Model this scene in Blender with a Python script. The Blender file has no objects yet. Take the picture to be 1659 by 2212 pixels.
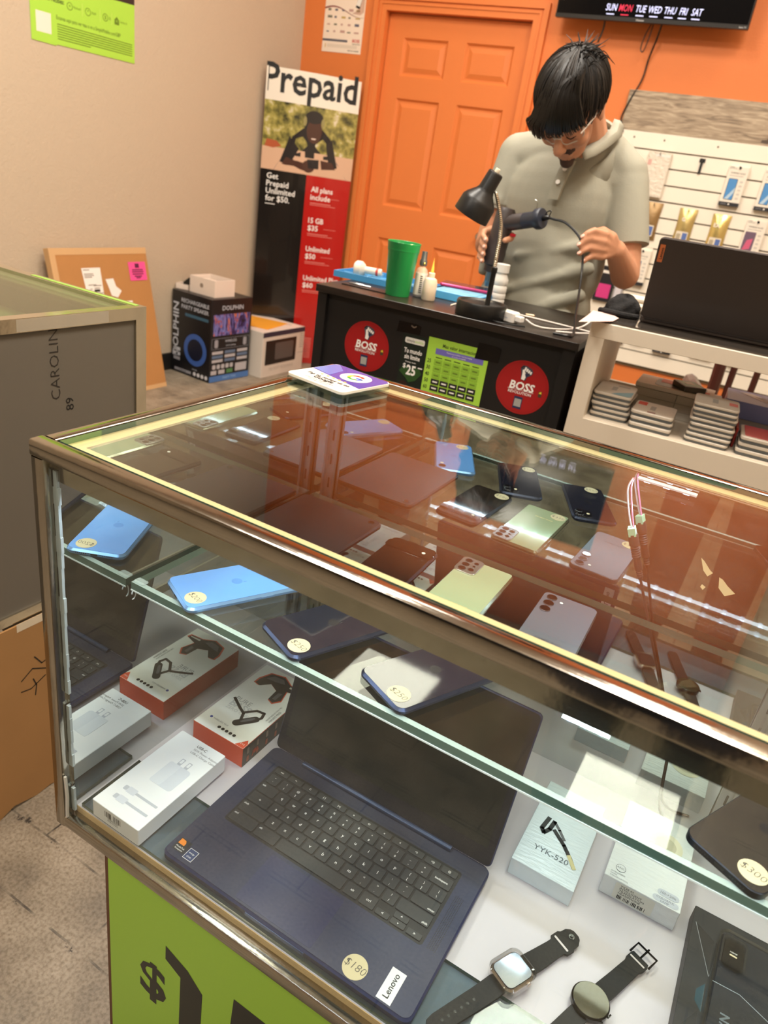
import bpy, bmesh, math, random
from mathutils import Matrix, Vector, Euler
random.seed(7)
SC = bpy.context.scene
COL = SC.collection
PI = math.pi

# ------------------------------------------------------------------ camera
cam = bpy.data.cameras.new('camera'); camo = bpy.data.objects.new('camera', cam); COL.objects.link(camo)
camo.location = (0.59842, -0.41481, 1.24465)
camo.rotation_euler = (1.1293, -0.1426, 0.5280)
cam.sensor_fit = 'VERTICAL'; cam.sensor_height = 36.0; cam.lens = 1551.4 / 2212 * 36
cam.clip_start = 0.01
cam.dof.use_dof = True; cam.dof.focus_distance = 0.86; cam.dof.aperture_fstop = 8.0
SC.camera = camo
# ------------------------------------------------------------------ world, exposure
w = bpy.data.worlds.new('world'); SC.world = w; w.use_nodes = True
w.node_tree.nodes['Background'].inputs[0].default_value = (1, 0.96, 0.9, 1)
w.node_tree.nodes['Background'].inputs[1].default_value = 0.15
vs = SC.view_settings
vs.view_transform = 'Standard'; vs.look = 'None'; vs.gamma = 1; vs.exposure = -0.07; vs.use_curve_mapping = False
SC.cycles.transparent_max_bounces = 48; SC.cycles.max_bounces = 16; SC.cycles.glossy_bounces = 10
SC.cycles.sample_clamp_indirect = 6
# ceiling troffers: (x, y) of each panel; the builder below makes panel and lamp together
WARM = (1.0, 0.93, 0.83)
TROFFERS = [(0.65, 3.16, 9), (-0.98, 3.16, 9), (0.65, 1.95, 30), (-0.98, 1.95, 30), (0.65, 0.75, 60), (-0.98, 0.75, 60), (0.65, -1.65, 40), (-0.98, -1.65, 40)]   # x, y, watts; second pair is unseen, added to brighten the back wall
LED_W = 3.0

# ------------------------------------------------------------------ materials
def lin(c):
    c = c / 255.0
    return c / 12.92 if c <= 0.04045 else ((c + 0.055) / 1.055) ** 2.4
def C(r, g, b): return (lin(r), lin(g), lin(b), 1.0)
MATS = {}
def node_mat(name):
    m = bpy.data.materials.new(name); m.use_nodes = True
    nt = m.node_tree
    return m, nt, nt.nodes['Principled BSDF']
def M(name, rgb=(128, 128, 128), rough=.5, metal=0.0, var=0.0, scale=30.0, bump=0.0, bscale=None, coat=0.0, emit=0.0, stretch=None, alpha=1.0, spec=.5, sss=0.0):
    if name in MATS: return MATS[name]
    m, nt, b = node_mat(name)
    col = C(*rgb)
    b.inputs['Base Color'].default_value = col
    b.inputs['Roughness'].default_value = rough
    b.inputs['Metallic'].default_value = metal
    b.inputs['Specular IOR Level'].default_value = spec
    if coat: b.inputs['Coat Weight'].default_value = coat; b.inputs['Coat Roughness'].default_value = .04
    if alpha < 1: b.inputs['Alpha'].default_value = alpha
    if sss:
        b.inputs['Subsurface Weight'].default_value = sss; b.inputs['Subsurface Radius'].default_value = (.02, .008, .004)
    if emit:
        b.inputs['Emission Color'].default_value = col; b.inputs['Emission Strength'].default_value = emit
    if var or bump:
        tc = nt.nodes.new('ShaderNodeTexCoord'); mp = nt.nodes.new('ShaderNodeMapping'); nt.links.new(tc.outputs['Object'], mp.inputs[0])
        if stretch: mp.inputs['Scale'].default_value = stretch
        nz = nt.nodes.new('ShaderNodeTexNoise'); nz.inputs['Scale'].default_value = scale; nz.inputs['Detail'].default_value = 5
        nt.links.new(mp.outputs[0], nz.inputs['Vector'])
        if var:
            mx = nt.nodes.new('ShaderNodeMix'); mx.data_type = 'RGBA'
            mx.inputs[6].default_value = [max(0, x * (1 - var)) for x in col[:3]] + [1]
            mx.inputs[7].default_value = [min(1, x * (1 + var)) for x in col[:3]] + [1]
            nt.links.new(nz.outputs[0], mx.inputs[0]); nt.links.new(mx.outputs[2], b.inputs['Base Color'])
        if bump:
            nb = nz
            if bscale:
                nb = nt.nodes.new('ShaderNodeTexNoise'); nb.inputs['Scale'].default_value = bscale; nb.inputs['Detail'].default_value = 3
                nt.links.new(mp.outputs[0], nb.inputs['Vector'])
            bp = nt.nodes.new('ShaderNodeBump'); bp.inputs['Strength'].default_value = bump; bp.inputs['Distance'].default_value = .01
            nt.links.new(nb.outputs[0], bp.inputs['Height']); nt.links.new(bp.outputs[0], b.inputs['Normal'])
    MATS[name] = m
    return m
def glass_mat(name, tint=(235, 245, 240), gain=1.0, haze=0.0):
    # thin architectural glass: transparent body with a Fresnel gloss coat
    if name in MATS: return MATS[name]
    m, nt, b = node_mat(name); nt.nodes.remove(b)
    out = nt.nodes['Material Output']
    tr = nt.nodes.new('ShaderNodeBsdfTransparent'); tr.inputs[0].default_value = C(*tint)
    gl = nt.nodes.new('ShaderNodeBsdfGlossy'); gl.inputs['Roughness'].default_value = haze; gl.inputs[0].default_value = (1, 1, 1, 1)
    geo = nt.nodes.new('ShaderNodeNewGeometry')
    mth = nt.nodes.new('ShaderNodeMath'); mth.operation = 'MULTIPLY_ADD'
    mth.inputs[1].default_value = -(1.52 - 1 / 1.52); mth.inputs[2].default_value = 1.52
    nt.links.new(geo.outputs['Backfacing'], mth.inputs[0])
    fr = nt.nodes.new('ShaderNodeFresnel'); nt.links.new(mth.outputs[0], fr.inputs[0])
    fac = fr.outputs[0]
    if gain != 1.0:
        g2 = nt.nodes.new('ShaderNodeMath'); g2.operation = 'MULTIPLY'; g2.use_clamp = True; g2.inputs[1].default_value = gain
        nt.links.new(fac, g2.inputs[0]); fac = g2.outputs[0]
    mx = nt.nodes.new('ShaderNodeMixShader')
    nt.links.new(fac, mx.inputs[0]); nt.links.new(tr.outputs[0], mx.inputs[1]); nt.links.new(gl.outputs[0], mx.inputs[2])
    nt.links.new(mx.outputs[0], out.inputs[0])
    MATS[name] = m
    return m
def mirror_mat(name, rgb, rough=0.0):
    m, nt, b = node_mat(name)
    b.inputs['Base Color'].default_value = C(*rgb); b.inputs['Metallic'].default_value = 1; b.inputs['Roughness'].default_value = rough
    MATS[name] = m
    return m
def ramp(nt, src, stops):
    r = nt.nodes.new('ShaderNodeValToRGB'); e = r.color_ramp.elements
    while len(e) < len(stops): e.new(.5)
    for i, (p, c) in enumerate(stops): e[i].position = p; e[i].color = c
    nt.links.new(src, r.inputs[0]); return r.outputs[0]
def wood_mat(name, stops, scale=(1, 12, 12), rough=.5, nscale=6):
    m, nt, b = node_mat(name)
    tc = nt.nodes.new('ShaderNodeTexCoord'); mp = nt.nodes.new('ShaderNodeMapping'); mp.inputs['Scale'].default_value = scale
    nt.links.new(tc.outputs['Object'], mp.inputs[0])
    nz = nt.nodes.new('ShaderNodeTexNoise'); nz.inputs['Scale'].default_value = nscale; nz.inputs['Detail'].default_value = 8; nz.inputs['Distortion'].default_value = 1.2
    nt.links.new(mp.outputs[0], nz.inputs['Vector'])
    nt.links.new(ramp(nt, nz.outputs[0], stops), b.inputs['Base Color']); b.inputs['Roughness'].default_value = rough
    MATS[name] = m
    return m
def floor_mat():
    m, nt, b = node_mat('stained concrete'); N = nt.nodes.new; L = nt.links.new
    tc = N('ShaderNodeTexCoord')
    n1 = N('ShaderNodeTexNoise'); n1.inputs['Scale'].default_value = 9; n1.inputs['Detail'].default_value = 8; L(tc.outputs['Object'], n1.inputs['Vector'])
    n2 = N('ShaderNodeTexNoise'); n2.inputs['Scale'].default_value = 170; n2.inputs['Detail'].default_value = 4; L(tc.outputs['Object'], n2.inputs['Vector'])
    c1 = ramp(nt, n1.outputs[0], [(.3, C(118, 108, 94)), (.5, C(146, 134, 116)), (.7, C(166, 154, 136))])
    c2 = ramp(nt, n2.outputs[0], [(.30, C(176, 166, 152)), (.60, C(255, 255, 255)), (.8, C(255, 255, 255))])
    mx = N('ShaderNodeMix'); mx.data_type = 'RGBA'; mx.blend_type = 'MULTIPLY'; mx.inputs[0].default_value = .75
    L(c1, mx.inputs[6]); L(c2, mx.inputs[7])
    # dark glue lines left by old tiles, and black scuffs along them
    wob = N('ShaderNodeMix'); wob.data_type = 'RGBA'; wob.blend_type = 'ADD'; wob.inputs[0].default_value = .008
    L(tc.outputs['Object'], wob.inputs[6]); L(n1.outputs[1], wob.inputs[7])
    mp = N('ShaderNodeMapping'); mp.inputs['Location'].default_value = (.315, -.088, 0); L(wob.outputs[2], mp.inputs[0])
    br = N('ShaderNodeTexBrick'); br.inputs['Scale'].default_value = 1; br.inputs['Brick Width'].default_value = .46; br.inputs['Row Height'].default_value = .115
    br.inputs['Mortar Size'].default_value = .0022; br.inputs['Mortar Smooth'].default_value = .2; L(mp.outputs[0], br.inputs['Vector'])
    n3 = N('ShaderNodeTexNoise'); n3.inputs['Scale'].default_value = 14; n3.inputs['Detail'].default_value = 6; L(tc.outputs['Object'], n3.inputs['Vector'])
    k3 = ramp(nt, n3.outputs[0], [(.42, (0, 0, 0, 1)), (.6, (1, 1, 1, 1))])
    mm = N('ShaderNodeMath'); mm.operation = 'MULTIPLY'; L(br.outputs['Fac'], mm.inputs[0]); L(k3, mm.inputs[1])
    br2 = N('ShaderNodeTexBrick'); br2.inputs['Scale'].default_value = 1; br2.inputs['Brick Width'].default_value = .46; br2.inputs['Row Height'].default_value = .115
    br2.inputs['Mortar Size'].default_value = .014; br2.inputs['Mortar Smooth'].default_value = .6; L(mp.outputs[0], br2.inputs['Vector'])
    n4 = N('ShaderNodeTexNoise'); n4.inputs['Scale'].default_value = 22; n4.inputs['Detail'].default_value = 9; n4.inputs['Roughness'].default_value = .75; L(tc.outputs['Object'], n4.inputs['Vector'])
    k4 = ramp(nt, n4.outputs[0], [(.6, (0, 0, 0, 1)), (.64, (1, 1, 1, 1))])
    m4 = N('ShaderNodeMath'); m4.operation = 'MULTIPLY'; L(br2.outputs['Fac'], m4.inputs[0]); L(k4, m4.inputs[1])
    mxx = N('ShaderNodeMath'); mxx.operation = 'MAXIMUM'; L(mm.outputs[0], mxx.inputs[0]); L(m4.outputs[0], mxx.inputs[1])
    md = N('ShaderNodeMix'); md.data_type = 'RGBA'; md.inputs[7].default_value = C(48, 42, 36); L(mxx.outputs[0], md.inputs[0]); L(mx.outputs[2], md.inputs[6])
    L(md.outputs[2], b.inputs['Base Color']); b.inputs['Roughness'].default_value = .55
    bp = N('ShaderNodeBump'); bp.inputs['Strength'].default_value = .25; bp.inputs['Distance'].default_value = .004; L(n2.outputs[0], bp.inputs['Height']); L(bp.outputs[0], b.inputs['Normal'])
    return m

white = M('white plastic', (232, 228, 222), .35)
black = M('black plastic', (18, 18, 19), .35)
dark = M('dark grey', (45, 45, 48), .45)
cream = M('cream strip', (214, 196, 150), .4, var=.08, scale=60)
chrome = M('worn chrome', (168, 162, 152), .13, 1.0, var=.14, scale=26, bump=.03, bscale=40)
chrome_b = M('bright chrome', (225, 222, 215), .08, 1.0)
steel = M('brushed steel', (175, 175, 172), .3, 1.0)
glass = glass_mat('clear glass', (249, 252, 250))
glass_edge = M('green glass edge', (74, 98, 86), .15, spec=.8)
glass_lip = M('pale glass edge', (150, 172, 160), .2, spec=.8)
mirror = mirror_mat('mirror silver', (206, 210, 208))
ink = M('black ink', (22, 22, 22), .6)
inkw = M('white ink', (240, 238, 235), .6)
orange = M('orange wall paint', (220, 122, 58), .55, bump=.12, scale=160)
beige = M('beige wall paint', (192, 175, 152), .7, bump=.25, scale=90, var=.03)
green = M('lime green paper', (166, 214, 74), .45)
sticker = M('kraft sticker', (192, 178, 142), .7, var=.04, scale=300)
pen = M('pen ink', (40, 38, 40), .6)
cardb = M('cardboard', (182, 138, 88), .8, var=.08, scale=14)
cardl = M('light cardboard tape', (200, 160, 112), .7)
paper = M('white paper', (235, 230, 222), .7)
red = M('red print', (190, 26, 32), .45)

# ------------------------------------------------------------------ mesh helpers
def TR(x=0, y=0, z=0, rx=0, ry=0, rz=0): return Matrix.Translation((x, y, z)) @ Euler((rx, ry, rz)).to_matrix().to_4x4()
TXT = {}
def text_geo(s, bold, sh=0):
    k = (s, bold)
    if k not in TXT:
        cu = bpy.data.curves.new('t', 'FONT'); cu.body = s; cu.size = 1; cu.resolution_u = 2; cu.offset = bold
        ob = bpy.data.objects.new('t', cu); me = ob.to_mesh()
        TXT[k] = ([tuple(v.co) for v in me.vertices], [tuple(p.vertices) for p in me.polygons])
        ob.to_mesh_clear(); bpy.data.objects.remove(ob); bpy.data.curves.remove(cu)
    return TXT[k]
class G:
    def __init__(s): s.v = []; s.f = []; s.mi = []; s.mats = []
    def add(s, vs, fs, m, T=None):
        if m not in s.mats: s.mats.append(m)
        i = s.mats.index(m); o = len(s.v)
        if T is None: s.v += [tuple(v) for v in vs]
        else: s.v += [tuple(T @ Vector(v)) for v in vs]
        s.f += [tuple(a + o for a in f) for f in fs]; s.mi += [i] * len(fs)
        return s
    def box(s, x0, x1, y0, y1, z0, z1, m, T=None):
        return s.add([(x0, y0, z0), (x1, y0, z0), (x1, y1, z0), (x0, y1, z0), (x0, y0, z1), (x1, y0, z1), (x1, y1, z1), (x0, y1, z1)],
                     [(0, 3, 2, 1), (4, 5, 6, 7), (0, 1, 5, 4), (1, 2, 6, 5), (2, 3, 7, 6), (3, 0, 4, 7)], m, T)
    def quad(s, x0, x1, y0, y1, m, T=None, z=0): return s.add([(x0, y0, z), (x1, y0, z), (x1, y1, z), (x0, y1, z)], [(0, 1, 2, 3)], m, T)
    def poly(s, pts, m, T=None, z=0): return s.add([(p[0], p[1], z) for p in pts], [tuple(range(len(pts)))], m, T)
    def prism(s, pts, z0, z1, m, ch=0.0, T=None, mt=None):
        n = len(pts); L = []
        def inset(d):
            if d == 0: return pts
            r = []
            for i in range(n):
                a, b, c = Vector(pts[i - 1]), Vector(pts[i]), Vector(pts[(i + 1) % n])
                e1 = (b - a).normalized(); e2 = (c - b).normalized()
                nn = Vector((-(e1.y + e2.y), e1.x + e2.x))
                if nn.length < 1e-6: nn = Vector((-e1.y, e1.x))
                nn.normalize(); k = max(.35, nn.dot(Vector((-e1.y, e1.x))))
                q = b + nn * (d / k); r.append((q.x, q.y))
            return r
        lay = [(inset(ch), z0), (pts, z0 + ch), (pts, z1 - ch), (inset(ch), z1)] if ch else [(pts, z0), (pts, z1)]
        vs = [(p[0], p[1], z) for ps, z in lay for p in ps]; k = len(lay)
        fs = [tuple(reversed(range(n)))]
        for j in range(k - 1):
            for i in range(n): fs.append((j * n + i, j * n + (i + 1) % n, (j + 1) * n + (i + 1) % n, (j + 1) * n + i))
        s.add(vs, fs, m, T)
        return s.add([(p[0], p[1], lay[-1][1]) for p in lay[-1][0]], [tuple(range(n))], mt or m, T)
    def rbox(s, x0, x1, y0, y1, z0, z1, r, m, ch=0.0, T=None, mt=None, seg=4): return s.prism(rr(x0, x1, y0, y1, r, seg), z0, z1, m, ch, T, mt)
    def cyl(s, x, y, z0, z1, r, m, ch=0.0, T=None, n=24, mt=None):
        return s.prism([(x + r * math.cos(2 * PI * i / n), y + r * math.sin(2 * PI * i / n)) for i in range(n)], z0, z1, m, ch, T, mt)
    def lathe(s, prof, m, T=None, n=24):
        vs = []; fs = []
        for r, z in prof:
            for i in range(n): vs.append((r * math.cos(2 * PI * i / n), r * math.sin(2 * PI * i / n), z))
        for j in range(len(prof) - 1):
            for i in range(n): fs.append((j * n + i, j * n + (i + 1) % n, (j + 1) * n + (i + 1) % n, (j + 1) * n + i))
        if prof[0][0] > 1e-5: fs.append(tuple(reversed(range(n))))
        if prof[-1][0] > 1e-5: fs.append(tuple(range((len(prof) - 1) * n, len(prof) * n)))
        return s.add(vs, fs, m, T)
    def tube(s, pts, r, m, T=None, n=8, sub=6, smooth=True):
        P = [Vector(p) for p in pts]
        if smooth and len(P) > 2:
            Q = []
            for i in range(len(P) - 1):
                p0 = P[max(i - 1, 0)]; p1 = P[i]; p2 = P[i + 1]; p3 = P[min(i + 2, len(P) - 1)]
                for k in range(sub):
                    t = k / sub
                    Q.append(.5 * ((2 * p1) + (p2 - p0) * t + (2 * p0 - 5 * p1 + 4 * p2 - p3) * t * t + (3 * p1 - p0 - 3 * p2 + p3) * t ** 3))
            Q.append(P[-1]); P = Q
        vs = []; fs = []; N = len(P); up = None
        for i, p in enumerate(P):
            d = (P[min(i + 1, N - 1)] - P[max(i - 1, 0)]).normalized()
            if up is None: up = d.orthogonal().normalized()
            up = (up - d * up.dot(d)).normalized(); sd = d.cross(up)
            rad = r[0] + (r[1] - r[0]) * i / (N - 1) if isinstance(r, tuple) else r
            for k in range(n):
                a = 2 * PI * k / n; vs.append(p + (up * math.cos(a) + sd * math.sin(a)) * rad)
        for i in range(N - 1):
            for k in range(n): fs.append((i * n + k, i * n + (k + 1) % n, (i + 1) * n + (k + 1) % n, (i + 1) * n + k))
        fs.append(tuple(reversed(range(n)))); fs.append(tuple(range((N - 1) * n, N * n)))
        return s.add(vs, fs, m, T)
    def ball(s, c, r, m, T=None, n=16):
        rx, ry, rz = r if isinstance(r, tuple) else (r, r, r)
        prof = [(max(math.sin(PI * i / (n // 2)), 1e-6), -math.cos(PI * i / (n // 2))) for i in range(n // 2 + 1)]
        S = Matrix.Translation(c) @ Matrix.Diagonal((rx, ry, rz, 1))
        return s.lathe(prof, m, (T @ S) if T else S, n)
    def text(s, t, size, m, T=None, al='C', bold=0.0, sx=1.0, x=0, y=0, z=0, slant=0.0):
        vs, fs = text_geo(t, bold)
        if not vs: return s
        xs = [v[0] for v in vs]; w = max(xs) - min(xs)
        off = {'C': -(max(xs) + min(xs)) / 2, 'L': -min(xs), 'R': -max(xs)}[al]
        q = [((v[0] + off + slant * v[1]) * size * sx + x, v[1] * size + y, z) for v in vs]
        return s.add(q, fs, m, T)
def rr(x0, x1, y0, y1, r, seg=4):
    r = min(r, (x1 - x0) / 2 - 1e-6, (y1 - y0) / 2 - 1e-6); p = []
    for cx, cy, a0 in ((x1 - r, y0 + r, -90), (x1 - r, y1 - r, 0), (x0 + r, y1 - r, 90), (x0 + r, y0 + r, 180)):
        for i in range(seg + 1):
            a = math.radians(a0 + 90 * i / seg); p.append((cx + r * math.cos(a), cy + r * math.sin(a)))
    return p
def mesh(name, g, sm=True, ang=35):
    me = bpy.data.meshes.new(name); me.from_pydata(g.v, [], g.f)
    for m in g.mats: me.materials.append(m)
    me.polygons.foreach_set('material_index', g.mi)
    if sm:
        me.polygons.foreach_set('use_smooth', [True] * len(g.f)); me.set_sharp_from_angle(angle=math.radians(ang))
    me.update(); return me
def obj(name, g, parent=None, label=None, sm=True, T=None, kind=None):
    o = bpy.data.objects.new(name, g if isinstance(g, bpy.types.Mesh) else mesh(name, g, sm)); COL.objects.link(o)
    if parent: o.parent = parent
    if label: o['label'] = label
    if kind: o['kind'] = kind
    if T is not None: o.matrix_local = T
    return o
def thing(name, label, cat, T=None, group=None):
    o = bpy.data.objects.new(name, None); COL.objects.link(o); o.empty_display_size = .05
    o['label'] = label; o['category'] = cat
    if group: o['group'] = group
    if T is not None: o.location, r, _ = T.decompose(); o.rotation_euler = r.to_euler()
    return o
def tag(o, label, cat, group=None):
    o['label'] = label; o['category'] = cat
    if group: o['group'] = group
    return o
def struct(name, g, T=None, parent=None): return obj(name, g, parent, T=T, kind='structure')
def copy_thing(o, T, label, group=None):
    def cp(a, par):
        c = a.copy(); COL.objects.link(c)
        if par: c.parent = par
        for ch in a.children: cp(ch, c)
        return c
    r = cp(o, None); r.location, q, _ = T.decompose(); r.rotation_euler = q.to_euler(); r['label'] = label
    if group: r['group'] = group
    return r
# planes: UP maps a print on the xy plane; FRONT stands it upright facing -y; RIGHT upright facing +x
FRONT = Euler((PI / 2, 0, 0)).to_matrix().to_4x4()
def front(x, y, z): return Matrix.Translation((x, y, z)) @ FRONT
def right(x, y, z): return Matrix.Translation((x, y, z)) @ Euler((PI / 2, 0, PI / 2)).to_matrix().to_4x4()
# ================================================================== the room
RX0, RX1, RY0, RZ = -2.54, 0.97, -6.0, 3.40
WT = TR(0.6, 4.0, 0, rz=math.radians(4))          # wall frame: x runs along the back wall, -y comes off it
def wy(x): return 4.0 + math.tan(math.radians(4)) * (x - .6)
struct('floor', G().box(RX0, RX1, RY0, 4.2, -.06, 0, floor_mat()))
struct('ceiling', G().box(RX0 - .1, RX1 + .1, RY0, 4.2, RZ, RZ + .08, M('ceiling white', (205, 196, 182), .85, bump=.2, scale=60)))
struct('wall_left', G().box(RX0 - .1, RX0, RY0, 4.0, 0, RZ, beige))
struct('wall_right', G().box(RX1, RX1 + .1, RY0, 4.2, 0, RZ, beige))
struct('wall_front', G().box(RX0, RX1, RY0 - .1, RY0, 0, RZ, M('dark shop front', (44, 44, 48), .4)))
DS0, DS1, DZ = -2.585, -1.72, 2.075               # door leaf along the wall
wb = G()
wb.box(-3.3, DS0 - .03, 0, .1, 0, RZ, orange); wb.box(DS1 + .03, .6, 0, .1, 0, RZ, orange); wb.box(DS0 - .03, DS1 + .03, 0, .1, DZ + .03, RZ, orange)
struct('wall_back', wb, WT)
bb = M('black rubber baseboard', (22, 20, 19), .5)
struct('baseboard_left', G().box(RX0, RX0 + .012, RY0, 3.79, 0, .10, bb))
struct('baseboard_back', G().box(-1.62, .35, -.012, 0, 0, .10, bb, WT))
# door: six-panel leaf in a moulded casing
cas = G()
def casing(x0, x1, z0, z1):
    cas.box(x0, x1, -.018, 0, z0, z1, orange, WT)
for x0, x1, i0 in ((DS0 - .085, DS0 - .005, 0), (DS1 + .005, DS1 + .085, 1)):
    casing(x0, x1, 0, DZ + .085)
    a = (x0, x0 + .028) if i0 == 0 else (x1 - .028, x1)
    cas.box(a[0], a[1], -.028, -.018, 0, DZ + .085, orange, WT)
    b_ = (x0 + .038, x0 + .05) if i0 == 0 else (x1 - .05, x1 - .038)
    cas.box(b_[0], b_[1], -.023, -.018, 0, DZ + .05, orange, WT)
casing(DS0 - .005, DS1 + .005, DZ + .005, DZ + .085)
cas.box(DS0 - .057, DS1 + .057, -.028, -.018, DZ + .057, DZ + .085, orange, WT)
cas.box(DS0 - .035, DS1 + .035, -.023, -.018, DZ + .035, DZ + .047, orange, WT)
struct('trim_1', cas)
jm = G(); jm.box(DS0 - .03, DS0 - .004, -.002, .1, 0, DZ + .004, orange, WT); jm.box(DS1 + .004, DS1 + .03, -.002, .1, 0, DZ + .004, orange, WT); jm.box(DS0 - .03, DS1 + .03, -.002, .1, DZ + .004, DZ + .03, orange, WT)
struct('trim_2', jm)
door = bpy.data.objects.new('door_1', None); COL.objects.link(door); door['kind'] = 'structure'
door.location = WT @ Vector((DS0, .03, 0)); door.rotation_euler = (0, 0, math.radians(4))
DW = DS1 - DS0
px = [(.105, .385), (.495, .780)]; pz = [(.24, .87), (1.06, 1.655), (1.77, 1.962)]
lf = G()
xs = [0, .105, .385, .495, .78, DW]; zs = [.005, .24, .87, 1.06, 1.655, 1.77, 1.962, DZ]
for i in range(5):
    for j in range(7):
        if not (i in (1, 3) and j in (1, 3, 5)): lf.box(xs[i], xs[i + 1], 0, .04, zs[j], zs[j + 1], orange)
obj('door_leaf', lf, door)
for a, b2 in px:
    for c, d in pz:
        g = G(); W_, H_ = b2 - a, d - c
        rings = [(0, 0), (.012, .012), (.02, .012), (.045, .003)]
        vs = []; fs = []
        for ins, dep in rings: vs += [(a + ins, dep, c + ins), (b2 - ins, dep, c + ins), (b2 - ins, dep, d - ins), (a + ins, dep, d - ins)]
        for k in range(3):
            for i in range(4): fs.append((k * 4 + i, k * 4 + (i + 1) % 4, k * 4 + 4 + (i + 1) % 4, k * 4 + 4 + i))
        fs.append((12, 13, 14, 15)); g.add(vs, fs, orange)
        obj('door_panel', g, door, sm=False)
kn = G(); kn.lathe([(.001, -.06), (.02, -.058), (.027, -.045), (.02, -.03), (.01, -.02), (.012, -.008), (.03, -.004), (.03, 0)], steel, TR(DW - .07, 0, .98, rx=-PI / 2) @ TR(0, 0, 0))
obj('door_knob', kn, door)
# ceiling troffers with their lamps
lens = M('troffer lens', (255, 226, 184), .5, emit=1.4)
for i, (x, y, watts) in enumerate(TROFFERS):
    t = thing('ceiling_light', 'square warm white ceiling light panel, ' + ['above the slat wall on the right', 'above the orange door', 'added unseen above the white counter to brighten the back wall', 'added unseen above the speaker carton to brighten the back wall', 'above the glass showcase', 'above the aisle left of the showcase', 'behind the camera on the right', 'behind the camera on the left'][i], 'ceiling light', TR(x, y, RZ), 'ceiling light panels')
    f = G()
    for a in ((-.31, .31, -.31, -.29), (-.31, .31, .29, .31), (-.31, -.29, -.29, .29), (.29, .31, -.29, .29)): f.box(a[0], a[1], a[2], a[3], -.012, 0, white)
    obj('frame', f, t); obj('diffuser', G().box(-.29, .29, -.29, .29, -.006, -.001, lens), t)
    l = bpy.data.lights.new('troffer_lamp', 'AREA'); l.shape = 'SQUARE'; l.size = .58; l.energy = watts; l.color = WARM
    lo = bpy.data.objects.new('troffer_lamp', l); COL.objects.link(lo); lo.location = (x, y, RZ - .014)
# ================================================================== glass showcase
H = .965; CW = 1.50; CD = .532
case = thing('glass_showcase', 'large chrome framed glass showcase full of phones in the foreground', 'showcase', TR(0, 0, 0))
def rail(x0, x1, y0, y1, z0, z1, nm='rail', lab=None):
    # a square chrome tube with softened edges
    dx, dy, dz = x1 - x0, y1 - y0, z1 - z0
    g = G()
    if dx >= dy and dx >= dz: g.prism(rr(-dy / 2, dy / 2, -dz / 2, dz / 2, .0025, 2), 0, dx, chrome, T=Matrix.Translation((x0, (y0 + y1) / 2, (z0 + z1) / 2)) @ Matrix(((0, 0, 1, 0), (1, 0, 0, 0), (0, 1, 0, 0), (0, 0, 0, 1))))
    elif dy >= dz: g.prism(rr(-dz / 2, dz / 2, -dx / 2, dx / 2, .0025, 2), 0, dy, chrome, T=Matrix.Translation(((x0 + x1) / 2, y0, (z0 + z1) / 2)) @ Matrix(((0, 1, 0, 0), (0, 0, 1, 0), (1, 0, 0, 0), (0, 0, 0, 1))))
    else: g.prism(rr(-dx / 2, dx / 2, -dy / 2, dy / 2, .0025, 2), z0, z1, chrome, T=Matrix.Translation(((x0 + x1) / 2, (y0 + y1) / 2, 0)))
    return obj(nm, g, case, lab)
R_ = .0175; ZB = .4465; ZR = .464
rail(0, CW, 0, R_, H - R_, H); rail(0, CW, CD - R_, CD, H - R_, H)
rail(0, R_, R_, CD - R_, H - R_, H); rail(CW - R_, CW, R_, CD - R_, H - R_, H)
for x in (0, CW - R_):
    for y in (0, CD - R_): rail(x, x + R_, y, y + R_, ZB, H - R_, 'post')
rail(R_, CW - R_, 0, R_, ZB, ZR); rail(R_, CW - R_, CD - R_, CD, ZB, ZR); rail(0, R_, R_, CD - R_, ZB, ZR); rail(CW - R_, CW, R_, CD - R_, ZB, ZR)
def pane(nm, x0, x1, y0, y1, z0, z1, edge=glass_edge, lab=None, gm=None):
    gm = gm or glass; g = G()
    d = (x1 - x0, y1 - y0, z1 - z0); k = d.index(min(d))
    V = [(x0, y0, z0), (x1, y0, z0), (x1, y1, z0), (x0, y1, z0), (x0, y0, z1), (x1, y0, z1), (x1, y1, z1), (x0, y1, z1)]
    F = {2: [(0, 3, 2, 1), (4, 5, 6, 7)], 1: [(0, 1, 5, 4), (2, 3, 7, 6)], 0: [(1, 2, 6, 5), (3, 0, 4, 7)]}
    g.add(V, F[k], gm); g.add(V, sum([F[j] for j in range(3) if j != k], []), edge)
    return obj(nm, g, case, lab, sm=False)
pane('top_glass', R_ + .002, CW - R_ - .002, R_ + .002, CD - R_ - .002, H - .007, H - .001, glass_edge)
pane('front_glass', R_ * .6, CW - R_ * .6, .005, .010, ZR - .004, H - R_, glass_lip, None, glass_mat('front pane glass', (249, 252, 250), .7))
# lip under the top glass, chrome valance behind the front glass
lip = G(); a, b2 = R_ + .001, R_ + .019
lip.box(a, CW - a, a, b2, H - .0100, H - .0075, cream); lip.box(a, CW - a, CD - b2, CD - a, H - .0100, H - .0075, cream); lip.box(a, b2, b2, CD - b2, H - .0100, H - .0075, cream)
obj('glass_lip', lip, case, 'cream strip carrying the top glass')
obj('valance', G().box(R_, CW - R_, .0125, .0185, H - .0415, H - R_, chrome), case)
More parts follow.
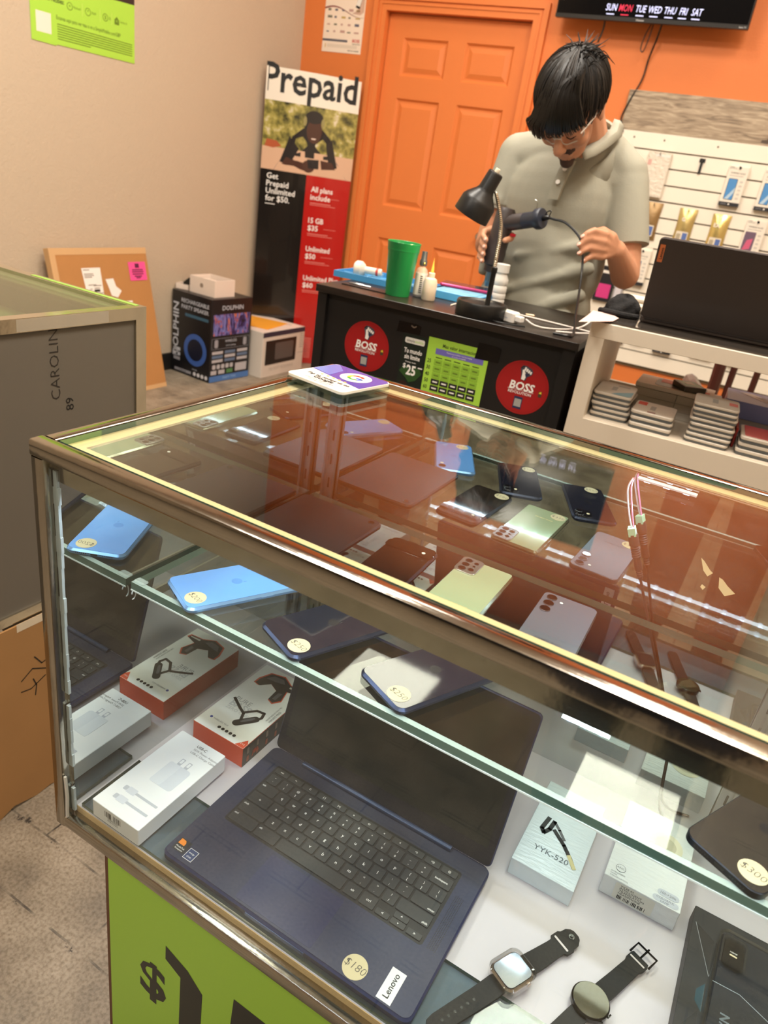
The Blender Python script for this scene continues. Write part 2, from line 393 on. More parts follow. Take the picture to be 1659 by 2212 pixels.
# end mirror, back mirror
obj('end_mirror', G().box(.0180, .0215, .014, .494, .4705, H - .012, mirror), case, 'mirror lining the left end')
obj('back_mirror', G().box(.0180, CW - .02, .4905, .4945, .4705, H - .012, mirror), case, 'mirror lining the back')
gk = G(); gr = M('grey silicone', (178, 186, 188), .5, var=.12, scale=90)
zs = [.47 + i * .0186 for i in range(26)]
for i in range(25):
    if i in (2, 3, 9): continue
    w1 = .0028 + random.random() * .0022
    gk.box(.0205 - w1 * .6, .0205 + w1, .0105, .0138, zs[i], zs[i + 1], gr)
obj('silicone_bead', gk, case, 'ragged grey sealant along the mirror edge', kind='stuff')
gk = G(); gk.add([(.0180, .0012, .4645), (.0212, .0012, .4645), (.0232, .0012, .500), (.0215, .0012, .532), (.0185, .0012, .532), (.0200, .0012, .500), (.0180, .0040, .4645), (.0212, .0040, .4645), (.0232, .0040, .500), (.0215, .0040, .532), (.0185, .0040, .532), (.0200, .0040, .500)], [(0, 1, 2, 5), (5, 2, 3, 4), (7, 6, 11, 8), (8, 11, 10, 9), (1, 7, 8, 2), (2, 8, 9, 3), (4, 10, 11, 5), (5, 11, 6, 0), (3, 9, 10, 4), (0, 6, 7, 1)], M('broken rubber strip', (205, 203, 194), .6))
obj('loose_strip', gk, case, 'torn white rubber strip at the lower corner')
# deck: particle board with a white laminate top
deck = G(); deck.box(.018, CW - .018, .016, CD - .03, .452, .4735, M('particle board', (216, 182, 132), .85, var=.16, scale=420)); obj('deck_board', deck, case, 'particle board deck edge')
obj('deck_laminate', G().box(.018, CW - .018, .0165, CD - .03, .4735, .4741, M('white laminate', (192, 184, 190), .45, var=.025, scale=9)), case)
obj('channel', G().box(R_, CW - R_, .0105, .016, .4475, .458, black), case, 'dirty black glass channel')
cr = G()
for i in range(26):
    x = .12 + random.random() * .5; s = .001 + random.random() * .0018
    cr.ball((x, .013, .4585 + s * .4), (s * 1.4, s, s), M('crumb', (120, 92, 72), .9), n=6)
obj('debris', cr, case, kind='stuff')
# shelf glass, rear slotted standards, plastic clip
pane('glass_shelf', .026, CW - .025, .1015, .478, .758, .768, glass_edge)
ps = M('clear plastic edge', (150, 158, 150), .15)
obj('edge_reflection', G().box(.026, CW - .025, .1018, .1085, .7674, .7680, M('painted edge reflection', (186, 200, 192), .2, alpha=.5)), case, 'pale strip painted as the reflection along the front edge of the glass shelf')  # pale strip: reflection near the shelf's front edge put into its colour
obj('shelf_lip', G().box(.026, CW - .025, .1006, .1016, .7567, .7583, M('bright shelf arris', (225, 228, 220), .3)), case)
for n_, x in (('left', .034), ('mid', .72), ('right', 1.42)):
    g = G(); g.box(x, x + .004, .481, .4900, .4745, H - .02, steel); g.box(x + .016, x + .020, .481, .4900, .4745, H - .02, steel); g.box(x, x + .020, .4872, .4900, .4745, H - .02, steel)
    st = obj('shelf_standard', g, case, 'slotted metal shelf standard')
    for k in range(11):
        z = .50 + k * .040; obj('slot', G().rbox(x + .0085, x + .0115, z, z + .018, -.0001, .0002, .0015, black, T=Matrix.Translation((0, .4870, 0)) @ FRONT), st)
    obj('shelf_bracket', G().box(x + .0085, x + .0115, .12, .4868, .746, .757, steel), case)
hk = G(); c_ = []
for i in range(11):
    t = math.radians(-100 + i * 26); c_.append((.0265 + .0003 * i, .103 + .004 * math.cos(t), .7525 + .0075 * math.sin(t) - .002))
hk.tube(c_, .0008, M('clear clip', (200, 205, 205), .1, alpha=.8), n=6, sub=3); hk.rbox(.0262, .0430, .1035, .114, .7681, .7690, .003, M('clear pad', (190, 200, 194), .2, alpha=.3))
obj('shelf_clip', hk, case, 'clear plastic clip on the shelf corner')
rs = M('torn cream label', (226, 204, 150), .6)
for q in ([(.5945, .8716), (.5990, .8690), (.6085, .8600), (.613, .8572), (.6085, .8506), (.6016, .8565)], [(.6215, .8545), (.626, .8534), (.634, .8470), (.6447, .8406), (.6347, .8328), (.6250, .8408)], [(.606, .838), (.611, .836), (.609, .831), (.605, .834)]):
    obj('label_scrap', G().poly(list(q), rs, FRONT, .0).add([], [], rs), case, T=Matrix.Translation((0, .4902, 0)))
# base cabinet below the glass
base = M('brown base panel', (104, 68, 48), .6, var=.1, scale=20)
bs = G(); bs.box(.05, CW - .05, .032, .05, 0, ZB, base); bs.box(.05, .068, .05, CD - .05, 0, ZB, base); bs.box(CW - .068, CW - .05, .05, CD - .05, 0, ZB, base); bs.box(.05, CW - .05, CD - .068, CD - .05, 0, ZB, base)
obj('base_panel', bs, case)
# --- price poster on the base, its digits cut like the printed ones
post = thing('price_poster', 'lime green price poster with big black digits on the showcase base', 'poster', TR(0, 0, 0))
obj('sheet', G().box(.0575, .62, .0305, .0318, .012, .434, green), post)
dg = G(); D3 = M('charcoal print', (52, 52, 48), .5); PT = front(0, .0302, 0)
dg.poly([(.163, .304), (.163, .277), (.190, .262), (.190, .02), (.228, .02), (.228, .262), (.202, .287)], D3, PT)
dg.poly([(x_ + .016, z_) for x_, z_ in [(.262, .303), (.258, .20), (.27, .20), (.30, .205), (.33, .196), (.345, .17), (.33, .135), (.29, .125), (.262, .14), (.25, .115), (.30, .085), (.36, .10), (.39, .15), (.385, .215), (.345, .245), (.30, .247), (.303, .268), (.385, .262), (.385, .302)]], D3, PT)
dg.text('$', .098, D3, PT, bold=.022, x=.141, y=.176)
obj('lettering', dg, post)
# ================================================================== things on the glass shelf
ZS = .7681
lensm = M('camera lens glass', (10, 10, 16), .05, coat=.6)
ring = M('lens ring', (150, 155, 160), .2, 1.0)
def price(p, txt, x, y, z, r=.0125, rz=0.0, size=.0105):
    T = TR(x, y, z, rz=rz)
    s = obj('price_sticker', G().cyl(0, 0, 0, .0003, r, sticker, T=T), p, 'round kraft price sticker reading ' + txt.replace('$', '') + ' dollars')
    obj('handwriting', G().text(txt, size, pen, T, bold=-.018, y=-.0035, z=.0004, slant=.12, sx=1.02), s)
    return s
def phone(nm, label, x, y, rz, W, L, t, back, side, cam, sticker_at=None, txt='', rad=.011, flat=False, group=None, logo=None, ch=None, word=None):
    p = thing(nm, label, 'phone', TR(x, y, ZS, rz=math.radians(rz)), group)
    g = G(); g.prism(rr(-W / 2, W / 2, -L / 2, L / 2, rad, 6), 0, t, side, ch if ch is not None else (.0008 if flat else .0028)); obj('frame', g, p)
    i = .0009 if flat else .0026
    obj('back_panel', G().prism(rr(-W / 2 + i, W / 2 - i, -L / 2 + i, L / 2 - i, rad - i, 6), t - .0001, t + .0003, back), p)
    # charging port and speaker holes on the near edge
    pg = G(); pg.rbox(-.0045, .0045, -.0013, .0013, -.0001, .0002, .0012, black, T=front(0, -L / 2 - .00005, t / 2))
    obj('port', pg, p)
    hg = G()
    for k in range(6):
        for sg in (-1, 1): hg.cyl(sg * (.0105 + k * .0024), 0, -.0001, .0002, .0007, black, T=front(0, -L / 2 - .00005, t / 2), n=8)
    obj('speaker_hole', hg, p, kind='stuff')
    bt = G(); bt.box(W / 2 - .0004, W / 2 + .0005, .015, .03, t * .35, t * .65, side); obj('side_button', bt, p)
    cam(p, W, L, t)
    if logo:
        lg = G(); lg.cyl(-.0004, L * .0, t + .0003, t + .00035, .0065, logo, n=20); lg.ball((.0035, .0088, t + .0003), (.0012, .0024, .0001), logo, n=8)
        obj('emblem', lg, p)
    if word: obj('lettering', G().text(word[0], word[1], word[2], TR(0, 0, t + .00045), bold=.01, x=word[3], y=word[4], sx=1.25), p)
    if txt: price(p, txt, sticker_at[0], sticker_at[1], t + .0003, rz=sticker_at[2] if len(sticker_at) > 2 else 0)
    return p
def cam_island(n, size, mat, pos):
    def f(p, W, L, t):
        x, y = -W / 2 + .006 + size / 2, L / 2 - .006 - size / 2
        o = obj('camera_island', G().prism(rr(x - size / 2, x + size / 2, y - size / 2, y + size / 2, .008, 5), t, t + .0012, mat, .0004), p)
        for dx, dy in pos:
            g = G(); g.cyl(x + dx, y + dy, t + .0012, t + .0024, .0062, ring, .0003); g.cyl(x + dx, y + dy, t + .0024, t + .0026, .0052, lensm); obj('lens', g, o)
        g = G(); g.cyl(x + size * .27, y, t + .0012, t + .0015, .0028, M('flash', (230, 215, 180), .3)); obj('flash', g, o)
    return f
def cam_single(p, W, L, t):
    g = G(); g.cyl(-W / 2 + .013, L / 2 - .014, t, t + .0016, .0070, ring, .0003); g.cyl(-W / 2 + .013, L / 2 - .014, t + .0016, t + .0019, .0056, lensm); obj('lens', g, p)
    g = G(); g.cyl(-W / 2 + .013, L / 2 - .03, t, t + .0004, .0034, M('flash', (230, 215, 180), .3)); obj('flash', g, p)
skyb = M('sky blue phone glass', (96, 146, 208), .16, coat=.5); skys = M('sky blue aluminium', (120, 160, 205), .28, .7)
navy = M('midnight phone glass', (24, 27, 40), .05, coat=1.0); navys = M('midnight aluminium', (48, 54, 74), .3, .75)
jet = M('black phone glass', (13, 14, 20), .06, coat=1.0); jets = M('black aluminium', (30, 32, 38), .35, .7)
two = [(-.007, .007), (-.007, -.007)]
phone('smartphone', 'sky blue phone face down at the left end of the glass shelf, priced 200', .1235, .1765, -26.6, .0757, .1509, .0083, skyb, skys, cam_single, (.017, -.058, .15), '$200', logo=M('blue emblem', (84, 130, 190), .12))
phone('smartphone', 'midnight phone priced 250 lying next to the sky blue phone', .2600, .1840, -23.7, .0757, .1509, .0083, navy, navys, cam_island(2, .028, jet, two), (.021, -.058, .15), '$250', logo=M('dark emblem', (18, 19, 26), .2))
phone('smartphone', 'midnight phone priced 250 with a pale reflection, above the open laptop', .3910, .1850, -25, .0757, .1509, .0083, navy, navys, cam_island(2, .028, jet, two), (.015, -.060, .15), '$250', logo=M('dark emblem', (18, 19, 26), .2))
phone('smartphone', 'flat edged black phone priced 300 at the right edge of the shelf', .7230, .1800, -26, .0715, .1467, .0078, jet, jets, cam_island(2, .027, jet, [(-.006, .006), (.006, -.006)]), (.019, -.055, .1), '$300', flat=True, logo=M('dark emblem', (18, 19, 26), .2))
# phone with a visor camera bar
def cam_bar(p, W, L, t):
    o = obj('camera_bar', G().rbox(-W / 2 + .0004, W / 2 - .0004, L / 2 - .034, L / 2 - .015, t, t + .0024, .0045, M('visor black', (14, 14, 15), .06, coat=1.0), .0009), p)
    g = G(); g.rbox(-.026, .004, L / 2 - .0300, L / 2 - .0190, t + .0024, t + .0027, .0055, M('visor slot', (40, 22, 16), .1, coat=.6)); obj('lens_window', g, o)
    for x in (-.020, -.008): obj('lens', G().cyl(x, L / 2 - .0245, t + .0027, t + .0030, .0040, lensm), o)
    obj('flash', G().cyl(.021, L / 2 - .0245, t + .0024, t + .0028, .0026, M('flash lamp', (245, 240, 225), .3)), o)
phone('smartphone', 'black phone with a wide visor camera bar, behind the midnight phones', .2440, .3500, 3, .0732, .1556, .0089, M('obsidian glass', (20, 21, 22), .06, coat=1.0), jets, cam_bar, (.02, -.06), '$280')
# pale green phone with a contoured four lens block
pearl = M('pale green pearl', (186, 200, 160), .12, .35, coat=.6); pearls = M('pale green metal', (205, 212, 190), .15, 1.0)
def cam_corner(p, W, L, t):
    o = obj('camera_island', G().prism(rr(-W / 2 + .0005, -W / 2 + .0315, L / 2 - .0455, L / 2 - .0005, .007, 5), t, t + .0022, M('camera metal', (196, 200, 196), .22, .9), .0006), p)
    for dx, dy, r in ((.0105, -.0105, .0056), (.0105, -.0235, .0056), (.0105, -.0365, .0056), (.0225, -.0125, .0036), (.0225, -.0225, .0022), (.0225, -.0335, .0045)):
        g = G(); g.cyl(-W / 2 + dx, L / 2 + dy, t + .0022, t + .0024, r, black); g.cyl(-W / 2 + dx, L / 2 + dy, t + .0024, t + .0026, r * .8, lensm); obj('lens', g, o)
phone('smartphone', 'pale green pearl phone with a silver four lens camera block', .3480, .3625, 1, .0756, .1650, .0086, pearl, pearls, cam_corner, (.021, -.066), '$350', rad=.007, word=('SAMSUNG', .0052, M('gold print', (214, 190, 120), .3), .004, -.045))
def cam_three(p, W, L, t):
    for k in range(3):
        g = G(); y = L / 2 - .0135 - k * .0165; x = -W / 2 + .0125
        g.cyl(x, y, t, t + .0018, .0070, ring, .0003); g.cyl(x, y, t + .0018, t + .0021, .0057, lensm); obj('lens', g, p)
    obj('flash', G().cyl(-W / 2 + .0265, L / 2 - .0175, t, t + .0005, .0022, M('flash lamp', (245, 240, 225), .3)), p)
phone('smartphone', 'graphite grey phone with three separate round lenses', .4695, .3660, 2, .0720, .1480, .0079, M('graphite phone glass', (96, 98, 106), .3, .2), M('graphite frame', (110, 112, 118), .25, .8), cam_three, (.02, -.060), '$300', flat=True, rad=.009, word=('SAMSUNG', .0056, M('dark print', (52, 54, 60), .4), .0, -.044))
# dark tablet face down against the end mirror
t = thing('tablet', 'dark scuffed tablet lying face down against the mirrored end of the shelf', 'tablet', TR(.100, .352, ZS))
tabm = M('scuffed tablet back', (44, 44, 46), .38, .5, var=.12, scale=60, stretch=(1, 26, 1))
obj('body', G().prism(rr(-.072, .072, -.098, .098, .012, 5), 0, .0088, tabm, .0024), t)
g = G(); g.cyl(.058, .084, .0088, .0096, .0052, ring); g.cyl(.058, .084, .0096, .0098, .0042, lensm); obj('lens', g, t)
obj('side_button', G().box(.0715, .0726, .03, .05, .003, .006, tabm), t)
# ---------------- LED lamp under the rear rail with its cable
led = M('led emitter', (190, 215, 255), .4, emit=30)
strip = M('led strip board', (235, 238, 245), .4)
def led_strip(label, x0, x1, y, z, n, power, tilt, vis=True):
    t = thing('led_strip', label, 'led strip', TR(x0, y, z), 'led strips inside the showcase')
    obj('board', G().box(0, x1 - x0, -.005, .005, 0, .002, strip), t)
    for k in range(n):
        xx = (k + .5) * (x1 - x0) / n; obj('diode', G().box(xx - .0035, xx + .0035, -.0025, .0025, -.0012, 0, led), t)
    l = bpy.data.lights.new('led_lamp', 'AREA'); l.shape = 'RECTANGLE'; l.size = x1 - x0; l.size_y = .008; l.energy = power; l.color = (.72, .85, 1.0)
    lo = bpy.data.objects.new('led_lamp', l); COL.objects.link(lo); lo.location = ((x0 + x1) / 2, y, z - .003); lo.rotation_euler = (tilt, 0, 0)
    return t
led_strip('short bright white led strip under the back rail of the showcase', .495, .566, .4795, H - .0155, 3, LED_W * .12, -.3)
led_strip('long white led strip tucked behind the front valance', .03, CW - .04, .0255, H - .0145, 44, LED_W, .55)
cb = thing('power_cable', 'thin led cable with green terminal plug hanging inside the showcase', 'cable', TR(0, 0, 0))
Z0 = H - .0155
obj('white_lead', G().tube([(.490, .476, Z0), (.4885, .470, .935), (.500, .466, .905), (.5085, .4655, .8885)], .0011, M('white lead', (232, 232, 240), .4), n=6), cb)
obj('pink_lead', G().tube([(.491, .478, Z0), (.4915, .472, .938), (.5035, .4672, .905), (.5105, .4668, .8885)], .0011, M('pink lead', (226, 140, 175), .4), n=6), cb)
ax = Vector((.539, .4695, .8198)) - Vector((.5095, .466, .885)); q = ax.to_track_quat('Z', 'Y').to_matrix().to_4x4()
PT = Matrix.Translation((.5095, .466, .885)) @ q
obj('terminal_block', G().box(-.0060, .0060, -.0045, .0045, -.006, .005, M('mint green plastic', (150, 205, 165), .4), PT), cb)
dk = M('brown black plug', (34, 26, 24), .5); pl = G()
prof = [(.0045, .003), (.0064, .003), (.0064, .018)]
for k in range(6): prof += [(.0058, .0185 + k * .003), (.0050, .0200 + k * .003)]
prof += [(.0045, .037), (.0050, .044), (.0050, .052)]
for k in range(4): prof += [(.0042, .0525 + k * .003), (.0034, .054 + k * .003)]
prof += [(.0018, .067)]
pl.lathe(prof, dk, PT, 16); obj('plug', pl, cb)
e = PT @ Vector((0, 0, .066))
obj('cord', G().tube([tuple(e), (.5550, .4770, .783), (.5717, .4835, .7443), (.605, .4850, .674), (.64, .4850, .59), (.66, .480, .49), (.70, .47, .4765)], .0018, dk, n=8), cb)

# ================================================================== things on the showcase deck
ZD = .4741
t = thing('glass_plate', 'loose greenish glass plate lying along the front of the deck', 'glass plate', TR(0, 0, 0))
g = G(); x0, x1, y0, y1, z0, z1 = .028, 1.2, .018, .111, ZD, .4798
V = [(x0, y0, z0), (x1, y0, z0), (x1, y1, z0), (x0, y1, z0), (x0, y0, z1), (x1, y0, z1), (x1, y1, z1), (x0, y1, z1)]
g.add(V, [(0, 3, 2, 1), (4, 5, 6, 7)], glass_mat('plate glass', (216, 228, 232))); g.add(V, [(0, 1, 5, 4), (1, 2, 6, 5), (2, 3, 7, 6), (3, 0, 4, 7)], glass_edge)
obj('pane', g, t, sm=False)
ZP = .4798
# charger box
t = thing('charger_box', 'long white charger box printed with a plug and two cables, front left corner', 'box', TR(.091, .0915, ZP))
bx = M('white card box', (238, 238, 242), .4)
obj('carton', G().rbox(-.0395, .0395, -.0765, .0765, 0, .0262, .002, bx, .0006), t)
P = TR(0, 0, .0264); g = G(); gp = M('grey print', (110, 110, 114), .6); gl_ = M('pale grey print', (188, 191, 202), .5); gl2 = M('paler grey print', (212, 215, 226), .5)
g.text('USB-C', .0062, M('dark grey print', (60, 60, 64), .6), P, al='L', bold=.012, x=-.002, y=.064); g.text('35W Power Adapter', .0050, gp, P, al='L', x=-.002, y=.0575); g.text('USB-C Charge Cable', .0050, gp, P, al='L', x=-.002, y=.0515)
obj('lettering', g, t)
g = G(); A = P @ TR(.008, .006, 0)
g.prism(rr(-.018, .018, -.02, .02, .005), 0, .0001, gl2, T=A); g.prism(rr(-.018, .0, -.02, .02, .003), .0001, .0002, M('palest grey print', (220, 223, 232), .5), T=A)
for dx in (-.006, .006): g.quad(dx - .003, dx + .003, .02, .032, gl_, A, .0001); g.quad(dx - .0018, dx + .0018, .0235, .0305, bx, A, .0002)
for k in range(2):
    A = P @ TR(-.018, -.040 - k * .016, 0)
    g.prism(rr(-.006, .0, -.0035, .0035, .001), 0, .0001, gl_, T=A); g.prism(rr(0, .014, -.0048, .0048, .0012), 0, .0001, gl2, T=A); g.quad(.014, .050, -.0018, .0018, gl_, A, .0001)
obj('picture', g, t)
g = G(); A = front(-.004, -.0767, .016)
for k in range(26):
    if random.random() < .8: g.quad(-.0145 + k * .0011, -.0145 + k * .0011 + random.choice((.0004, .0007)), -.004, .005, ink, A)
g.text('DIN0920WAJ', .003, ink, A, y=-.0065); g.text('Made in China', .003, ink, A, y=-.0095)
obj('barcode', g, t)
# headset box in orange, white and black
t = thing('headset_box', 'white and orange earphone box with a headset picture behind the charger box', 'box', TR(.096, .273, ZD))
orr = M('orange red card', (206, 78, 48), .5); wc = M('white gloss card', (232, 230, 226), .3); bk = M('black gloss card', (32, 28, 28), .3)
obj('carton', G().rbox(-.0455, .0455, -.083, .083, 0, .034, .001, orr, .0004), t)
obj('lid_print', G().quad(-.0452, .0452, -.0827, .0827, wc, z=.0342), t)
obj('side_print', G().quad(-.0828, .0828, .0004, .0336, bk, right(.0457, 0, 0)), t)
P = TR(0, 0, .0344); g = G(); gp2 = M('pale grey type', (196, 196, 196), .5)
g.text('PURE', .0125, M('mid grey type', (160, 160, 160), .5), P, al='L', x=-.030, y=-.012); g.text('BASS', .0170, gp2, P, al='L', bold=.03, x=-.030, y=-.0255); g.text('ZERO CABLES', .0082, gp2, P, al='L', x=-.030, y=-.0335)
g.text('WIRELESS V5.0', .0042, gp, P, al='L', x=-.027, y=-.063); g.cyl(-.031, -.0615, 0, .0001, .0022, M('blue dot', (60, 70, 150), .5), T=P)
for k in range(5): g.cyl(-.008 + k * .0068, -.071, 0, .0001, .0026, ink, T=P)
g.poly([(.030, -.0825), (.045, -.0825), (.045, -.072), (.041, -.066)], orr, P, .0001); g.text('1+1', .005, inkw, P, x=.039, y=-.078, z=.0003)
g.text('HANDS FREE', .005, ink, P @ TR(0, 0, 0, rz=PI / 2), al='L', x=-.02, y=-.042); g.text('NOISE REDUCTION MIC', .0035, ink, P @ TR(0, 0, 0, rz=PI / 2), al='L', x=-.02, y=-.0365)
obj('lettering', g, t)
g = G(); hb = M('headset photo black', (36, 36, 38), .35); hs = M('headset photo grey', (92, 92, 96), .35)
A = P @ TR(.012, -.040, .0001, rz=math.radians(52)); g.prism(rr(-.018, .022, -.006, .006, .006), 0, .0001, hb, T=A); g.prism(rr(-.006, .016, -.001, .0035, .002), .0001, .0002, hs, T=A)
def flat_path(g, pts, wd, m, T, z):
    for a, b in zip(pts, pts[1:]):
        a = Vector(a); b = Vector(b); n = Vector((-(b - a).y, (b - a).x)).normalized() * wd / 2; e = (b - a).normalized() * wd * .25
        g.poly([tuple(a - n - e), tuple(b - n + e), tuple(b + n + e), tuple(a + n - e)], m, T, z)
flat_path(g, [(.006, -.042), (.0, -.028), (-.012, -.022), (-.032, -.010)], .0045, hb, P, .0003)
flat_path(g, [(.0, -.026), (.012, -.012), (.024, -.010), (.027, -.020), (.022, -.030)], .0045, hb, P, .0003)
A = P @ TR(.002, .045, .0001)
def wing(k, m, z):
    pts = [(-.034, .004), (-.026, .024), (-.004, .030), (.014, .020), (.036, .018), (.038, .010), (.018, .004), (.024, -.018), (.016, -.030), (.006, -.026), (.004, -.004), (-.012, .004), (-.024, -.010), (-.034, -.008)]
    g.poly([(x * k, y * k) for x, y in pts], m, A, z)
wing(1.06, orr, .0001); wing(.98, hb, .0002); g.poly([(-.026, .010), (-.018, .022), (-.002, .024), (.006, .016), (-.008, .012)], hs, A, .0003); g.poly([(.010, -.006), (.016, -.004), (.016, -.022), (.010, -.022)], hs, A, .0003)
g.poly([(.016, .013), (.034, .013), (.036, .015), (.016, .017)], M('photo highlight', (206, 200, 190), .3), A, .0003)
obj('picture', g, t)
g = G(); A = right(.0459, 0, 0)
for k in range(7):
    g.prism(rr(-.074 + k * .021, -.069 + k * .021, .018, .029, .002), 0, .0001, M('photo brown', (128, 112, 104), .4), T=A); g.prism(rr(-.074 + k * .021, -.069 + k * .021, .004, .014, .002), 0, .0001, M('photo rust', (150, 72, 48), .4), T=A)
g.text('JBL', .011, orr, A, bold=.02, x=-.055, y=.009, z=.0002)
obj('side_picture', g, t)
# ---------------- open laptop
lapc = M('abyss blue shell', (32, 42, 82), .45, .1, var=.10, scale=12)
lapd = M('blue black shell', (34, 36, 44), .5, .1, var=.08, scale=20)
keym = M('key black', (46, 47, 50), .55)
lp = thing('laptop', 'open dark blue laptop with black keyboard, priced 180, inside the showcase', 'laptop', TR(.330, .1315, ZP))
obj('base', G().prism(rr(-.1685, .1685, -.1110, .1075, .010, 5), 0, .0122, lapc, .003), lp)
obj('palm_rest', G().prism(rr(-.1665, .1665, -.1088, .1058, .009, 5), .0121, .0124, M('palm rest', (34, 40, 66), .55, .0, var=.16, scale=9)), lp)
obj('front_notch', G().box(-.040, .040, -.1118, -.108, .0035, .0085, M('notch blue', (62, 82, 124), .3, .5)), lp)
kx = lambda u: -.101 + u * .01905
KZ = .0124; ky0 = .1660 - .1315
kb = obj('keyboard_deck', G().prism(rr(kx(-2.12), kx(12.72), ky0 - .067, ky0 + .0445, .004), KZ - .0002, KZ + .0001, M('keyboard well', (26, 27, 31), .6)), lp)
def key(u0, u1, v, h, txt, al='C', sz=.0062, top=None, dy=0):
    x0, x1 = kx(u0) + .0012, kx(u1) - .0012; yc = ky0 + v * .0186 + dy
    k = obj('key', G().prism(rr(x0, x1, yc - h / 2, yc + h / 2, .0016, 2), KZ, KZ + .0017, keym, .0003), lp)
    g = G(); T = TR(0, 0, KZ + .0018)
    if al == 'L': g.text(txt, .0042, inkw, T, al='L', x=x0 + .002, y=yc + .0026)
    elif al == 'R': g.text(txt, .0042, inkw, T, al='R', x=x1 - .002, y=yc - .0062)
    elif top: g.text(top, .0046, inkw, T, x=(x0 + x1) / 2, y=yc + .002); g.text(txt, .0046, inkw, T, x=(x0 + x1) / 2, y=yc - .0058)
    elif txt: g.text(txt, sz, inkw, T, x=(x0 + x1) / 2, y=yc - sz * .3, bold=.006)
    if g.v: obj('legend', g, k)
KH = .0162
fn = ['esc', '<-', 'C', '[ ]', '|=|', 'o', 'O', 'x', 'x', '<)', '<))', '(|)']
for i, s in enumerate(fn): key(-2 + i * 14.6 / 12, -2 + (i + 1) * 14.6 / 12, 1.9, .0095, s, sz=.0040)
for i, (a, b2) in enumerate(zip('`1234567890-=', '~!@#$%^&*()_+')): key(-1.95 + i, -.97 + i, 1, KH, a, top=b2)
key(11.05, 12.6, 1, KH, 'backspace', sz=.0042)
key(-2, -.5, 0, KH, 'tab', 'L')
for i, a in enumerate('qwertyuiop'): key(-.5 + i, .5 + i, 0, KH, a)
key(9.5, 10.5, 0, KH, '[', top='{'); key(10.5, 11.5, 0, KH, ']', top='}'); key(11.5, 12.6, 0, KH, '\\', top='|')
key(-2, -.25, -1, KH, 'o', sz=.005)
for i, a in enumerate('asdfghjkl'): key(-.25 + i, .75 + i, -1, KH, a)
key(8.75, 9.75, -1, KH, ';', top=':'); key(9.75, 10.75, -1, KH, "'", top='"'); key(10.75, 12.6, -1, KH, 'enter', 'R')
key(-2, .25, -2, KH, 'shift', 'L')
for i, a in enumerate('zxcvbnm'): key(.25 + i, 1.25 + i, -2, KH, a)
for i, (a, b2) in enumerate((',<', '.>', '/?')): key(7.25 + i, 8.25 + i, -2, KH, a, top=b2)
key(10.25, 12.6, -2, KH, 'shift', 'R')
key(-2, .1, -3, KH, 'ctrl', 'L'); key(.1, 1.9, -3, KH, 'alt', 'L'); key(1.9, 7.05, -3, KH, ''); key(7.05, 8.2, -3, KH, 'alt', sz=.0045); key(8.2, 9.35, -3, KH, 'ctrl', sz=.0045)
key(9.35, 10.4, -3, .0078, '<', sz=.005, dy=-.0043); key(10.4, 11.5, -3, .0078, '^', sz=.005, dy=.0043); key(10.4, 11.5, -3, .0078, 'v', sz=.004, dy=-.0043); key(11.5, 12.6, -3, .0078, '>', sz=.005, dy=-.0043)
obj('touchpad', G().prism(rr(-.060, .044, -.1060, -.0375, .0025), KZ - .0002, KZ + .00025, M('touchpad', (30, 36, 72), .45, .0, var=.12, scale=10)), lp)
g = G()
for i in range(5):
    for j in range(34): g.cyl(.1475 + i * .0023, -.030 + j * .0023 + (i % 2) * .0011, KZ, KZ + .0001, .00062, black, n=6)
obj('speaker_grille', g, lp, kind='stuff')
price(lp, '$180', .094, -.094, KZ, .0140, rz=-.05, size=.0125)
tg = obj('maker_tag', G().box(.127, .144, -.1070, -.070, KZ, KZ + .0004, M('silver tag', (206, 206, 212), .3, .3)), lp, 'silver maker tag')
obj('lettering', G().text('Lenovo', .0095, ink, TR(.1355, -.0885, KZ + .0006, rz=PI / 2), bold=.012, y=-.003), tg)
g = G(); g.quad(-.161, -.144, -.101, -.0835, M('badge dark', (38, 38, 42), .4), z=KZ + .0002); g.poly([(-.1595, -.092), (-.1505, -.092), (-.1505, -.088), (-.153, -.0850), (-.1595, -.0846)], M('badge orange', (226, 130, 40), .4), z=KZ + .0004)
g.text('MediaTek', .0032, inkw, TR(0, 0, KZ + .0004), x=-.1525, y=-.0965); g.text('Kompanio', .0028, inkw, TR(0, 0, KZ + .0004), x=-.1525, y=-.0996)
g.quad(-.142, -.129, -.1035, -.0885, inkw, z=KZ + .0002); g.quad(-.1415, -.1295, -.1030, -.0890, M('badge blue', (48, 62, 100), .4), z=KZ + .0003); g.text('energy', .003, inkw, TR(0, 0, KZ + .0005), x=-.1355, y=-.0950); g.text('STAR', .0028, inkw, TR(0, 0, KZ + .0005), x=-.1355, y=-.1005)
obj('badge', g, lp)
# hinge and screen
obj('hinge', G().prism([(.0045 * math.cos(a * PI / 6), .0045 * math.sin(a * PI / 6)) for a in range(12)], -.115, .115, M('hinge blue', (52, 66, 98), .35, .5), T=TR(.0, .1010, .0135) @ TR(0, 0, 0, ry=PI / 2)), lp)
SCR = TR(0, .1045, .0135, rx=-math.radians(15.6))   # lid local: x across, z up the lid, front face towards -y
g = G(); g.prism(rr(-.1665, .1665, .0, .2130, .007, 5), 0, .0055, lapc, .0012, T=SCR @ FRONT @ TR(0, 0, -.0055)); lid = obj('lid', g, lp, 'blue lid around the screen')
g = G(); g.prism(rr(-.1650, .1650, .002, .2115, .006, 5), 0, .0004, lapd, T=SCR @ FRONT); obj('bezel', g, lid)
g = G(); g.quad(-.1555, .1555, .024, .2045, M('switched off screen', (34, 38, 36), .3), SCR @ FRONT, z=.0006); obj('screen', g, lid)
g = G(); B = SCR @ TR(0, .0056, 0) @ Euler((PI / 2, 0, PI)).to_matrix().to_4x4()
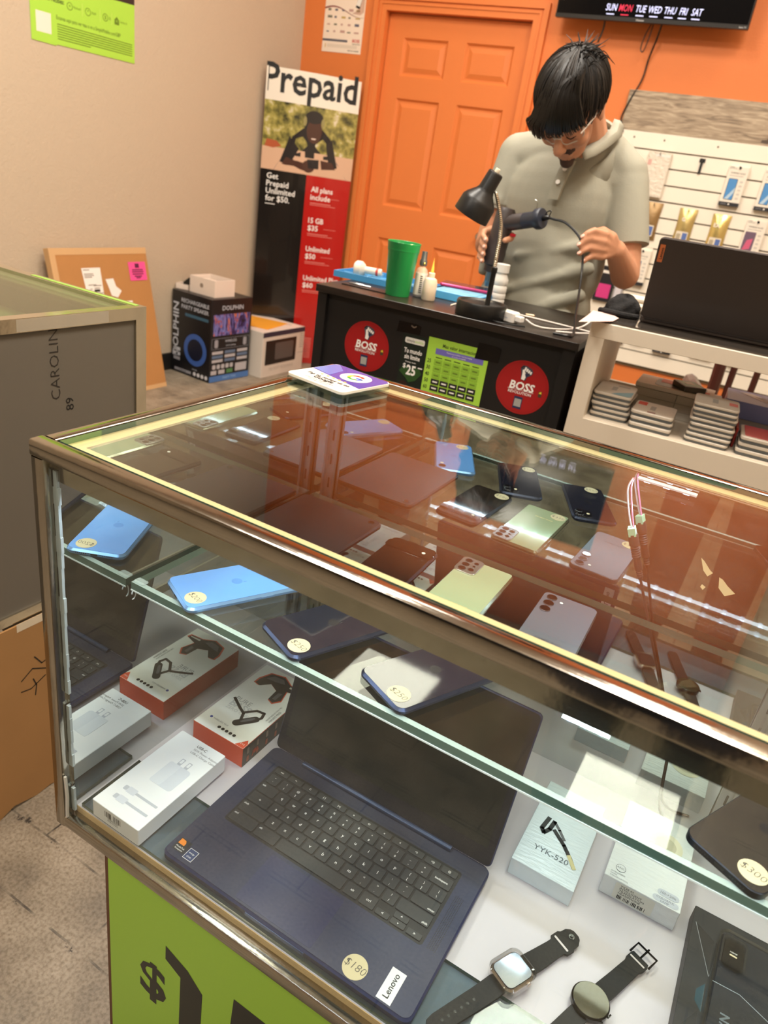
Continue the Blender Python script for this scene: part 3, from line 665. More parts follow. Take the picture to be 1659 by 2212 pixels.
g.rbox(-.160, -.144, .160, .204, 0, .0004, .001, M('silver tag', (206, 206, 212), .3, .3), T=B); g.text('Lenovo', .0095, ink, B @ TR(-.152, .182, .0006, rz=PI / 2), bold=.012, y=-.003); obj('lid_tag', g, lid)
# ---------------- shrink-wrapped white boxes
wrap = M('shrink wrapped pale card', (206, 216, 224), .16, coat=.8, bump=.22, bscale=70, stretch=(1, 4, 1)); wrapw = M('shrink wrapped white card', (224, 226, 228), .16, coat=.8, bump=.22, bscale=70, stretch=(1, 4, 1))
t = thing('earphone_box', 'pale blue white shrink wrapped box with a clip headset picture, right of the laptop', 'box', TR(.554, .3415, ZD))
obj('carton', G().rbox(-.0405, .0405, -.0790, .0790, 0, .0265, .001, wrap, .0005), t)
P = TR(0, 0, .0268); g = G(); g.text('YYK-520', .0125, M('slate print', (86, 92, 100), .5), P, x=.0, y=-.048); obj('lettering', g, t)
g = G(); flat_path(g, [(-.008, -.004), (.010, -.020), (.022, -.034), (.030, -.046)], .0055, M('headset photo black', (36, 36, 38), .35), P, .0001); flat_path(g, [(.020, -.032), (.031, -.047)], .0052, M('boom gold', (196, 186, 140), .3), P, .0002)
flat_path(g, [(-.020, .012), (-.0235, -.010), (-.019, -.016), (-.014, -.006), (-.012, .010)], .0058, M('headset photo black', (36, 36, 38), .35), P, .0001); flat_path(g, [(-.012, .01), (-.002, .0), (.008, -.012)], .004, M('headset photo grey', (92, 92, 96), .35), P, .0001)
obj('picture', g, t)
t = thing('translator_box', 'white shrink wrapped translation headphone box with a barcode label on its front', 'box', TR(.6655, .381, ZD))
obj('carton', G().rbox(-.0460, .0460, -.0720, .0720, 0, .031, .001, wrapw, .0005), t)
P = TR(0, 0, .0313); g = G(); g.cyl(-.030, -.052, 0, .0001, .0062, gp, T=P); g.cyl(-.030, -.052, .0001, .0002, .0056, wrapw, T=P); g.text('ANC', .0048, gp, P, x=-.030, y=-.0535, z=.0003)
for k, s in enumerate(('INTELLIGENT', 'NOISE', 'CANCELLATION')): g.text(s, .0030, gp, P, al='L', x=-.040, y=-.0625 - k * .0035)
g.prism(rr(.016, .042, -.060, -.050, .005), 0, .0001, gl_, T=P); g.text('10h+30h', .0055, gp, P, x=.029, y=-.057, z=.0002); g.prism(rr(.012, .043, -.0705, -.0615, .0045), 0, .0001, gl_, T=P); g.text('COLORFUL', .0042, gp, P, x=.027, y=-.0655, z=.0002); g.text('LAMP', .0042, gp, P, x=.027, y=-.0698, z=.0002)
obj('lettering', g, t)
g = G(); g.cyl(.012, .022, 0, .0001, .022, M('earphone photo', (220, 212, 188), .4), T=P); g.cyl(.012, .022, .0001, .0002, .014, M('earphone photo inner', (190, 182, 160), .4), T=P); obj('picture', g, t)
A = front(-.006, -.0722, .0155); g = G(); g.prism(rr(-.024, .024, -.013, .013, .002), 0, .0001, M('label paper', (222, 218, 208), .5), T=A)
for k, s in enumerate(('YX38 AI', 'INTELLIGENT', 'TRANSLATION', 'HEADPHONE')): g.text(s, .0046, ink, A, al='L', x=-.018, y=.0082 - k * .0040, z=.0002)
for k in range(22):
    if random.random() < .8: g.quad(-.018 + k * .0016, -.018 + k * .0016 + random.choice((.0006, .0011)), -.0115, -.0055, ink, A, .0002)
obj('barcode_label', g, t)
# ---------------- watches
def strap(g, pts, wd, th, m, T):
    # pts: (distance along, width factor, height of underside)
    vs = []; fs = []
    for s_, k, z in pts: vs += [(-wd * k / 2, s_, z), (wd * k / 2, s_, z), (wd * k / 2 * .96, s_, z + th), (-wd * k / 2 * .96, s_, z + th)]
    n = len(pts)
    for i in range(n - 1):
        for a in range(4): fs.append((i * 4 + a, i * 4 + (a + 1) % 4, i * 4 + 4 + (a + 1) % 4, i * 4 + 4 + a))
    fs += [(0, 3, 2, 1), ((n - 1) * 4, (n - 1) * 4 + 1, (n - 1) * 4 + 2, (n - 1) * 4 + 3)]
    g.add(vs, fs, m, T)
rub = M('black rubber strap', (22, 23, 25), .6, spec=.3)
t = thing('smartwatch', 'square smartwatch in a clear bumper with a black rubber strap', 'watch', TR(.5660, .1340, ZP, rz=math.radians(-27)))
rose = M('rose aluminium', (206, 186, 172), .25, .9)
obj('watch_case', G().prism(rr(-.0175, .0175, -.0205, .0205, .0085, 6), .004, .0125, rose, .0022), t)
obj('display', G().prism(rr(-.0155, .0155, -.0185, .0185, .0072, 6), .0124, .0134, M('watch glass', (40, 42, 46), .1), .0006), t)
clr = glass_mat('clear tpu', (232, 232, 230), 1.6, .03)
g = G(); o1 = rr(-.0195, .0195, -.0225, .0225, .010, 6); i1 = rr(-.0160, .0160, -.0190, .0190, .0076, 6); n = len(o1)
vs = [(x, y, .0035) for x, y in o1] + [(x, y, .0140) for x, y in o1] + [(x, y, .0150) for x, y in rr(-.018, .018, -.021, .021, .009, 6)] + [(x, y, .0142) for x, y in i1]
fs = [(j * n + i, j * n + (i + 1) % n, (j + 1) * n + (i + 1) % n, (j + 1) * n + i) for j in range(3) for i in range(n)]
g.add(vs, fs, clr); obj('bumper', g, t, 'clear plastic bumper')
g = G(); strap(g, [(.019, .92, .004), (.027, .95, .0015), (.045, .92, 0.0), (.066, .84, 0), (.073, .86, 0), (.076, 1.12, 0), (.086, 1.12, 0), (.089, .95, 0), (.097, .9, 0), (.102, .62, 0), (.104, .3, 0)], .0245, .0026, rub, None); o = obj('upper_strap', g, t)
sl = G(); sl.rbox(-.0105, .0105, .0775, .0800, .0027, .0030, .001, M('strap slot', (196, 186, 186), .5)); obj('slot', sl, o)
g = G(); g.cyl(0, .096, .0026, .0031, .0034, M('pin steel', (90, 92, 95), .2, 1)); g.cyl(0, .096, .0031, .0046, .0016, M('pin steel', (90, 92, 95), .2, 1), .0004); obj('pin', g, o)
g = G(); strap(g, [(-.019, .92, .004), (-.027, .95, .0015), (-.045, .92, 0), (-.10, .84, 0), (-.108, .7, 0), (-.112, .3, 0)], .0245, .0026, rub, None); o = obj('lower_strap', g, t)
for k in range(6): obj('hole', G().cyl(0, -.052 - k * .0085, .0026, .0028, .0016, black, n=10), o)
obj('crown', G().cyl(0, 0, 0, .0022, .0032, rose, .0005, TR(.0175, .008, .0085, ry=PI / 2), n=16), t)
t = thing('smartwatch', 'round black smartwatch with a steel buckle strap, right of the square one', 'watch', TR(.6480, .1560, ZP, rz=math.radians(-23)))
wb_ = M('watch black steel', (26, 26, 28), .22, .8)
obj('watch_case', G().cyl(0, 0, .002, .0105, .0205, wb_, .0016, n=40), t)
obj('display', G().cyl(0, 0, .0104, .0110, .0192, M('round watch glass', (58, 56, 42), .04, coat=1), .0004, n=40), t)
for y in (-.008, .006): obj('button', G().rbox(-.003, .003, -.0012, .0012, 0, .0016, .0011, wb_, T=TR(.0200, y, .006, ry=PI / 2) @ TR(0, 0, 0, rz=PI / 2)), t)
g = G(); strap(g, [(.0165, .95, .003), (.026, .98, .001), (.045, .95, 0), (.078, .90, 0), (.083, 1.06, 0), (.092, 1.06, 0), (.095, .95, 0)], .0215, .0025, rub, None); o = obj('upper_strap', g, t)
sl = G(); sl.rbox(-.0095, .0095, .0865, .0886, .0026, .0029, .001, M('strap slot', (196, 186, 186), .5)); obj('slot', sl, o)
g = G(); B = .0022
g.tube([(-.0125, .092, .002), (-.0125, .108, .003), (.0125, .108, .003), (.0125, .092, .002)], .0013, wb_, smooth=False, n=8); g.tube([(0, .094, .0032), (0, .1105, .0042)], .0012, wb_, n=8); obj('buckle', g, t, 'black steel buckle')
g = G(); strap(g, [(-.0165, .95, .003), (-.026, .98, .001), (-.045, .95, 0), (-.11, .86, 0), (-.115, .5, 0)], .0215, .0025, rub, None); obj('lower_strap', g, t)
# ---------------- phone in a clear case on a black box
t = thing('phone_box', 'matt black phone box with triangular cutout print at the lower right', 'box', TR(.800, .243, ZD))
mb = M('matt black card', (48, 48, 50), .55, spec=.3); mbl = M('satin black print', (40, 41, 44), .25)
obj('carton', G().rbox(-.073, .073, -.125, .098, 0, .024, .0015, mb, .0004), t)
g = G(); P = TR(0, 0, .0242); g.poly([(-.069, .074), (-.046, .060), (-.047, .012)], mbl, P); g.poly([(-.052, -.035), (-.052, -.075), (-.066, -.062)], mbl, P); g.poly([(-.049, .0), (-.057, -.012), (-.057, -.026), (-.049, -.036)], M('blue foil', (40, 70, 84), .2), P)
flat_path(g, [(-.0692, .074), (-.0470, .011)], .0006, M('foil line', (150, 152, 158), .3), P, .0001); obj('print', g, t)
t = thing('smartphone', 'black phone in a clear case, lying on the matt black phone box', 'phone', TR(.793, .2375, ZD + .0246, rz=math.radians(-2)))
obj('body', G().prism(rr(-.0375, .0375, -.080, .080, .009, 5), .0015, .0095, M('smoked glass', (34, 40, 50), .1, coat=.8), .002), t)
g = G(); flat_path(g, [(-.0375, .004), (-.01, .006), (.03, -.010), (.0375, -.014)], .0008, M('pale crease', (150, 160, 168), .3), None, .0098); g.text('N7VIC', .013, M('silver logo', (110, 122, 134), .3, .3), TR(-.024, -.045, .0098, rz=-PI / 2 + .03), bold=.03); obj('print', g, t)
o = obj('camera_island', G().prism(rr(-.0335, -.0115, .030, .070, .006, 5), .0095, .0112, M('island black', (12, 13, 18), .06, coat=1), .0004), t)
for y in (.061, .038): obj('lens', G().cyl(-.0225, y, .0112, .0116, .0052, lensm), o)
obj('lettering', G().text('108MP', .0030, inkw, TR(-.0225, .0510, .0114)), o)
obj('flash', G().rbox(-.0265, -.0185, .0470, .0490, .0112, .0114, .0009, M('flash', (230, 215, 180), .3)), o)
g = G(); n_ = 28; o1 = rr(-.0405, .0405, -.083, .083, .0125, 6); o2 = rr(-.0395, .0395, -.082, .082, .0115, 6); i2 = rr(-.0365, .0365, -.079, .079, .0085, 6); n = len(o1)
vs = [(x, y, 0) for x, y in o1] + [(x, y, .0095) for x, y in o1] + [(x, y, .0112) for x, y in o2] + [(x, y, .0104) for x, y in i2]
g.add(vs, [(j * n + i, j * n + (i + 1) % n, (j + 1) * n + (i + 1) % n, (j + 1) * n + i) for j in range(3) for i in range(n)], clr)
o1 = rr(-.0360, -.0090, .0275, .0725, .008, 6); i1 = rr(-.0340, -.0110, .0295, .0705, .0065, 6); n = len(o1)
vs = [(x, y, .0104) for x, y in o1] + [(x, y, .0124) for x, y in o1] + [(x, y, .0124) for x, y in i1]
g.add(vs, [(j * n + i, j * n + (i + 1) % n, (j + 1) * n + (i + 1) % n, (j + 1) * n + i) for j in range(2) for i in range(n)], clr); obj('clear_case', g, t, 'clear plastic case')
# ---------------- review plate on the showcase top
t = thing('review_plate', 'acrylic review plate with a multicolour letter G on the showcase top', 'plate', TR(.0690, .4425, H + .0002, rz=math.radians(-9)))
ac = glass_mat('acrylic', (225, 235, 232), 1.5)
obj('acrylic_back', G().rbox(-.0545, .0545, -.0545, .0545, 0, .005, .008, ac, .0005), t)
pw = M('plate cream', (238, 232, 220), .18, coat=.5); pb = M('plate blue', (62, 72, 168), .16, coat=.6); pb2 = M('plate light blue', (92, 120, 200), .16, coat=.6)
obj('face', G().rbox(-.0535, .0535, -.0535, .0535, .005, .0095, .008, pw, .0006), t)
P = TR(0, 0, .0096); g = G()
g.poly([(-.0520, -.001), (.0530, -.018), (.0530, .046), (.0465, .0525), (-.0465, .0525), (-.0520, .046)], pb, P)
g.poly([(-.0520, .002), (-.015, -.005), (-.02, .03), (-.0465, .0525), (-.0520, .046)], pb2, P, .0001)
obj('print', g, t)
g = G(); g.cyl(.014, .020, 0, .0002, .0235, pw, T=P @ TR(0, 0, .0001), n=40)
def arc(g, r0, r1, a0, a1, m, T, z, n=10):
    vs = []
    for i in range(n + 1):
        a = math.radians(a0 + (a1 - a0) * i / n); vs += [(r0 * math.cos(a), r0 * math.sin(a), z), (r1 * math.cos(a), r1 * math.sin(a), z)]
    g.add(vs, [(2 * i, 2 * i + 1, 2 * i + 3, 2 * i + 2) for i in range(n)], m, T)
Q = P @ TR(.014, .020, 0); z = .0004
arc(g, .0080, .0128, 42, 150, M('logo red', (214, 52, 44), .3), Q, z); arc(g, .0080, .0128, 150, 212, M('logo yellow', (236, 176, 40), .3), Q, z); arc(g, .0080, .0128, 212, 315, M('logo green', (52, 150, 72), .3), Q, z); arc(g, .0080, .0128, 315, 360, M('logo blue', (60, 100, 205), .3), Q, z)
g.quad(0, .0128, -.0022, .0022, M('logo blue', (60, 100, 205), .3), Q, z); obj('emblem', g, t)
g = G()
for k in range(5):
    pts = [((.0032 if j % 2 == 0 else .0014) * math.cos(PI / 2 + j * PI / 5) - .022 + k * .011, (.0032 if j % 2 == 0 else .0014) * math.sin(PI / 2 + j * PI / 5) - .0125) for j in range(10)]
    c0 = [(-.022 + k * .011, -.0125)]; g.add([(x, y, .0003) for x, y in pts] + [(c0[0][0], c0[0][1], .0003)], [(j, (j + 1) % 10, 10) for j in range(10)], M('star gold', (226, 176, 90), .3), P)
g.text('Tap to review us on', .0098, ink, P, x=0, y=-.0265, z=.0003, bold=.02); g.text('Google', .0125, ink, P, x=0, y=-.0360, z=.0003, bold=.02)
g.text('powered by Tappy reviews', .0048, ink, P, x=0, y=-.0425, z=.0003); g.text('www.tappyreviews.com', .004, ink, P, x=.002, y=-.0480, z=.0003); obj('lettering', g, t)
# ================================================================== left side: second showcase, cardboard, boxes
t = thing('grey_showcase', 'second chrome framed showcase at the left with a grey end panel stencilled in black', 'showcase', TR(-.42, .544, 0))
ch2 = M('scratched chrome', (214, 208, 192), .12, 1.0, var=.12, scale=18, bump=.06, bscale=22)
def r2(nm, *b):
    return obj(nm, G().box(*b, ch2), t)
r2('rail', -.9, 0, -.022, 0, .943, .965); r2('rail', -.022, 0, -.8, -.022, .943, .965); r2('rail', -.022, 0, -.8, -.024, .428, .446); r2('rail', -.9, -.024, -.022, 0, .428, .446)
r2('post', -.022, 0, -.024, 0, .02, .943)
ts = M('green wear', (128, 160, 62), .6)
g = G(); g.box(-.30, -.012, -.0155, -.006, .9650, .9656, ts); obj('rail_tape', g, t, 'green tape on the back rail')
g = G(); g.box(-.0012, .0004, -.26, -.085, .9445, .9635, M('clear tape', (206, 198, 182), .2, alpha=.45)); obj('packing_tape', g, t, 'clear packing tape on the rail')
obj('end_panel', G().box(-.010, -.0045, -.8, -.022, .446, .943, M('grey panel', (104, 98, 88), .55, var=.05, scale=8)), t)
A = right(-.0042, -.190, .830) @ TR(0, 0, 0, rz=PI / 2); g = G(); st = M('stencil black', (44, 38, 32), .7)
g.text('CAROLIN', .0255, st, A, al='L', bold=-.012, sx=1.10, x=-.006, y=-.005, z=.0002); g.text('89', .0220, M('stencil ink', (20, 18, 16), .7), A, al='L', sx=1.1, x=-.030, y=-.030, z=.0002); obj('lettering', g, t)
g = G(); V = [(-.9, -.8, .956), (-.020, -.8, .956), (-.020, -.020, .956), (-.9, -.020, .956)]; g.add(V + [(x, y, .9615) for x, y, z in V], [(0, 3, 2, 1), (4, 5, 6, 7)], glass_mat('green glass', (206, 220, 200), 1.0)); obj('top_glass', g, t)
g = G(); g.box(-.9, -.02, -.034, -.022, .951, .955, M('lip cream', (214, 216, 176), .4)); g.box(-.034, -.02, -.8, -.034, .951, .955, M('lip cream', (214, 216, 176), .4)); obj('glass_lip', g, t)
obj('inner_deck', G().box(-.9, -.012, -.8, -.005, .880, .886, M('pale lining', (196, 190, 164), .6)), t)
obj('back_panel', G().box(-.9, -.022, -.018, -.004, .02, .943, M('grey panel', (104, 98, 88), .55)), t)
f = thing('green_flyer', 'lime green flyer lying under the glass of the second showcase', 'flyer', TR(-.535, .44, .8864, rz=.06)); obj('sheet', G().box(-.055, .085, -.062, .062, 0, .0006, green), f); obj('caption', G().quad(-.045, -.02, -.056, -.04, M('flyer caption', (205, 200, 180), .5), z=.0009), f)
wrapm = M('crinkled wrap', (205, 196, 168), .3, bump=.5, scale=16); g = G(); n = 12
vs = [(-.20 + .3 * i / n, -.2 + .34 * j / n, .012 * random.random()) for j in range(n + 1) for i in range(n + 1)]
g.add(vs, [(j * (n + 1) + i, j * (n + 1) + i + 1, (j + 1) * (n + 1) + i + 1, (j + 1) * (n + 1) + i) for j in range(n) for i in range(n)], wrapm); f = thing('plastic_wrap', 'crumpled clear wrap under the glass of the second showcase', 'wrap', TR(-.62, .25, .888)); obj('sheet', g, f)
# cardboard sheet closing the base below the panel
t = thing('cardboard_sheet', 'tall brown cardboard sheet with a pen scribble under the grey end panel', 'cardboard', TR(-.4195, .0, 0))
g = G(); top = [(.30, .420), (.505, .402)]; jag = [(.520, .0), (.44, .0), (.33, .0), (.30, .0), (.282, .004), (.25, .0), (.2, .012), (.17, .0), (-.3, .0)]
g.prism([(-.3, .424)] + [(y, z) for y, z in reversed(jag)] + [(.520, .424)], 0, .004, M('brown board', (164, 122, 74), .8, var=.10, scale=9), T=right(0, 0, 0)); obj('sheet', g, t, sm=False)
g = G(); flat_path(g, [(.238, .300), (.262, .316), (.292, .300)], .0022, ink, right(.0045, 0, 0), 0); flat_path(g, [(.262, .292), (.268, .274), (.264, .252)], .0022, ink, right(.0045, 0, 0), 0); flat_path(g, [(.236, .276), (.256, .272), (.288, .286)], .0022, ink, right(.0045, 0, 0), 0); flat_path(g, [(.268, .340), (.282, .318), (.300, .322)], .0022, ink, right(.0045, 0, 0), 0); obj('scribble', g, t)
g = G(); g.box(.004, .0044, .238, .296, .410, .4265, M('white tape', (214, 200, 176), .4)); obj('tape', g, t)
# big flat carton leaning on the left wall
LN = math.atan2(.17, .71)
t = thing('flat_carton', 'big flat cardboard carton with shipping labels leaning on the beige wall', 'box', TR(-2.300, 1.878, 0, rz=PI / 2) @ TR(0, 0, 0, rx=-LN))
LB = G(); LB.box(0, .585, 0, .034, 0, .73, M('kraft carton', (176, 124, 70), .8, var=.05, scale=12)); obj('carton', LB, t)
g = G(); g.box(-.001, .03, -.0012, .0345, .0221, .6999, cardl); g.box(-.001, .586, -.0012, .0345, .700, .731, cardl); g.box(-.001, .586, -.0012, .0345, 0, .022, cardl); obj('edge_tape', g, t)
pink = M('hot pink label', (238, 82, 150), .5); FL = front(0, -.0022, 0)
g = G(); g.quad(.452, .565, .568, .660, pink, FL); o = obj('pink_label', g, t, 'hot pink printed label')
g = G()
for k, (z, w_) in enumerate(((.618, .072), (.608, .078), (.597, .074), (.586, .05), (.578, .03))): g.quad(.508 - w_ / 2, .508 + w_ / 2, z, z + .006, M('plum ink', (90, 24, 64), .6), FL, .0003)
g.quad(.494, .522, .630, .652, M('plum ink', (90, 24, 64), .6), FL, .0003); obj('print', g, o)
for lab, q in (('white shipping label', [(.160, .638), (.272, .638), (.268, .468), (.172, .468)]), ('torn white label', [(.293, .582), (.342, .584), (.352, .545), (.382, .522), (.352, .490), (.315, .502), (.304, .545)]), ('small white label', [(.388, .470), (.442, .470), (.442, .44), (.388, .44)])):
    g = G(); g.poly(list(reversed(q)), paper, FL); o = obj('shipping_label', g, t, lab)
    if lab == 'white shipping label':
        g = G()
        for z, x0, x1 in ((.627, .168, .205), (.608, .170, .225), (.600, .170, .228), (.592, .170, .215), (.556, .185, .232), (.536, .190, .205), (.552, .215, .262), (.540, .218, .250), (.516, .18, .27)): g.quad(x0, x1, z, z + .004, M('grey ink', (120, 110, 100), .6), FL, .0003)
        g.quad(.215, .25, .524, .536, ink, FL, .0003); obj('print', g, o)
# party speaker carton
t = thing('speaker_carton', 'black party speaker carton with a blue ring, standing by the beige wall', 'box', TR(-2.5255, 2.722, 0, rz=-.07))
kb_ = M('black glossy carton', (22, 22, 26), .35); SW, SD, SH = .322, .322, .476
obj('carton', G().rbox(0, SW, 0, SD, 0, SH, .003, kb_, .001), t)
FF = front(0, -.0006, 0); g = G(); blue_r = M('ring blue', (62, 96, 170), .35); navyp = M('cone navy', (20, 24, 44), .4)
sil = M('silver type', (190, 196, 208), .4)
g.cyl(0, 0, 0, .0003, .093, blue_r, T=FF @ TR(.200, .165, 0), n=40); g.cyl(0, 0, .0003, .0006, .063, navyp, T=FF @ TR(.200, .165, 0), n=40); obj('ring_print', g, t, 'blue speaker ring print')
g = G(); g.text('DOLPHIN', .064, sil, FF @ TR(.052, .255, 0, rz=PI / 2), bold=.02, y=-.004, sx=1.15); g.text('RECHARGEABLE', .031, sil, FF, x=.190, y=.420, z=.0004, bold=.015); g.text('PARTY SPEAKER', .031, sil, FF, x=.190, y=.385, z=.0004, bold=.015)
g.text('SP-2500', .012, sil, FF, x=.2, y=.045, z=.0004); g.quad(.11, .30, .345, .362, M('cyan band', (58, 96, 120), .4), FF)
for k in range(3): g.quad(.02, .075, .075 + k * .028, .095 + k * .028, M('silver type', (190, 196, 208), .4) if k else M('grey badge', (150, 150, 158), .4), FF)
g.text('B', .022, ink, FF, x=.048, y=.104, z=.0004, bold=.03)
g.quad(.03, .17, .014, .03, M('grey badge', (150, 150, 158), .4), FF); g.text('SUPER BASS', .012, ink, FF, x=.1, y=.017, z=.0004)
for k in range(4): g.cyl(0, 0, 0, .0003, .012, M('badge pale', (214, 214, 220), .4), T=FF @ TR(.2 + k * .032, .024, 0), n=14)
obj('lettering', g, t)
RF = right(SW + .0006, 0, 0); g = G()
g.text('DOLPHIN', .036, sil, RF, x=.165, y=.415, bold=.01, sx=1.1)
cm, nt, b_ = node_mat('concert photo'); tc = nt.nodes.new('ShaderNodeTexCoord'); mp = nt.nodes.new('ShaderNodeMapping'); mp.inputs['Scale'].default_value = (1, 20, 7); nt.links.new(tc.outputs['Object'], mp.inputs[0])
nz = nt.nodes.new('ShaderNodeTexNoise'); nz.inputs['Scale'].default_value = 1.6; nz.inputs['Detail'].default_value = 6; nz.inputs['Distortion'].default_value = 1.5; nt.links.new(mp.outputs[0], nz.inputs['Vector'])
nt.links.new(ramp(nt, nz.outputs[0], [(.34, C(24, 18, 30)), (.45, C(60, 46, 110)), (.52, C(120, 130, 200)), (.58, C(120, 60, 100)), (.66, C(206, 120, 70))]), b_.inputs['Base Color']); b_.inputs['Roughness'].default_value = .4
g.quad(.018, .305, .272, .392, cm, RF)
g.quad(.01, .31, .195, .196, sil, RF); g.quad(.01, .31, .255, .256, sil, RF); g.quad(.01, .011, .195, .256, sil, RF); g.quad(.309, .31, .195, .256, sil, RF); g.text('WIRELESS', .022, sil, RF, x=.16, y=.23, z=.0003); g.text('stereo pairing', .014, sil, RF, x=.16, y=.208, z=.0003)
for x in (.045, .275): g.prism(rr(x - .014, x + .014, .203, .249, .008), 0, .0003, M('grey badge', (150, 150, 158), .4), T=RF)
for k in range(3):
    for j in range(3): g.quad(.015 + j * .1, .10 + j * .1, .165 - k * .024, .182 - k * .024, M('slate chip', (92, 112, 140), .4) if (j + k) % 2 else M('pale chip', (178, 176, 180), .4), RF)
for k in range(5): g.prism(rr(.02 + k * .035, .046 + k * .035, .078, .104, .006), 0, .0003, M('pale chip', (178, 176, 180), .4), T=RF)
g.quad(.205, .30, .05, .098, M('pale chip', (178, 176, 180), .4), RF); g.quad(.01, .055, .046, .07, M('pale chip', (178, 176, 180), .4), RF); g.quad(.07, .12, .046, .07, M('pale chip', (178, 176, 180), .4), RF); g.quad(.135, .185, .046, .07, M('green chip', (80, 130, 80), .4), RF)
g.quad(0, SW, .003, .038, M('blue foot band', (74, 116, 178), .4), RF); g.text('PARTY TIME', .02, M('pale blue type', (150, 185, 225), .4), RF, x=.16, y=.014, z=.0003); obj('side_print', g, t)
# open white box and black gadget on the speaker carton
t = thing('open_white_box', 'small open white box on top of the speaker carton', 'box', TR(-2.432, 2.762, SH + .001, rz=-.04))
g = G(); wc2 = M('white box card', (232, 216, 202), .5); W_, D_, Hh = .195, .16, .092
g.box(0, W_, 0, .006, 0, Hh, wc2); g.box(0, W_, D_ - .006, D_, 0, Hh, wc2); g.box(0, .006, .006, D_ - .006, 0, Hh, wc2); g.box(W_ - .006, W_, .006, D_ - .006, 0, Hh, wc2); g.box(.006, W_ - .006, .006, D_ - .006, 0, .004, wc2); obj('tray', g, t)
obj('inner_fold', G().box(.02, W_ - .03, .02, .10, Hh - .02, Hh - .016, wc2), t); obj('mark', G().prism(rr(.08, .105, .038, .062, .01), 0, .0002, M('box mark', (150, 132, 118), .5), T=front(0, -.0003, 0)), t)
t = thing('white_tray', 'shallow white tray holding a dark gadget at the back of the speaker carton', 'tray', TR(-2.525, 2.745, SH + .001, rz=.25)); g = G()
g.box(0, .085, 0, .13, 0, .004, wc2); g.box(0, .085, 0, .005, 0, .03, wc2); g.box(0, .085, .125, .13, 0, .03, wc2); g.box(0, .005, 0, .13, 0, .03, wc2); g.box(.080, .085, 0, .13, 0, .03, wc2); obj('tray', g, t)
t2 = thing('dark_gadget', 'dark angular gadget with a yellow edge lying in the white tray', 'gadget', TR(-2.520, 2.755, SH + .005, rz=.25)); g = G()
g.prism([(.012, .0), (.105, .02), (.098, .052), (.05, .062), (.012, .03)], .03, .085, M('gadget black', (24, 26, 22), .4), .004, T=TR(0, .09, 0) @ FRONT @ TR(0, 0, -.035)); obj('shell', g, t2); obj('edge', G().tube([(.014, .052, .014), (.06, .05, .03), (.106, .048, .036)], .004, M('olive yellow', (150, 150, 50), .5)), t2)
# microwave carton
MW = TR(-2.108, 3.052, 0, rz=math.radians(90))
t = thing('microwave_carton', 'pale microwave carton with a dark oven picture, beside the speaker carton', 'box', MW)
ml, md, mh = .425, .40, .278
obj('carton', G().rbox(0, ml, 0, md, 0, mh, .003, M('pale carton', (206, 196, 184), .55, var=.06, scale=9), .001), t)
FF = front(0, -.0006, 0); g = G(); g.quad(0, ml, mh - .03, mh, M('carton navy', (40, 42, 62), .45), FF); g.prism(rr(.03, .34, .075, .225, .004), 0, .0004, M('oven photo black', (20, 19, 20), .3), T=FF); g.prism(rr(.125, .31, .10, .205, .01), .0004, .0008, M('oven window photo', (84, 78, 76), .3), T=FF)
g.text('900 WATT MICROWAVE', .03, M('carton grey type', (176, 166, 154), .5), FF, x=.2, y=.035, sx=.75); g.quad(.36, .46, .115, .117, gp, FF)
for k in range(7): g.quad(.375, .375 + .04 + (k % 3) * .012, .235 - k * .014, .238 - k * .014, gp, FF)
obj('front_print', g, t)
LFT = TR(-.0006, md, 0, rz=-PI / 2) @ FRONT; g = G(); g.text('MICROWAVE', .035, M('carton navy', (40, 42, 62), .45), LFT @ TR(.275, .15, 0, rz=PI / 2), bold=.02, sx=.8)
g.quad(.2, .29, .03, .06, M('carton blue', (80, 90, 120), .5), LFT); obj('side_print', g, t)
tp = G(); tp.quad(.005, ml - .005, .005, md - .005, M('top card', (226, 208, 196), .5), z=mh + .0006); obj('top_flap', tp, t)
t = thing('manila_envelope', 'orange manila envelope lying on the microwave carton', 'envelope', TR(-2.315, 3.255, mh + .0012, rz=.17)); g = G(); g.rbox(-.14, .14, -.135, .135, 0, .004, .004, M('manila orange', (232, 160, 44), .6, var=.04, scale=10), .001); obj('envelope', g, t); g = G(); flat_path(g, [(-.14, .135), (-.01, .05), (.14, .135)], .002, M('manila seam', (200, 132, 30), .6), None, .0042); obj('flap', g, t)
t = thing('letter', 'white folded letter at the far end of the microwave carton', 'letter', TR(-2.215, 3.43, mh + .0012, rz=.5)); g = G(); g.rbox(-.06, .06, -.085, .01, 0, .0014, .003, M('letter paper', (232, 210, 196), .6), 0); obj('sheet', g, t); g = G()
for k in range(3): flat_path(g, [(-.03 + k * .01, -.02 - k * .018), (.0 + k * .01, -.012 - k * .02), (.03, -.024 - k * .018)], .003, gp, None, .0018)
obj('print', g, t)
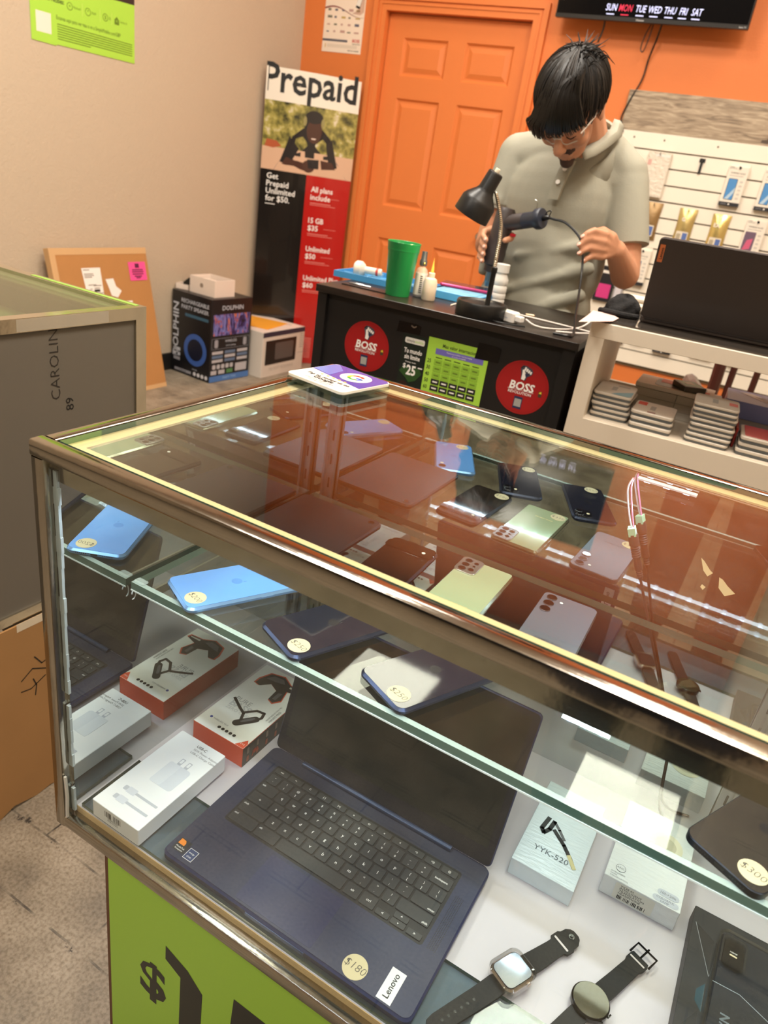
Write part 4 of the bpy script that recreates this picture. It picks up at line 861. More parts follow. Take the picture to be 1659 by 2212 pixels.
# ---------------- tall curved floor banner in the corner
BA = math.radians(38); BT = TR(-2.24, 3.604, 0, rz=BA)
t = thing('floor_banner', 'tall curved prepaid phone plan banner standing in the corner', 'banner', BT)
def bulge(x): u = (x + .047) / .2775; return -.030 * (1 - u * u)
def sheet(x0, x1, z0, z1, m, off=0.0, n=14):
    g = G(); vs = []
    for i in range(n + 1):
        x = x0 + (x1 - x0) * i / n; y = bulge(x) - off; vs += [(x, y, z0), (x, y, z1)]
    g.add(vs, [(2 * i, 2 * i + 2, 2 * i + 3, 2 * i + 1) for i in range(n)], m); return g
BL, BR_, BH = -.3245, .2305, 1.705
gl = dict(rough=.22, coat=.5)
bnk = M('banner black', (26, 22, 20), **gl); brd = M('banner red', (178, 30, 26), **gl); bwh = M('banner white', (238, 230, 216), **gl)
body_ = sheet(BL, BR_, 0, BH, bnk); n_ = len(body_.v)
body_.box(BL, BR_, .0, .004, 0, BH, M('banner back board', (60, 58, 56), .6)); obj('panel', body_, t)
obj('red_panel', sheet(-.045, BR_, .0, 1.165, brd, .0006, 8), t); obj('header', sheet(BL, BR_, 1.535, BH, bwh, .0006), t)
def wrap_text(g, s, size, m, x, z, al='L', bold=.0, sx=1.0, off=.0012):
    h = G(); h.text(s, size, m, None, al=al, bold=bold, sx=sx)
    vs = [(v[0] + x, bulge(v[0] + x) - off, v[1] + z) for v in h.v]; vs = [(max(min(a, BR_), BL), b, c) for a, b, c in vs]; g.add(vs, h.f, m)
g = G(); wrap_text(g, 'Prepaid', .205, ink, -.334, 1.583, bold=.020, sx=.90)
obj('lettering', g, t)
g = G()
for k, s in enumerate(('Get', 'Prepaid', 'Unlimited', 'for $50.')): wrap_text(g, s, .046, inkw, -.285, 1.115 - k * .042, bold=.012)
g2 = sheet(-.285, -.225, .970, .974, inkw, .0012, 2); g.add(g2.v, g2.f, inkw)
def rule(x0, x1, z, h=.004):
    q_ = sheet(x0, x1, z, z + h, M('pale red print', (222, 140, 130), .4), .0012, 3); g.add(q_.v, q_.f, M('pale red print', (222, 140, 130), .4))
for z, a, b2 in ((1.075, 'All plans', 'include'), (.895, '15 GB', '$35'), (.725, 'Unlimited', '$50'), (.545, 'Unlimited Plus', '$60')):
    wrap_text(g, a, .044, inkw, -.010, z, bold=.014, sx=.9); wrap_text(g, b2, .044, inkw, -.010, z - .045, bold=.014); rule(-.01, .12, z - .066); rule(-.01, .15, z - .076, .003); rule(.09, .17, z - .03, .002)
for k in range(14): rule(-.04, .225, .17 - k * .010, .003)
obj('copy', g, t)
# the photograph printed on the banner
ph = M('banner photo trees', (150, 146, 96), **gl); m, nt, b_ = node_mat('banner foliage')
tc = nt.nodes.new('ShaderNodeTexCoord'); nz = nt.nodes.new('ShaderNodeTexNoise'); nz.inputs['Scale'].default_value = 22; nz.inputs['Detail'].default_value = 8; nt.links.new(tc.outputs['Object'], nz.inputs['Vector'])
nt.links.new(ramp(nt, nz.outputs[0], [(.3, C(56, 56, 38)), (.45, C(128, 122, 64)), (.58, C(178, 166, 92)), (.72, C(226, 214, 196))]), b_.inputs['Base Color']); b_.inputs['Roughness'].default_value = .22; b_.inputs['Coat Weight'].default_value = .5
pg = sheet(BL, BR_, 1.165, 1.535, m, .0009); o = obj('photo_trees', pg, t)
obj('photo_ground', sheet(BL, BR_, 1.165, 1.290, M('banner ground', (214, 176, 148), **gl), .0012), t)
g = G()
def bp(pts, mt, off):
    vs = [(x, bulge(x) - off, z) for x, z in pts]; c = (sum(v[0] for v in vs) / len(vs), 0, sum(v[2] for v in vs) / len(vs)); n = len(vs)
    g.add(vs + [(c[0], bulge(c[0]) - off, c[2])], [(i, (i + 1) % n, n) for i in range(n)], mt)
bp([(-.25, 1.165), (-.19, 1.265), (.13, 1.255), (.20, 1.165)], M('banner table', (128, 116, 118), **gl), .0015)
bp([(-.30, 1.33), (-.24, 1.325), (-.21, 1.30), (-.26, 1.285), (-.31, 1.29)], M('banner truck', (176, 92, 60), **gl), .0015)
shp = M('banner jacket', (36, 32, 34), **gl); skn = M('banner skin', (76, 48, 40), **gl)
bp([(-.165, 1.275), (-.15, 1.36), (-.09, 1.412), (-.04, 1.425), (.03, 1.418), (.078, 1.375), (.105, 1.30), (.07, 1.262), (-.03, 1.258), (-.12, 1.258)], shp, .0018); bp([(-.215, 1.215), (-.165, 1.36), (-.105, 1.30), (-.155, 1.205)], shp, .0017); bp([(.055, 1.345), (.088, 1.375), (.135, 1.225), (.085, 1.21)], shp, .0017)
def ell(cx, cz, rx, rz, mt, off): bp([(cx + rx * math.cos(2 * PI * i / 20), cz + rz * math.sin(2 * PI * i / 20)) for i in range(20)], mt, off)
ell(-.03, 1.44, .055, .072, shp, .0021); ell(-.022, 1.405, .046, .066, skn, .0024); ell(-.028, 1.478, .052, .034, shp, .0027)
for sx_ in (-1, 1): ell(-.028 + sx_ * .053, 1.452, .010, .026, M('banner headphones', (150, 140, 90), **gl), .0029)
bp([(-.038, 1.368), (-.008, 1.368), (-.012, 1.360), (-.034, 1.360)], M('banner smile', (216, 196, 184), **gl), .0030)
bp([(-.20, 1.205), (-.18, 1.245), (-.06, 1.225), (-.06, 1.185)], skn, .0024); bp([(.125, 1.215), (.10, 1.25), (.03, 1.255), (.04, 1.205)], skn, .0024)
ell(-.04, 1.212, .038, .034, skn, .0027); bp([(-.05, 1.25), (.02, 1.255), (.022, 1.205), (-.04, 1.20)], shp, .0030)
obj('photo_person', g, t, 'printed picture of a person in headphones holding a phone')
# ---------------- posters on the walls
t = thing('wall_poster', 'lime green benefits poster high on the beige wall', 'poster', TR(RX0 + .0015, 1.905, 1.538, rz=PI / 2))
PW_ = .555
obj('sheet', G().prism([(0, 0), (.12, -.002), (.125, .003), (PW_, .006), (PW_, .72), (0, .72)], 0, .001, green, T=FRONT), t)
FF = front(0, -.0014, 0); dko = M('olive print', (96, 124, 34), .5); g = G()
g.poly([(PW_ * .55, .232), (PW_, .242), (PW_, .72), (PW_ * .55, .72)], M('poster brown', (52, 40, 36), .5), FF)
g.quad(.025, .098, .035, .110, M('blank square', (232, 224, 208), .5), FF)
g.text('Puedes calificar', .026, ink, FF, al='L', bold=.014, x=.06, y=.185, sx=.8); g.text('si recibes:', .026, ink, FF, al='L', bold=.014, x=.085, y=.157, sx=.8)
for k, (x, s) in enumerate(((.195, 'Medicaid'), (.290, 'SNAP'), (.385, 'SSI'), (.450, 'Section 8'))):
    arc(g, .0125, .0150, 0, 360, dko, FF @ TR(x, .158, 0), .0002, 18) if k != 3 else g.poly([(x - .013, .143), (x + .013, .143), (x + .013, .162), (x, .174), (x - .013, .162)], dko, FF, .0002)
    g.text(('+', '*', '$', 'n')[k], .02, dko if k != 3 else green, FF, x=x, y=.152, z=.0003); g.text(s, .0145, dko, FF, al='L', x=x + .019, y=.154, sx=.75); 
    if k: g.quad(x - .030, x - .0285, .135, .182, M('pale lime line', (205, 220, 120), .5), FF, .0001)
g.text('Escanea aqui para ver mas o ve a SimpleMobile.com/GBP', .0215, M('dark olive type', (58, 76, 26), .5), FF, al='L', x=.125, y=.097, sx=.70)
for k in range(7): g.quad(.128, .54 - (.24 if k == 6 else 0), .078 - k * .009, .0815 - k * .009, dko, FF)
obj('print', g, t)
t = thing('payment_poster', 'white bill payment poster with small logos left of the orange door', 'poster', WT @ TR(-3.005, -.0015, 1.852, rz=0))
obj('sheet', G().box(0, .268, -.0008, 0, 0, .42, M('poster white', (240, 222, 204), .4)), t)
FF = front(0, -.0012, 0); g = G()
wave = [(.268 * i / 16, .215 + .022 * math.sin(PI * (.15 + i / 16 * 1.5)) - .012 * i / 16) for i in range(17)]
for a, b2 in zip(wave, wave[1:]): g.poly([(a[0], a[1] - .009 * (1 - a[0] / .30)), (b2[0], b2[1] - .009 * (1 - b2[0] / .30)), b2, a], M('maroon band', (130, 56, 56), .4), FF)
random.seed(3)
for row in range(8):
    z = .375 - row * .034 if row < 4 else .375 - row * .036 - .022
    for c_ in range(5):
        if row < 4 and c_ > 3: continue
        col = random.choice([(170, 160, 150), (190, 150, 140), (120, 116, 100), (200, 190, 170), (90, 90, 110), (190, 160, 90)])
        w2 = random.uniform(.012, .032); g.quad(.022 + c_ * .047, .022 + c_ * .047 + w2, z, z + random.uniform(.006, .013), M('logo tint %d' % sum(col), col, .5), FF)
g.poly([(.185, .20), (.215, .215), (.262, .33), (.262, .21), (.24, .195)], M('hand photo', (206, 170, 150), .5), FF); g.poly([(.205, .232), (.232, .224), (.258, .326), (.230, .334)], black, FF, .0001); g.poly([(.2075, .243), (.2325, .236), (.2555, .316), (.231, .323)], paper, FF, .0002)
g.prism(rr(0, .172, .055, .067, .003), 0, .0001, M('slate bar', (92, 92, 104), .4), T=FF); g.text('BOSS', .022, red, FF, x=.23, y=.058, bold=.03); g.text('REVOLUTION', .0085, ink, FF, x=.232, y=.046, bold=.02)
g.quad(.02, .025, .022, .042, M('gold mark', (200, 160, 60), .5), FF); g.quad(.035, .24, .024, .042, M('fine print', (222, 206, 188), .5), FF); g.text('VISIT US ONLINE', .010, ink, FF, x=.215, y=.010, bold=.02); obj('print', g, t)
# ---------------- television
TVX = -1.5685
t = thing('television', 'wall mounted black television showing the days of the week', 'television', WT @ TR(TVX, -.11, 2.082) @ TR(0, 0, 0, rx=math.radians(4)))
TWd, THt = .925, .535
obj('cabinet', G().rbox(0, TWd, -.02, .018, 0, THt, .004, M('tv black', (20, 20, 21), .35), .002), t)
g = G(); g.quad(.006, TWd - .006, .018, THt - .006, M('tv screen', (14, 13, 14), .12, emit=0), front(0, -.0206, 0)); obj('screen', g, t)
obj('chin', G().box(0, TWd, -.0215, -.0195, 0, .017, M('tv chin', (44, 42, 40), .3)), t)
g = G(); tvw = M('tv text glow', (206, 212, 255), .5, emit=1.1); tvr = M('tv red glow', (205, 40, 70), .5, emit=.9); FF = front(0, -.0212, 0)
for k, (s, x, w_) in enumerate(zip(('SUN', 'MON', 'TUE', 'WED', 'THU', 'FRI', 'SAT'), (.214, .284, .357, .424, .495, .558, .620), (.037, .037, .037, .037, .037, .037, .037))):
    m = tvr if s == 'MON' else tvw; x += .060; g.text(s, .040, m, FF, x=x, y=.040, slant=.18, sx=.70, bold=.002); g.quad(x - .018, x + .020, .024, .0275, m, FF)
obj('day_names', g, t)
g = G(); g.text('Hisense', .012, M('tv badge', (190, 190, 190), .4), front(TWd * .46, -.0218, .004), bold=.02); g.text('Roku TV', .009, M('tv badge', (190, 190, 190), .4), front(TWd - .025, -.0218, .004), bold=.02); obj('badge', g, t)
g = G(); g.box(.14, .76, .018, .05, .03, .40, M('tv black', (20, 20, 21), .35)); obj('back_housing', g, t); g = G(); g.box(.34, .58, .05, .104, .15, .33, dark); obj('wall_bracket', g, t)
for nm, lab, pts, r_ in (('strap', 'short black strap hanging under the television', [(-1.325, -.075, 2.09), (-1.325, -.07, 2.05), (-1.338, -.068, 1.995)], .0045), ('cable_loop', 'small black cable loop hanging under the television', [(-1.095, -.07, 2.09), (-1.112, -.068, 2.04), (-1.118, -.066, 1.985), (-1.103, -.066, 1.972), (-1.092, -.067, 2.02), (-1.085, -.07, 2.09)], .0028), ('long_cable', 'long black power cable running from the television down over the wood board', [(-1.045, -.07, 2.09), (-1.055, -.05, 2.03), (-1.075, -.014, 1.95), (-1.082, -.012, 1.86), (-1.115, -.026, 1.76), (-1.135, -.028, 1.68), (-1.115, -.030, 1.635), (-1.11, -.030, 1.615)], .0042)):
    tag(obj(nm, G().tube([tuple(WT @ Vector(p)) for p in pts], r_, black)), lab, 'cable')
o_ = G(); o_.cyl(0, 0, 0, .012, .009, M('hook grey', (90, 88, 90), .4), T=WT @ TR(-1.4505, 0, 1.878, rx=PI / 2)); 
t = thing('wall_hook', 'small grey wall hook on the orange wall above the hair', 'hook', WT @ TR(-1.452, 0, 1.88)); g = G(); g.rbox(-.008, .008, -.006, 0, -.012, .012, .003, M('hook grey', (90, 88, 90), .4), .001); obj('plate', g, t); obj('hook_arm', G().tube([(0, -.005, -.008), (0, -.018, -.022), (0, -.016, -.032)], .0025, steel), t)
# ================================================================== slat wall with its board
SX0, SX1 = -1.125, .36; SO = -.012
plank = wood_mat('grey oak', [(.3, C(104, 90, 74)), (.45, C(150, 132, 110)), (.6, C(176, 158, 134)), (.75, C(196, 180, 156))], (1.6, 14, 14), .5, 5)
t = thing('wood_board', 'weathered grey oak board fixed above the slat wall', 'board', WT @ TR(SX0, 0, 1.630)); obj('board', G().box(0, SX1 - SX0, -.022, 0, 0, .182, plank), t)
obj('edge_band', G().box(-.004, 0, -.022, 0, 0, .182, M('board edge', (150, 116, 80), .6)), t); obj('knot', G().prism([(.685, .012), (.715, .008), (.735, .018), (.72, .022), (.72, .034), (.71, .026), (.69, .024)], 0, .0004, M('knot', (84, 70, 58), .6), T=front(0, -.0222, 0)), t)
t = thing('slat_wall', 'white slatted display wall behind the shop assistant', 'slat wall', WT @ TR(SX0, 0, 0)); sl_ = M('slat white', (242, 234, 218), .4)
WS = SX1 - SX0
obj('backing', G().box(.002, WS, -.010, 0, .44, 1.60, M('groove brown', (110, 92, 66), .7)), t)
ts_ = G(); ts_.box(0, WS, -.024, -.010, 1.554, 1.629, sl_); o = obj('top_rail', ts_, t)
for x in (.08, .235, .50, .8): obj('screw', G().cyl(0, 0, 0, .0015, .005, M('screw grey', (140, 130, 116), .4, .6), T=front(x, -.024, 1.600), n=10), o)
for k in range(14):
    z1 = 1.547 - k * .0782; obj('slat', G().box(0, WS, -.024, -.010, z1 - .0712, z1, sl_, None), t)
hookm = M('hook black', (26, 26, 28), .4)
def hook(T, L=.06, long_tag=False):
    h = thing('display_hook', 'black display hook', 'hook', T); obj('plate', G().box(-.014, .014, -.004, 0, -.008, .010, hookm), h)
    obj('prong', G().tube([(0, -.003, 0), (0, -L, -.002), (0, -L - .006, .008)], .0022, hookm, n=6), h); return h
def packT(s, z, rz=0, off=.0285): return WT @ TR(s, -off, z, rz=rz)
HK = []
def hung(nm, label, s, z1, build, cat='package', group=None, hk_label=None):
    # z1: top of the package; the hook passes through its hang hole
    t = thing(nm, label, cat, packT(s, z1), group); build(t)
    h = hook(WT @ TR(s + .001, -.024, z1 - .012), .035); h['label'] = hk_label
cardw = M('pack white', (236, 228, 214), .4); bluep = M('phone picture blue', (84, 146, 206), .3); bluel = M('phone picture light', (180, 206, 226), .3); purp = M('phone picture purple', (112, 92, 112), .35); pnk = M('phone picture pink', (206, 96, 130), .35)
def tempered(col):
    def f(t):
        W_, H_ = .096, .188
        g = G(); g.rbox(-W_ / 2, W_ / 2, -.022, 0, -H_, -.006, .002, cardw, .0008); obj('carton', g, t)
        g = G(); g.rbox(-W_ / 2, W_ / 2, -.0005, 0, -.008, .010, .001, cardw); obj('hang_tab', g, t)
        obj('foot_band', G().box(-W_ / 2 - .0003, W_ / 2 + .0003, -.0225, .0, -H_ - .0004, -H_ + .017, M('foot black', (42, 42, 46), .4)), t)
        FF = front(0, -.0223, 0); g = G(); g.prism(rr(-.034, .010, -.160, -.062, .004), 0, .0003, M('picture bezel', (50, 54, 62), .3), T=FF)
        if col == 'blue': g.prism(rr(-.032, .008, -.158, -.064, .003), .0003, .0005, bluep, T=FF); g.poly([(-.03, -.158), (.008, -.10), (.008, -.125), (-.012, -.158)], bluel, FF, .0007)
        else: g.prism(rr(-.040, .012, -.162, -.06, .004), .0003, .0005, purp, T=FF); g.poly([(-.034, -.15), (.0, -.14), (.004, -.09), (-.022, -.10)], pnk, FF, .0007)
        obj('picture', g, t)
        g = G(); g.text('TEMPERED GLASS', .0105, ink, FF, x=0, y=-.040, z=.0002, sx=.85); g.quad(-.036, .03, -.05, -.0485, gp, FF); g.text('SCREEN', .006, ink, FF, al='L', x=-.044, y=-.012, z=.0002); g.text('PROTECTOR', .006, ink, FF, al='L', x=-.044, y=-.019, z=.0002)
        for k in range(5): g.prism(rr(.020, .036, -.155 + k * .019, -.145 + k * .019, .003), 0, .0002, M('pack icon', (206, 200, 190), .5), T=FF)
        g.cyl(0, 0, 0, .0003, .004, paper, T=FF @ TR(0, -H_ + .008, .0004)); g.quad(-.040, -.012, -H_ + .006, -H_ + .010, gp, FF, .0006); obj('lettering', g, t)
        obj('hang_hole', G().cyl(0, 0, 0, .0004, .006, hookm, T=front(.004, -.0224, -.012)), t)
    return f
goldm = M('gold foil pouch', (205, 184, 122), .28, .6, bump=.25, scale=22)
def pouch(mat, word, H_=.186, W_=.092):
    def f(t):
        n = 10; nx = 8; vs = []
        for j in range(n + 1):
            v = j / n; z = -H_ * v; wv = W_ * (1 - .10 * math.sin(PI * v)); puff = .018 * math.sin(PI * min(1, max(0, (v - .06) / .88))) ** .6 if .06 < v < .94 else 0
            for i in range(nx + 1):
                u = i / nx; vs.append((-wv / 2 + wv * u, -.002 - puff * math.sin(PI * u) ** .7, z))
        fr = [(j * (nx + 1) + i, (j + 1) * (nx + 1) + i, (j + 1) * (nx + 1) + i + 1, j * (nx + 1) + i + 1) for j in range(n) for i in range(nx)]
        g = G(); g.add(vs, fr, mat); g.add([(x, -.0005, z) for x, y, z in vs], [tuple(reversed(q)) for q in fr], mat); obj('pouch', g, t)
        FF = front(0, -.0212, 0); g = G(); g.text(word, .026, inkw, FF, x=-.012, y=-.062, bold=.02); obj('lettering', g, t)
        g = G(); g.prism(rr(-.030, .030, -.168, -.112, .004), 0, .0003, M('window pale', (226, 216, 196), .3), T=FF); g.prism(rr(.002, .026, -.164, -.118, .002), .0003, .0005, M('window blue', (92, 116, 176), .3), T=FF); g.prism(rr(-.026, -.006, -.160, -.124, .002), .0003, .0005, M('window grey', (176, 164, 140), .3), T=FF); obj('window', g, t)
    return f
hung('screen_protector_pack', 'tempered glass box with a blue phone picture, hanging near the bare hook', -.494, 1.530, tempered('blue'), group='screen protector packs', hk_label='hook holding the tempered glass box near the bare hook')
hung('screen_protector_pack', 'tempered glass box with a blue phone picture, at the far right of the slat wall', -.325, 1.530, tempered('blue'), group='screen protector packs', hk_label='hook holding the far right tempered glass box')
hung('screen_protector_pack', 'tempered glass box with a purple and pink phone picture above the laptop lid', -.332, 1.300, tempered('purple'), group='screen protector packs', hk_label='hook holding the purple tempered glass box')
hung('screen_protector_pack', 'tempered glass box with a blue phone picture, low behind the hand', -.842, 1.074, tempered('blue'), group='screen protector packs', hk_label='hook holding the low tempered glass box behind the hand')
hung('screen_protector_pack', 'tempered glass box with a blue phone picture, seen through the white counter', -.595, .745, tempered('blue'), group='screen protector packs', hk_label='hook behind the white counter, right of the olive pack')
hung('gold_pouch', 'shiny gold foil pouch lettered G, left of the other gold pouch', -.671, 1.302, pouch(goldm, 'G'), group='gold foil pouches', hk_label='hook holding the gold pouch lettered G')
hung('gold_pouch', 'shiny gold foil pouch with a silver shape, right above the laptop lid edge', -.503, 1.298, pouch(M('bright gold foil', (226, 204, 130), .2, .7, bump=.3, scale=18), 'EX'), group='gold foil pouches', hk_label='hook holding the gold pouch above the laptop')
hung('brown_pouch', 'brown and clear pouch hanging beside the sleeve of the shirt', -.850, 1.308, pouch(M('brown foil pouch', (158, 128, 86), .35, .4, bump=.25, scale=22), ''), group='gold foil pouches', hk_label='hook holding the brown pouch beside the sleeve')
def blister(t):
    g = G(); g.rbox(-.058, .058, -.020, 0, -.215, 0, .004, M('cloudy wrap', (226, 216, 200), .3, bump=.6, scale=60, var=.06), .002); obj('sleeve', g, t)
    g = G(); g.quad(-.052, -.034, -.065, -.040, M('faint red tag', (214, 170, 160), .4), front(0, -.0204, 0)); g.quad(-.02, .052, -.024, -.012, paper, front(0, -.0204, 0)); obj('label_print', g, t)
hung('cable_pack', 'cloudy white wrapped pack hanging at the shoulder of the shirt', -.888, 1.545, blister, hk_label='hook holding the cloudy white pack')
h = hook(WT @ TR(-.679, -.024, 1.530), .045); h['label'] = 'bare display hook with a black price bar on the slat wall'
obj('price_bar', G().box(-.006, .006, -.006, -.0002, -.062, .006, hookm), h)
# packs seen low, beside and through the white counter
def strip_pack(W_, H_, col, col2=None):
    def f(t):
        obj('card', G().rbox(-W_ / 2, W_ / 2, -.016, 0, -H_, 0, .002, M('pack %s' % (col,), col, .4), .0006), t)
        FF = front(0, -.0163, 0); g = G(); c2 = M('pack face %s' % (col2 or col,), col2 or tuple(min(255, c + 40) for c in col), .4); g.prism(rr(-W_ * .36, W_ * .36, -H_ * .9, -H_ * .5, .004), 0, .0004, c2, T=FF); g.quad(-W_ * .3, W_ * .3, -H_ * .2, -H_ * .12, paper, FF); obj('print', g, t)
    return f
for lab, s, z, W_, H_, c, c2 in (('black and pink charger pack low on the slat wall behind the shirt', -.995, .955, .10, .19, (36, 34, 38), (206, 60, 130)), ('pale grey pack beside the black and pink charger pack', -.915, .95, .045, .19, (170, 166, 172), None),
    ('dark strip pack seen through the white counter at its left', -.83, .80, .035, .24, (52, 50, 60), None), ('olive pack with a purple bottle picture behind the white counter', -.735, .80, .075, .22, (104, 92, 56), (120, 112, 150)), ('navy round cable pack behind the white counter', -.40, .745, .09, .17, (66, 74, 110), (150, 160, 190)),
    ('green cable pack behind the white counter', -.28, .735, .05, .16, (150, 176, 140), (190, 205, 176)), ('blue cable pack behind the white counter', -.345, .735, .03, .16, (60, 84, 140), None), ('teal tube pack at the right behind the white counter', -.215, .72, .06, .15, (150, 180, 170), (80, 150, 140))):
    hung('accessory_pack', lab, s, z, strip_pack(W_, H_, c, c2), group='accessory packs on the slat wall', hk_label='hook holding the ' + lab.split(' seen')[0].split(' behind')[0].split(' at the')[0].split(' low')[0])
# ================================================================== black counter and what stands on it
KT = TR(-.4867, 1.1759, 0, rz=math.radians(3.29)); KZT = .965; KW, KD = .692, .46
lam = wood_mat('espresso laminate', [(.3, C(26, 20, 17)), (.5, C(34, 27, 23)), (.7, C(46, 36, 30))], (2, 18, 18), .32, 5)
blk = M('counter front black', (24, 22, 22), .42, var=.10, scale=7)
t = thing('black_counter', 'dark espresso counter with round red stickers and taped flyers on its front', 'counter', KT)
obj('worktop', G().rbox(0, KW, 0, KD, KZT - .018, KZT, .001, lam, .0008), t)
obj('side_panel', G().box(.004, .030, .008, KD - .01, 0, KZT - .018, blk), t); obj('side_panel', G().box(KW - .034, KW - .006, .008, KD - .01, 0, KZT - .018, blk), t)
obj('front_panel', G().box(.030, KW - .034, .018, .034, .03, KZT - .018, blk), t)
obj('plinth', G().box(.030, KW - .034, .03, .045, 0, .06, blk), t)
FZ = lambda z: KZT + z
def FK(y=.0175): return KT.inverted() @ KT @ front(0, y, 0)
navyi = M('sticker navy', (38, 48, 84), .4); redst = M('round red sticker', (158, 28, 30), .3)
for lab, x, z, r_ in (('left round red sticker lettered in white', .158, -.130, .0645), ('right round red sticker lettered in white', .582, -.132, .0645)):
    st_ = obj('round_sticker', G().cyl(0, 0, 0, .0006, r_, redst, T=TR(x, .0178, FZ(z)) @ FRONT, n=48), t, lab)
    A = TR(x, .0170, FZ(z)) @ FRONT; g = G()
    arc(g, r_ - .005, r_ - .0042, 0, 360, M('sticker ring', (140, 20, 24), .3), A, 0, 40)
    g.text('BOSS', .0265, inkw, A, x=-.001, y=-.006, bold=.03, z=.0002, slant=.12); g.text('REVOLUTION', .0092, inkw, A, x=-.003, y=-.0165, bold=.012, z=.0002, sx=1.02); g.quad(-.034, .030, -.0075, -.0068, inkw, A, .0002); obj('lettering', g, st_)
    g = G(); B = A @ TR(.001, .0325, .0003, rz=-.20)
    g.poly([(-.006, -.014), (.006, -.014), (.007, -.004), (.015, .004), (.016, .012), (.010, .018), (-.004, .020), (-.013, .018), (-.016, .009), (-.011, .001), (-.008, -.006)], M('fist shade', (70, 70, 84), .4), B); g.poly([(-.005, -.014), (.003, -.014), (.004, -.004), (.0, .002), (-.006, .010), (-.010, .008), (-.007, -.002)], inkw, B, .0002)
    for k in range(4): g.prism(rr(-.0065 + k * .0052, -.0022 + k * .0052, .008 - k * .001, .0165 - k * .0016, .0015), .0002, .0004, inkw, T=B)
    g.poly([(-.001, .001), (.009, .004), (.004, -.006)], navyi, B, .0004); g.poly([(-.015, .009), (-.008, .017), (-.010, .0185), (-.016, .012)], ink, B, .0004); obj('fist_emblem', g, st_)
    g = G(); g.quad(-.013, .008, -.052, -.0225, navyi, A, .0002); g.quad(-.011, .006, -.047, -.028, M('blank grey square', (160, 160, 156), .5), A, .0004); g.prism(rr(.042, .050, -.012, .002, .002), .0001, .0003, M('tiny badge', (70, 60, 40), .4), T=A); g.poly([(.043, -.004), (.0495, -.004), (.0485, .0015), (.044, .0)], M('tiny yellow', (214, 190, 50), .4), A, .0004); obj('small_print', g, st_)
fl = obj('dark_flyer', G().box(.257, .326, .0172, .0178, FZ(-.250), FZ(-.072), M('flyer dark green', (24, 34, 28), .35)), t, 'dark flyer advertising 25 dollars'); A = front(0, .0168, KZT); g = G()
g.prism(rr(.264, .318, -.094, -.080, .004), 0, .0002, M('flyer pill', (226, 226, 220), .4), T=A); g.text('simple', .0105, ink, A, x=.2795, y=-.0905, z=.0004, sx=.85); g.text('mobile', .0105, green, A, x=.3035, y=-.0905, z=.0004, sx=.85)
g.text('Tu mundo', .0165, inkw, A, x=.290, y=-.118, bold=.02, sx=.72, z=.0002); g.text('sin limite', .0165, inkw, A, x=.290, y=-.133, bold=.02, sx=.72, z=.0002); g.text('$', .016, inkw, A, x=.272, y=-.157, bold=.02, z=.0003); g.text('25', .034, inkw, A, x=.292, y=-.172, bold=.03, sx=.8, z=.0003); g.text('Prepago desde', .005, inkw, A, x=.288, y=-.142, z=.0003); g.quad(.310, .322, -.152, -.149, inkw, A, .0003)
obj('lettering', g, fl); g = G(); g.poly([(.260, -.168), (.272, -.148), (.288, -.158), (.312, -.150), (.322, -.164), (.308, -.184), (.290, -.192), (.278, -.180)], M('flyer map green', (44, 78, 36), .4), A, .0001)
g.prism([(.262 + .013 + .014 * math.cos(a * PI / 8), -.206 + .016 * math.sin(a * PI / 8)) for a in range(16)], 0, .0002, M('flyer hair', (46, 26, 20), .4), T=A); g.prism([(.274 + .008 * math.cos(a * PI / 8), -.214 + .011 * math.sin(a * PI / 8)) for a in range(16)], .0002, .0004, M('flyer skin', (190, 130, 100), .4), T=A); obj('picture', g, fl)
gf = obj('green_flyer_sheet', G().box(.327, .487, .0168, .0176, FZ(-.270), FZ(-.066), green), t, 'lime green price table flyer'); A = front(0, .0164, KZT); g = G(); lav = M('flyer lavender', (112, 106, 190), .4)
g.text('Mas valor internacional', .0125, M('dark green type', (44, 60, 24), .5), A, x=.414, y=-.085, bold=.01, sx=.82); g.quad(.350, .476, -.104, -.090, lav, A); g.text('Planes para hablar con los tuyos', .0052, inkw, A, x=.413, y=-.0965, z=.0002); g.text('en todo el mundo', .0052, inkw, A, x=.413, y=-.1025, z=.0002)
for k, s in enumerate(('25', '30', '40', '50', '60')): g.text(s, .0135, ink, A, x=.337, y=-.128 - k * .0165, bold=.01, sx=.8)
for c_ in range(5):
    g.quad(.353 + c_ * .0245, .370 + c_ * .0245, -.113, -.111, M('dark green type', (44, 60, 24), .5), A)
    for r_ in range(5):
        z = -.128 - r_ * .0165; g.prism(rr(.3505 + c_ * .0245, .3725 + c_ * .0245, z - .0025, z + .0110, .001), 0, .0002, M('flyer cell green', (138, 184, 56), .5) if r_ < 3 else ink, T=A); g.quad(.355 + c_ * .0245, .368 + c_ * .0245, z + .0025, z + .0060, M('olive print', (96, 124, 34), .5) if r_ < 3 else inkw, A, .0003)
g.quad(.327, .397, -.236, -.206, lav, A); g.text('Todos tus planes', .006, inkw, A, x=.362, y=-.214, z=.0002); g.text('incluyen mas', .006, inkw, A, x=.362, y=-.224, z=.0002); g.text('Obten 4 lineas en el', .0085, M('dark green type', (44, 60, 24), .5), A, x=.444, y=-.216, bold=.01, sx=.8); g.text('plan de 50', .0085, M('dark green type', (44, 60, 24), .5), A, x=.444, y=-.228, bold=.01, sx=.8); obj('lettering', g, gf)
bt_ = M('black glossy tape', (14, 10, 10), .2)
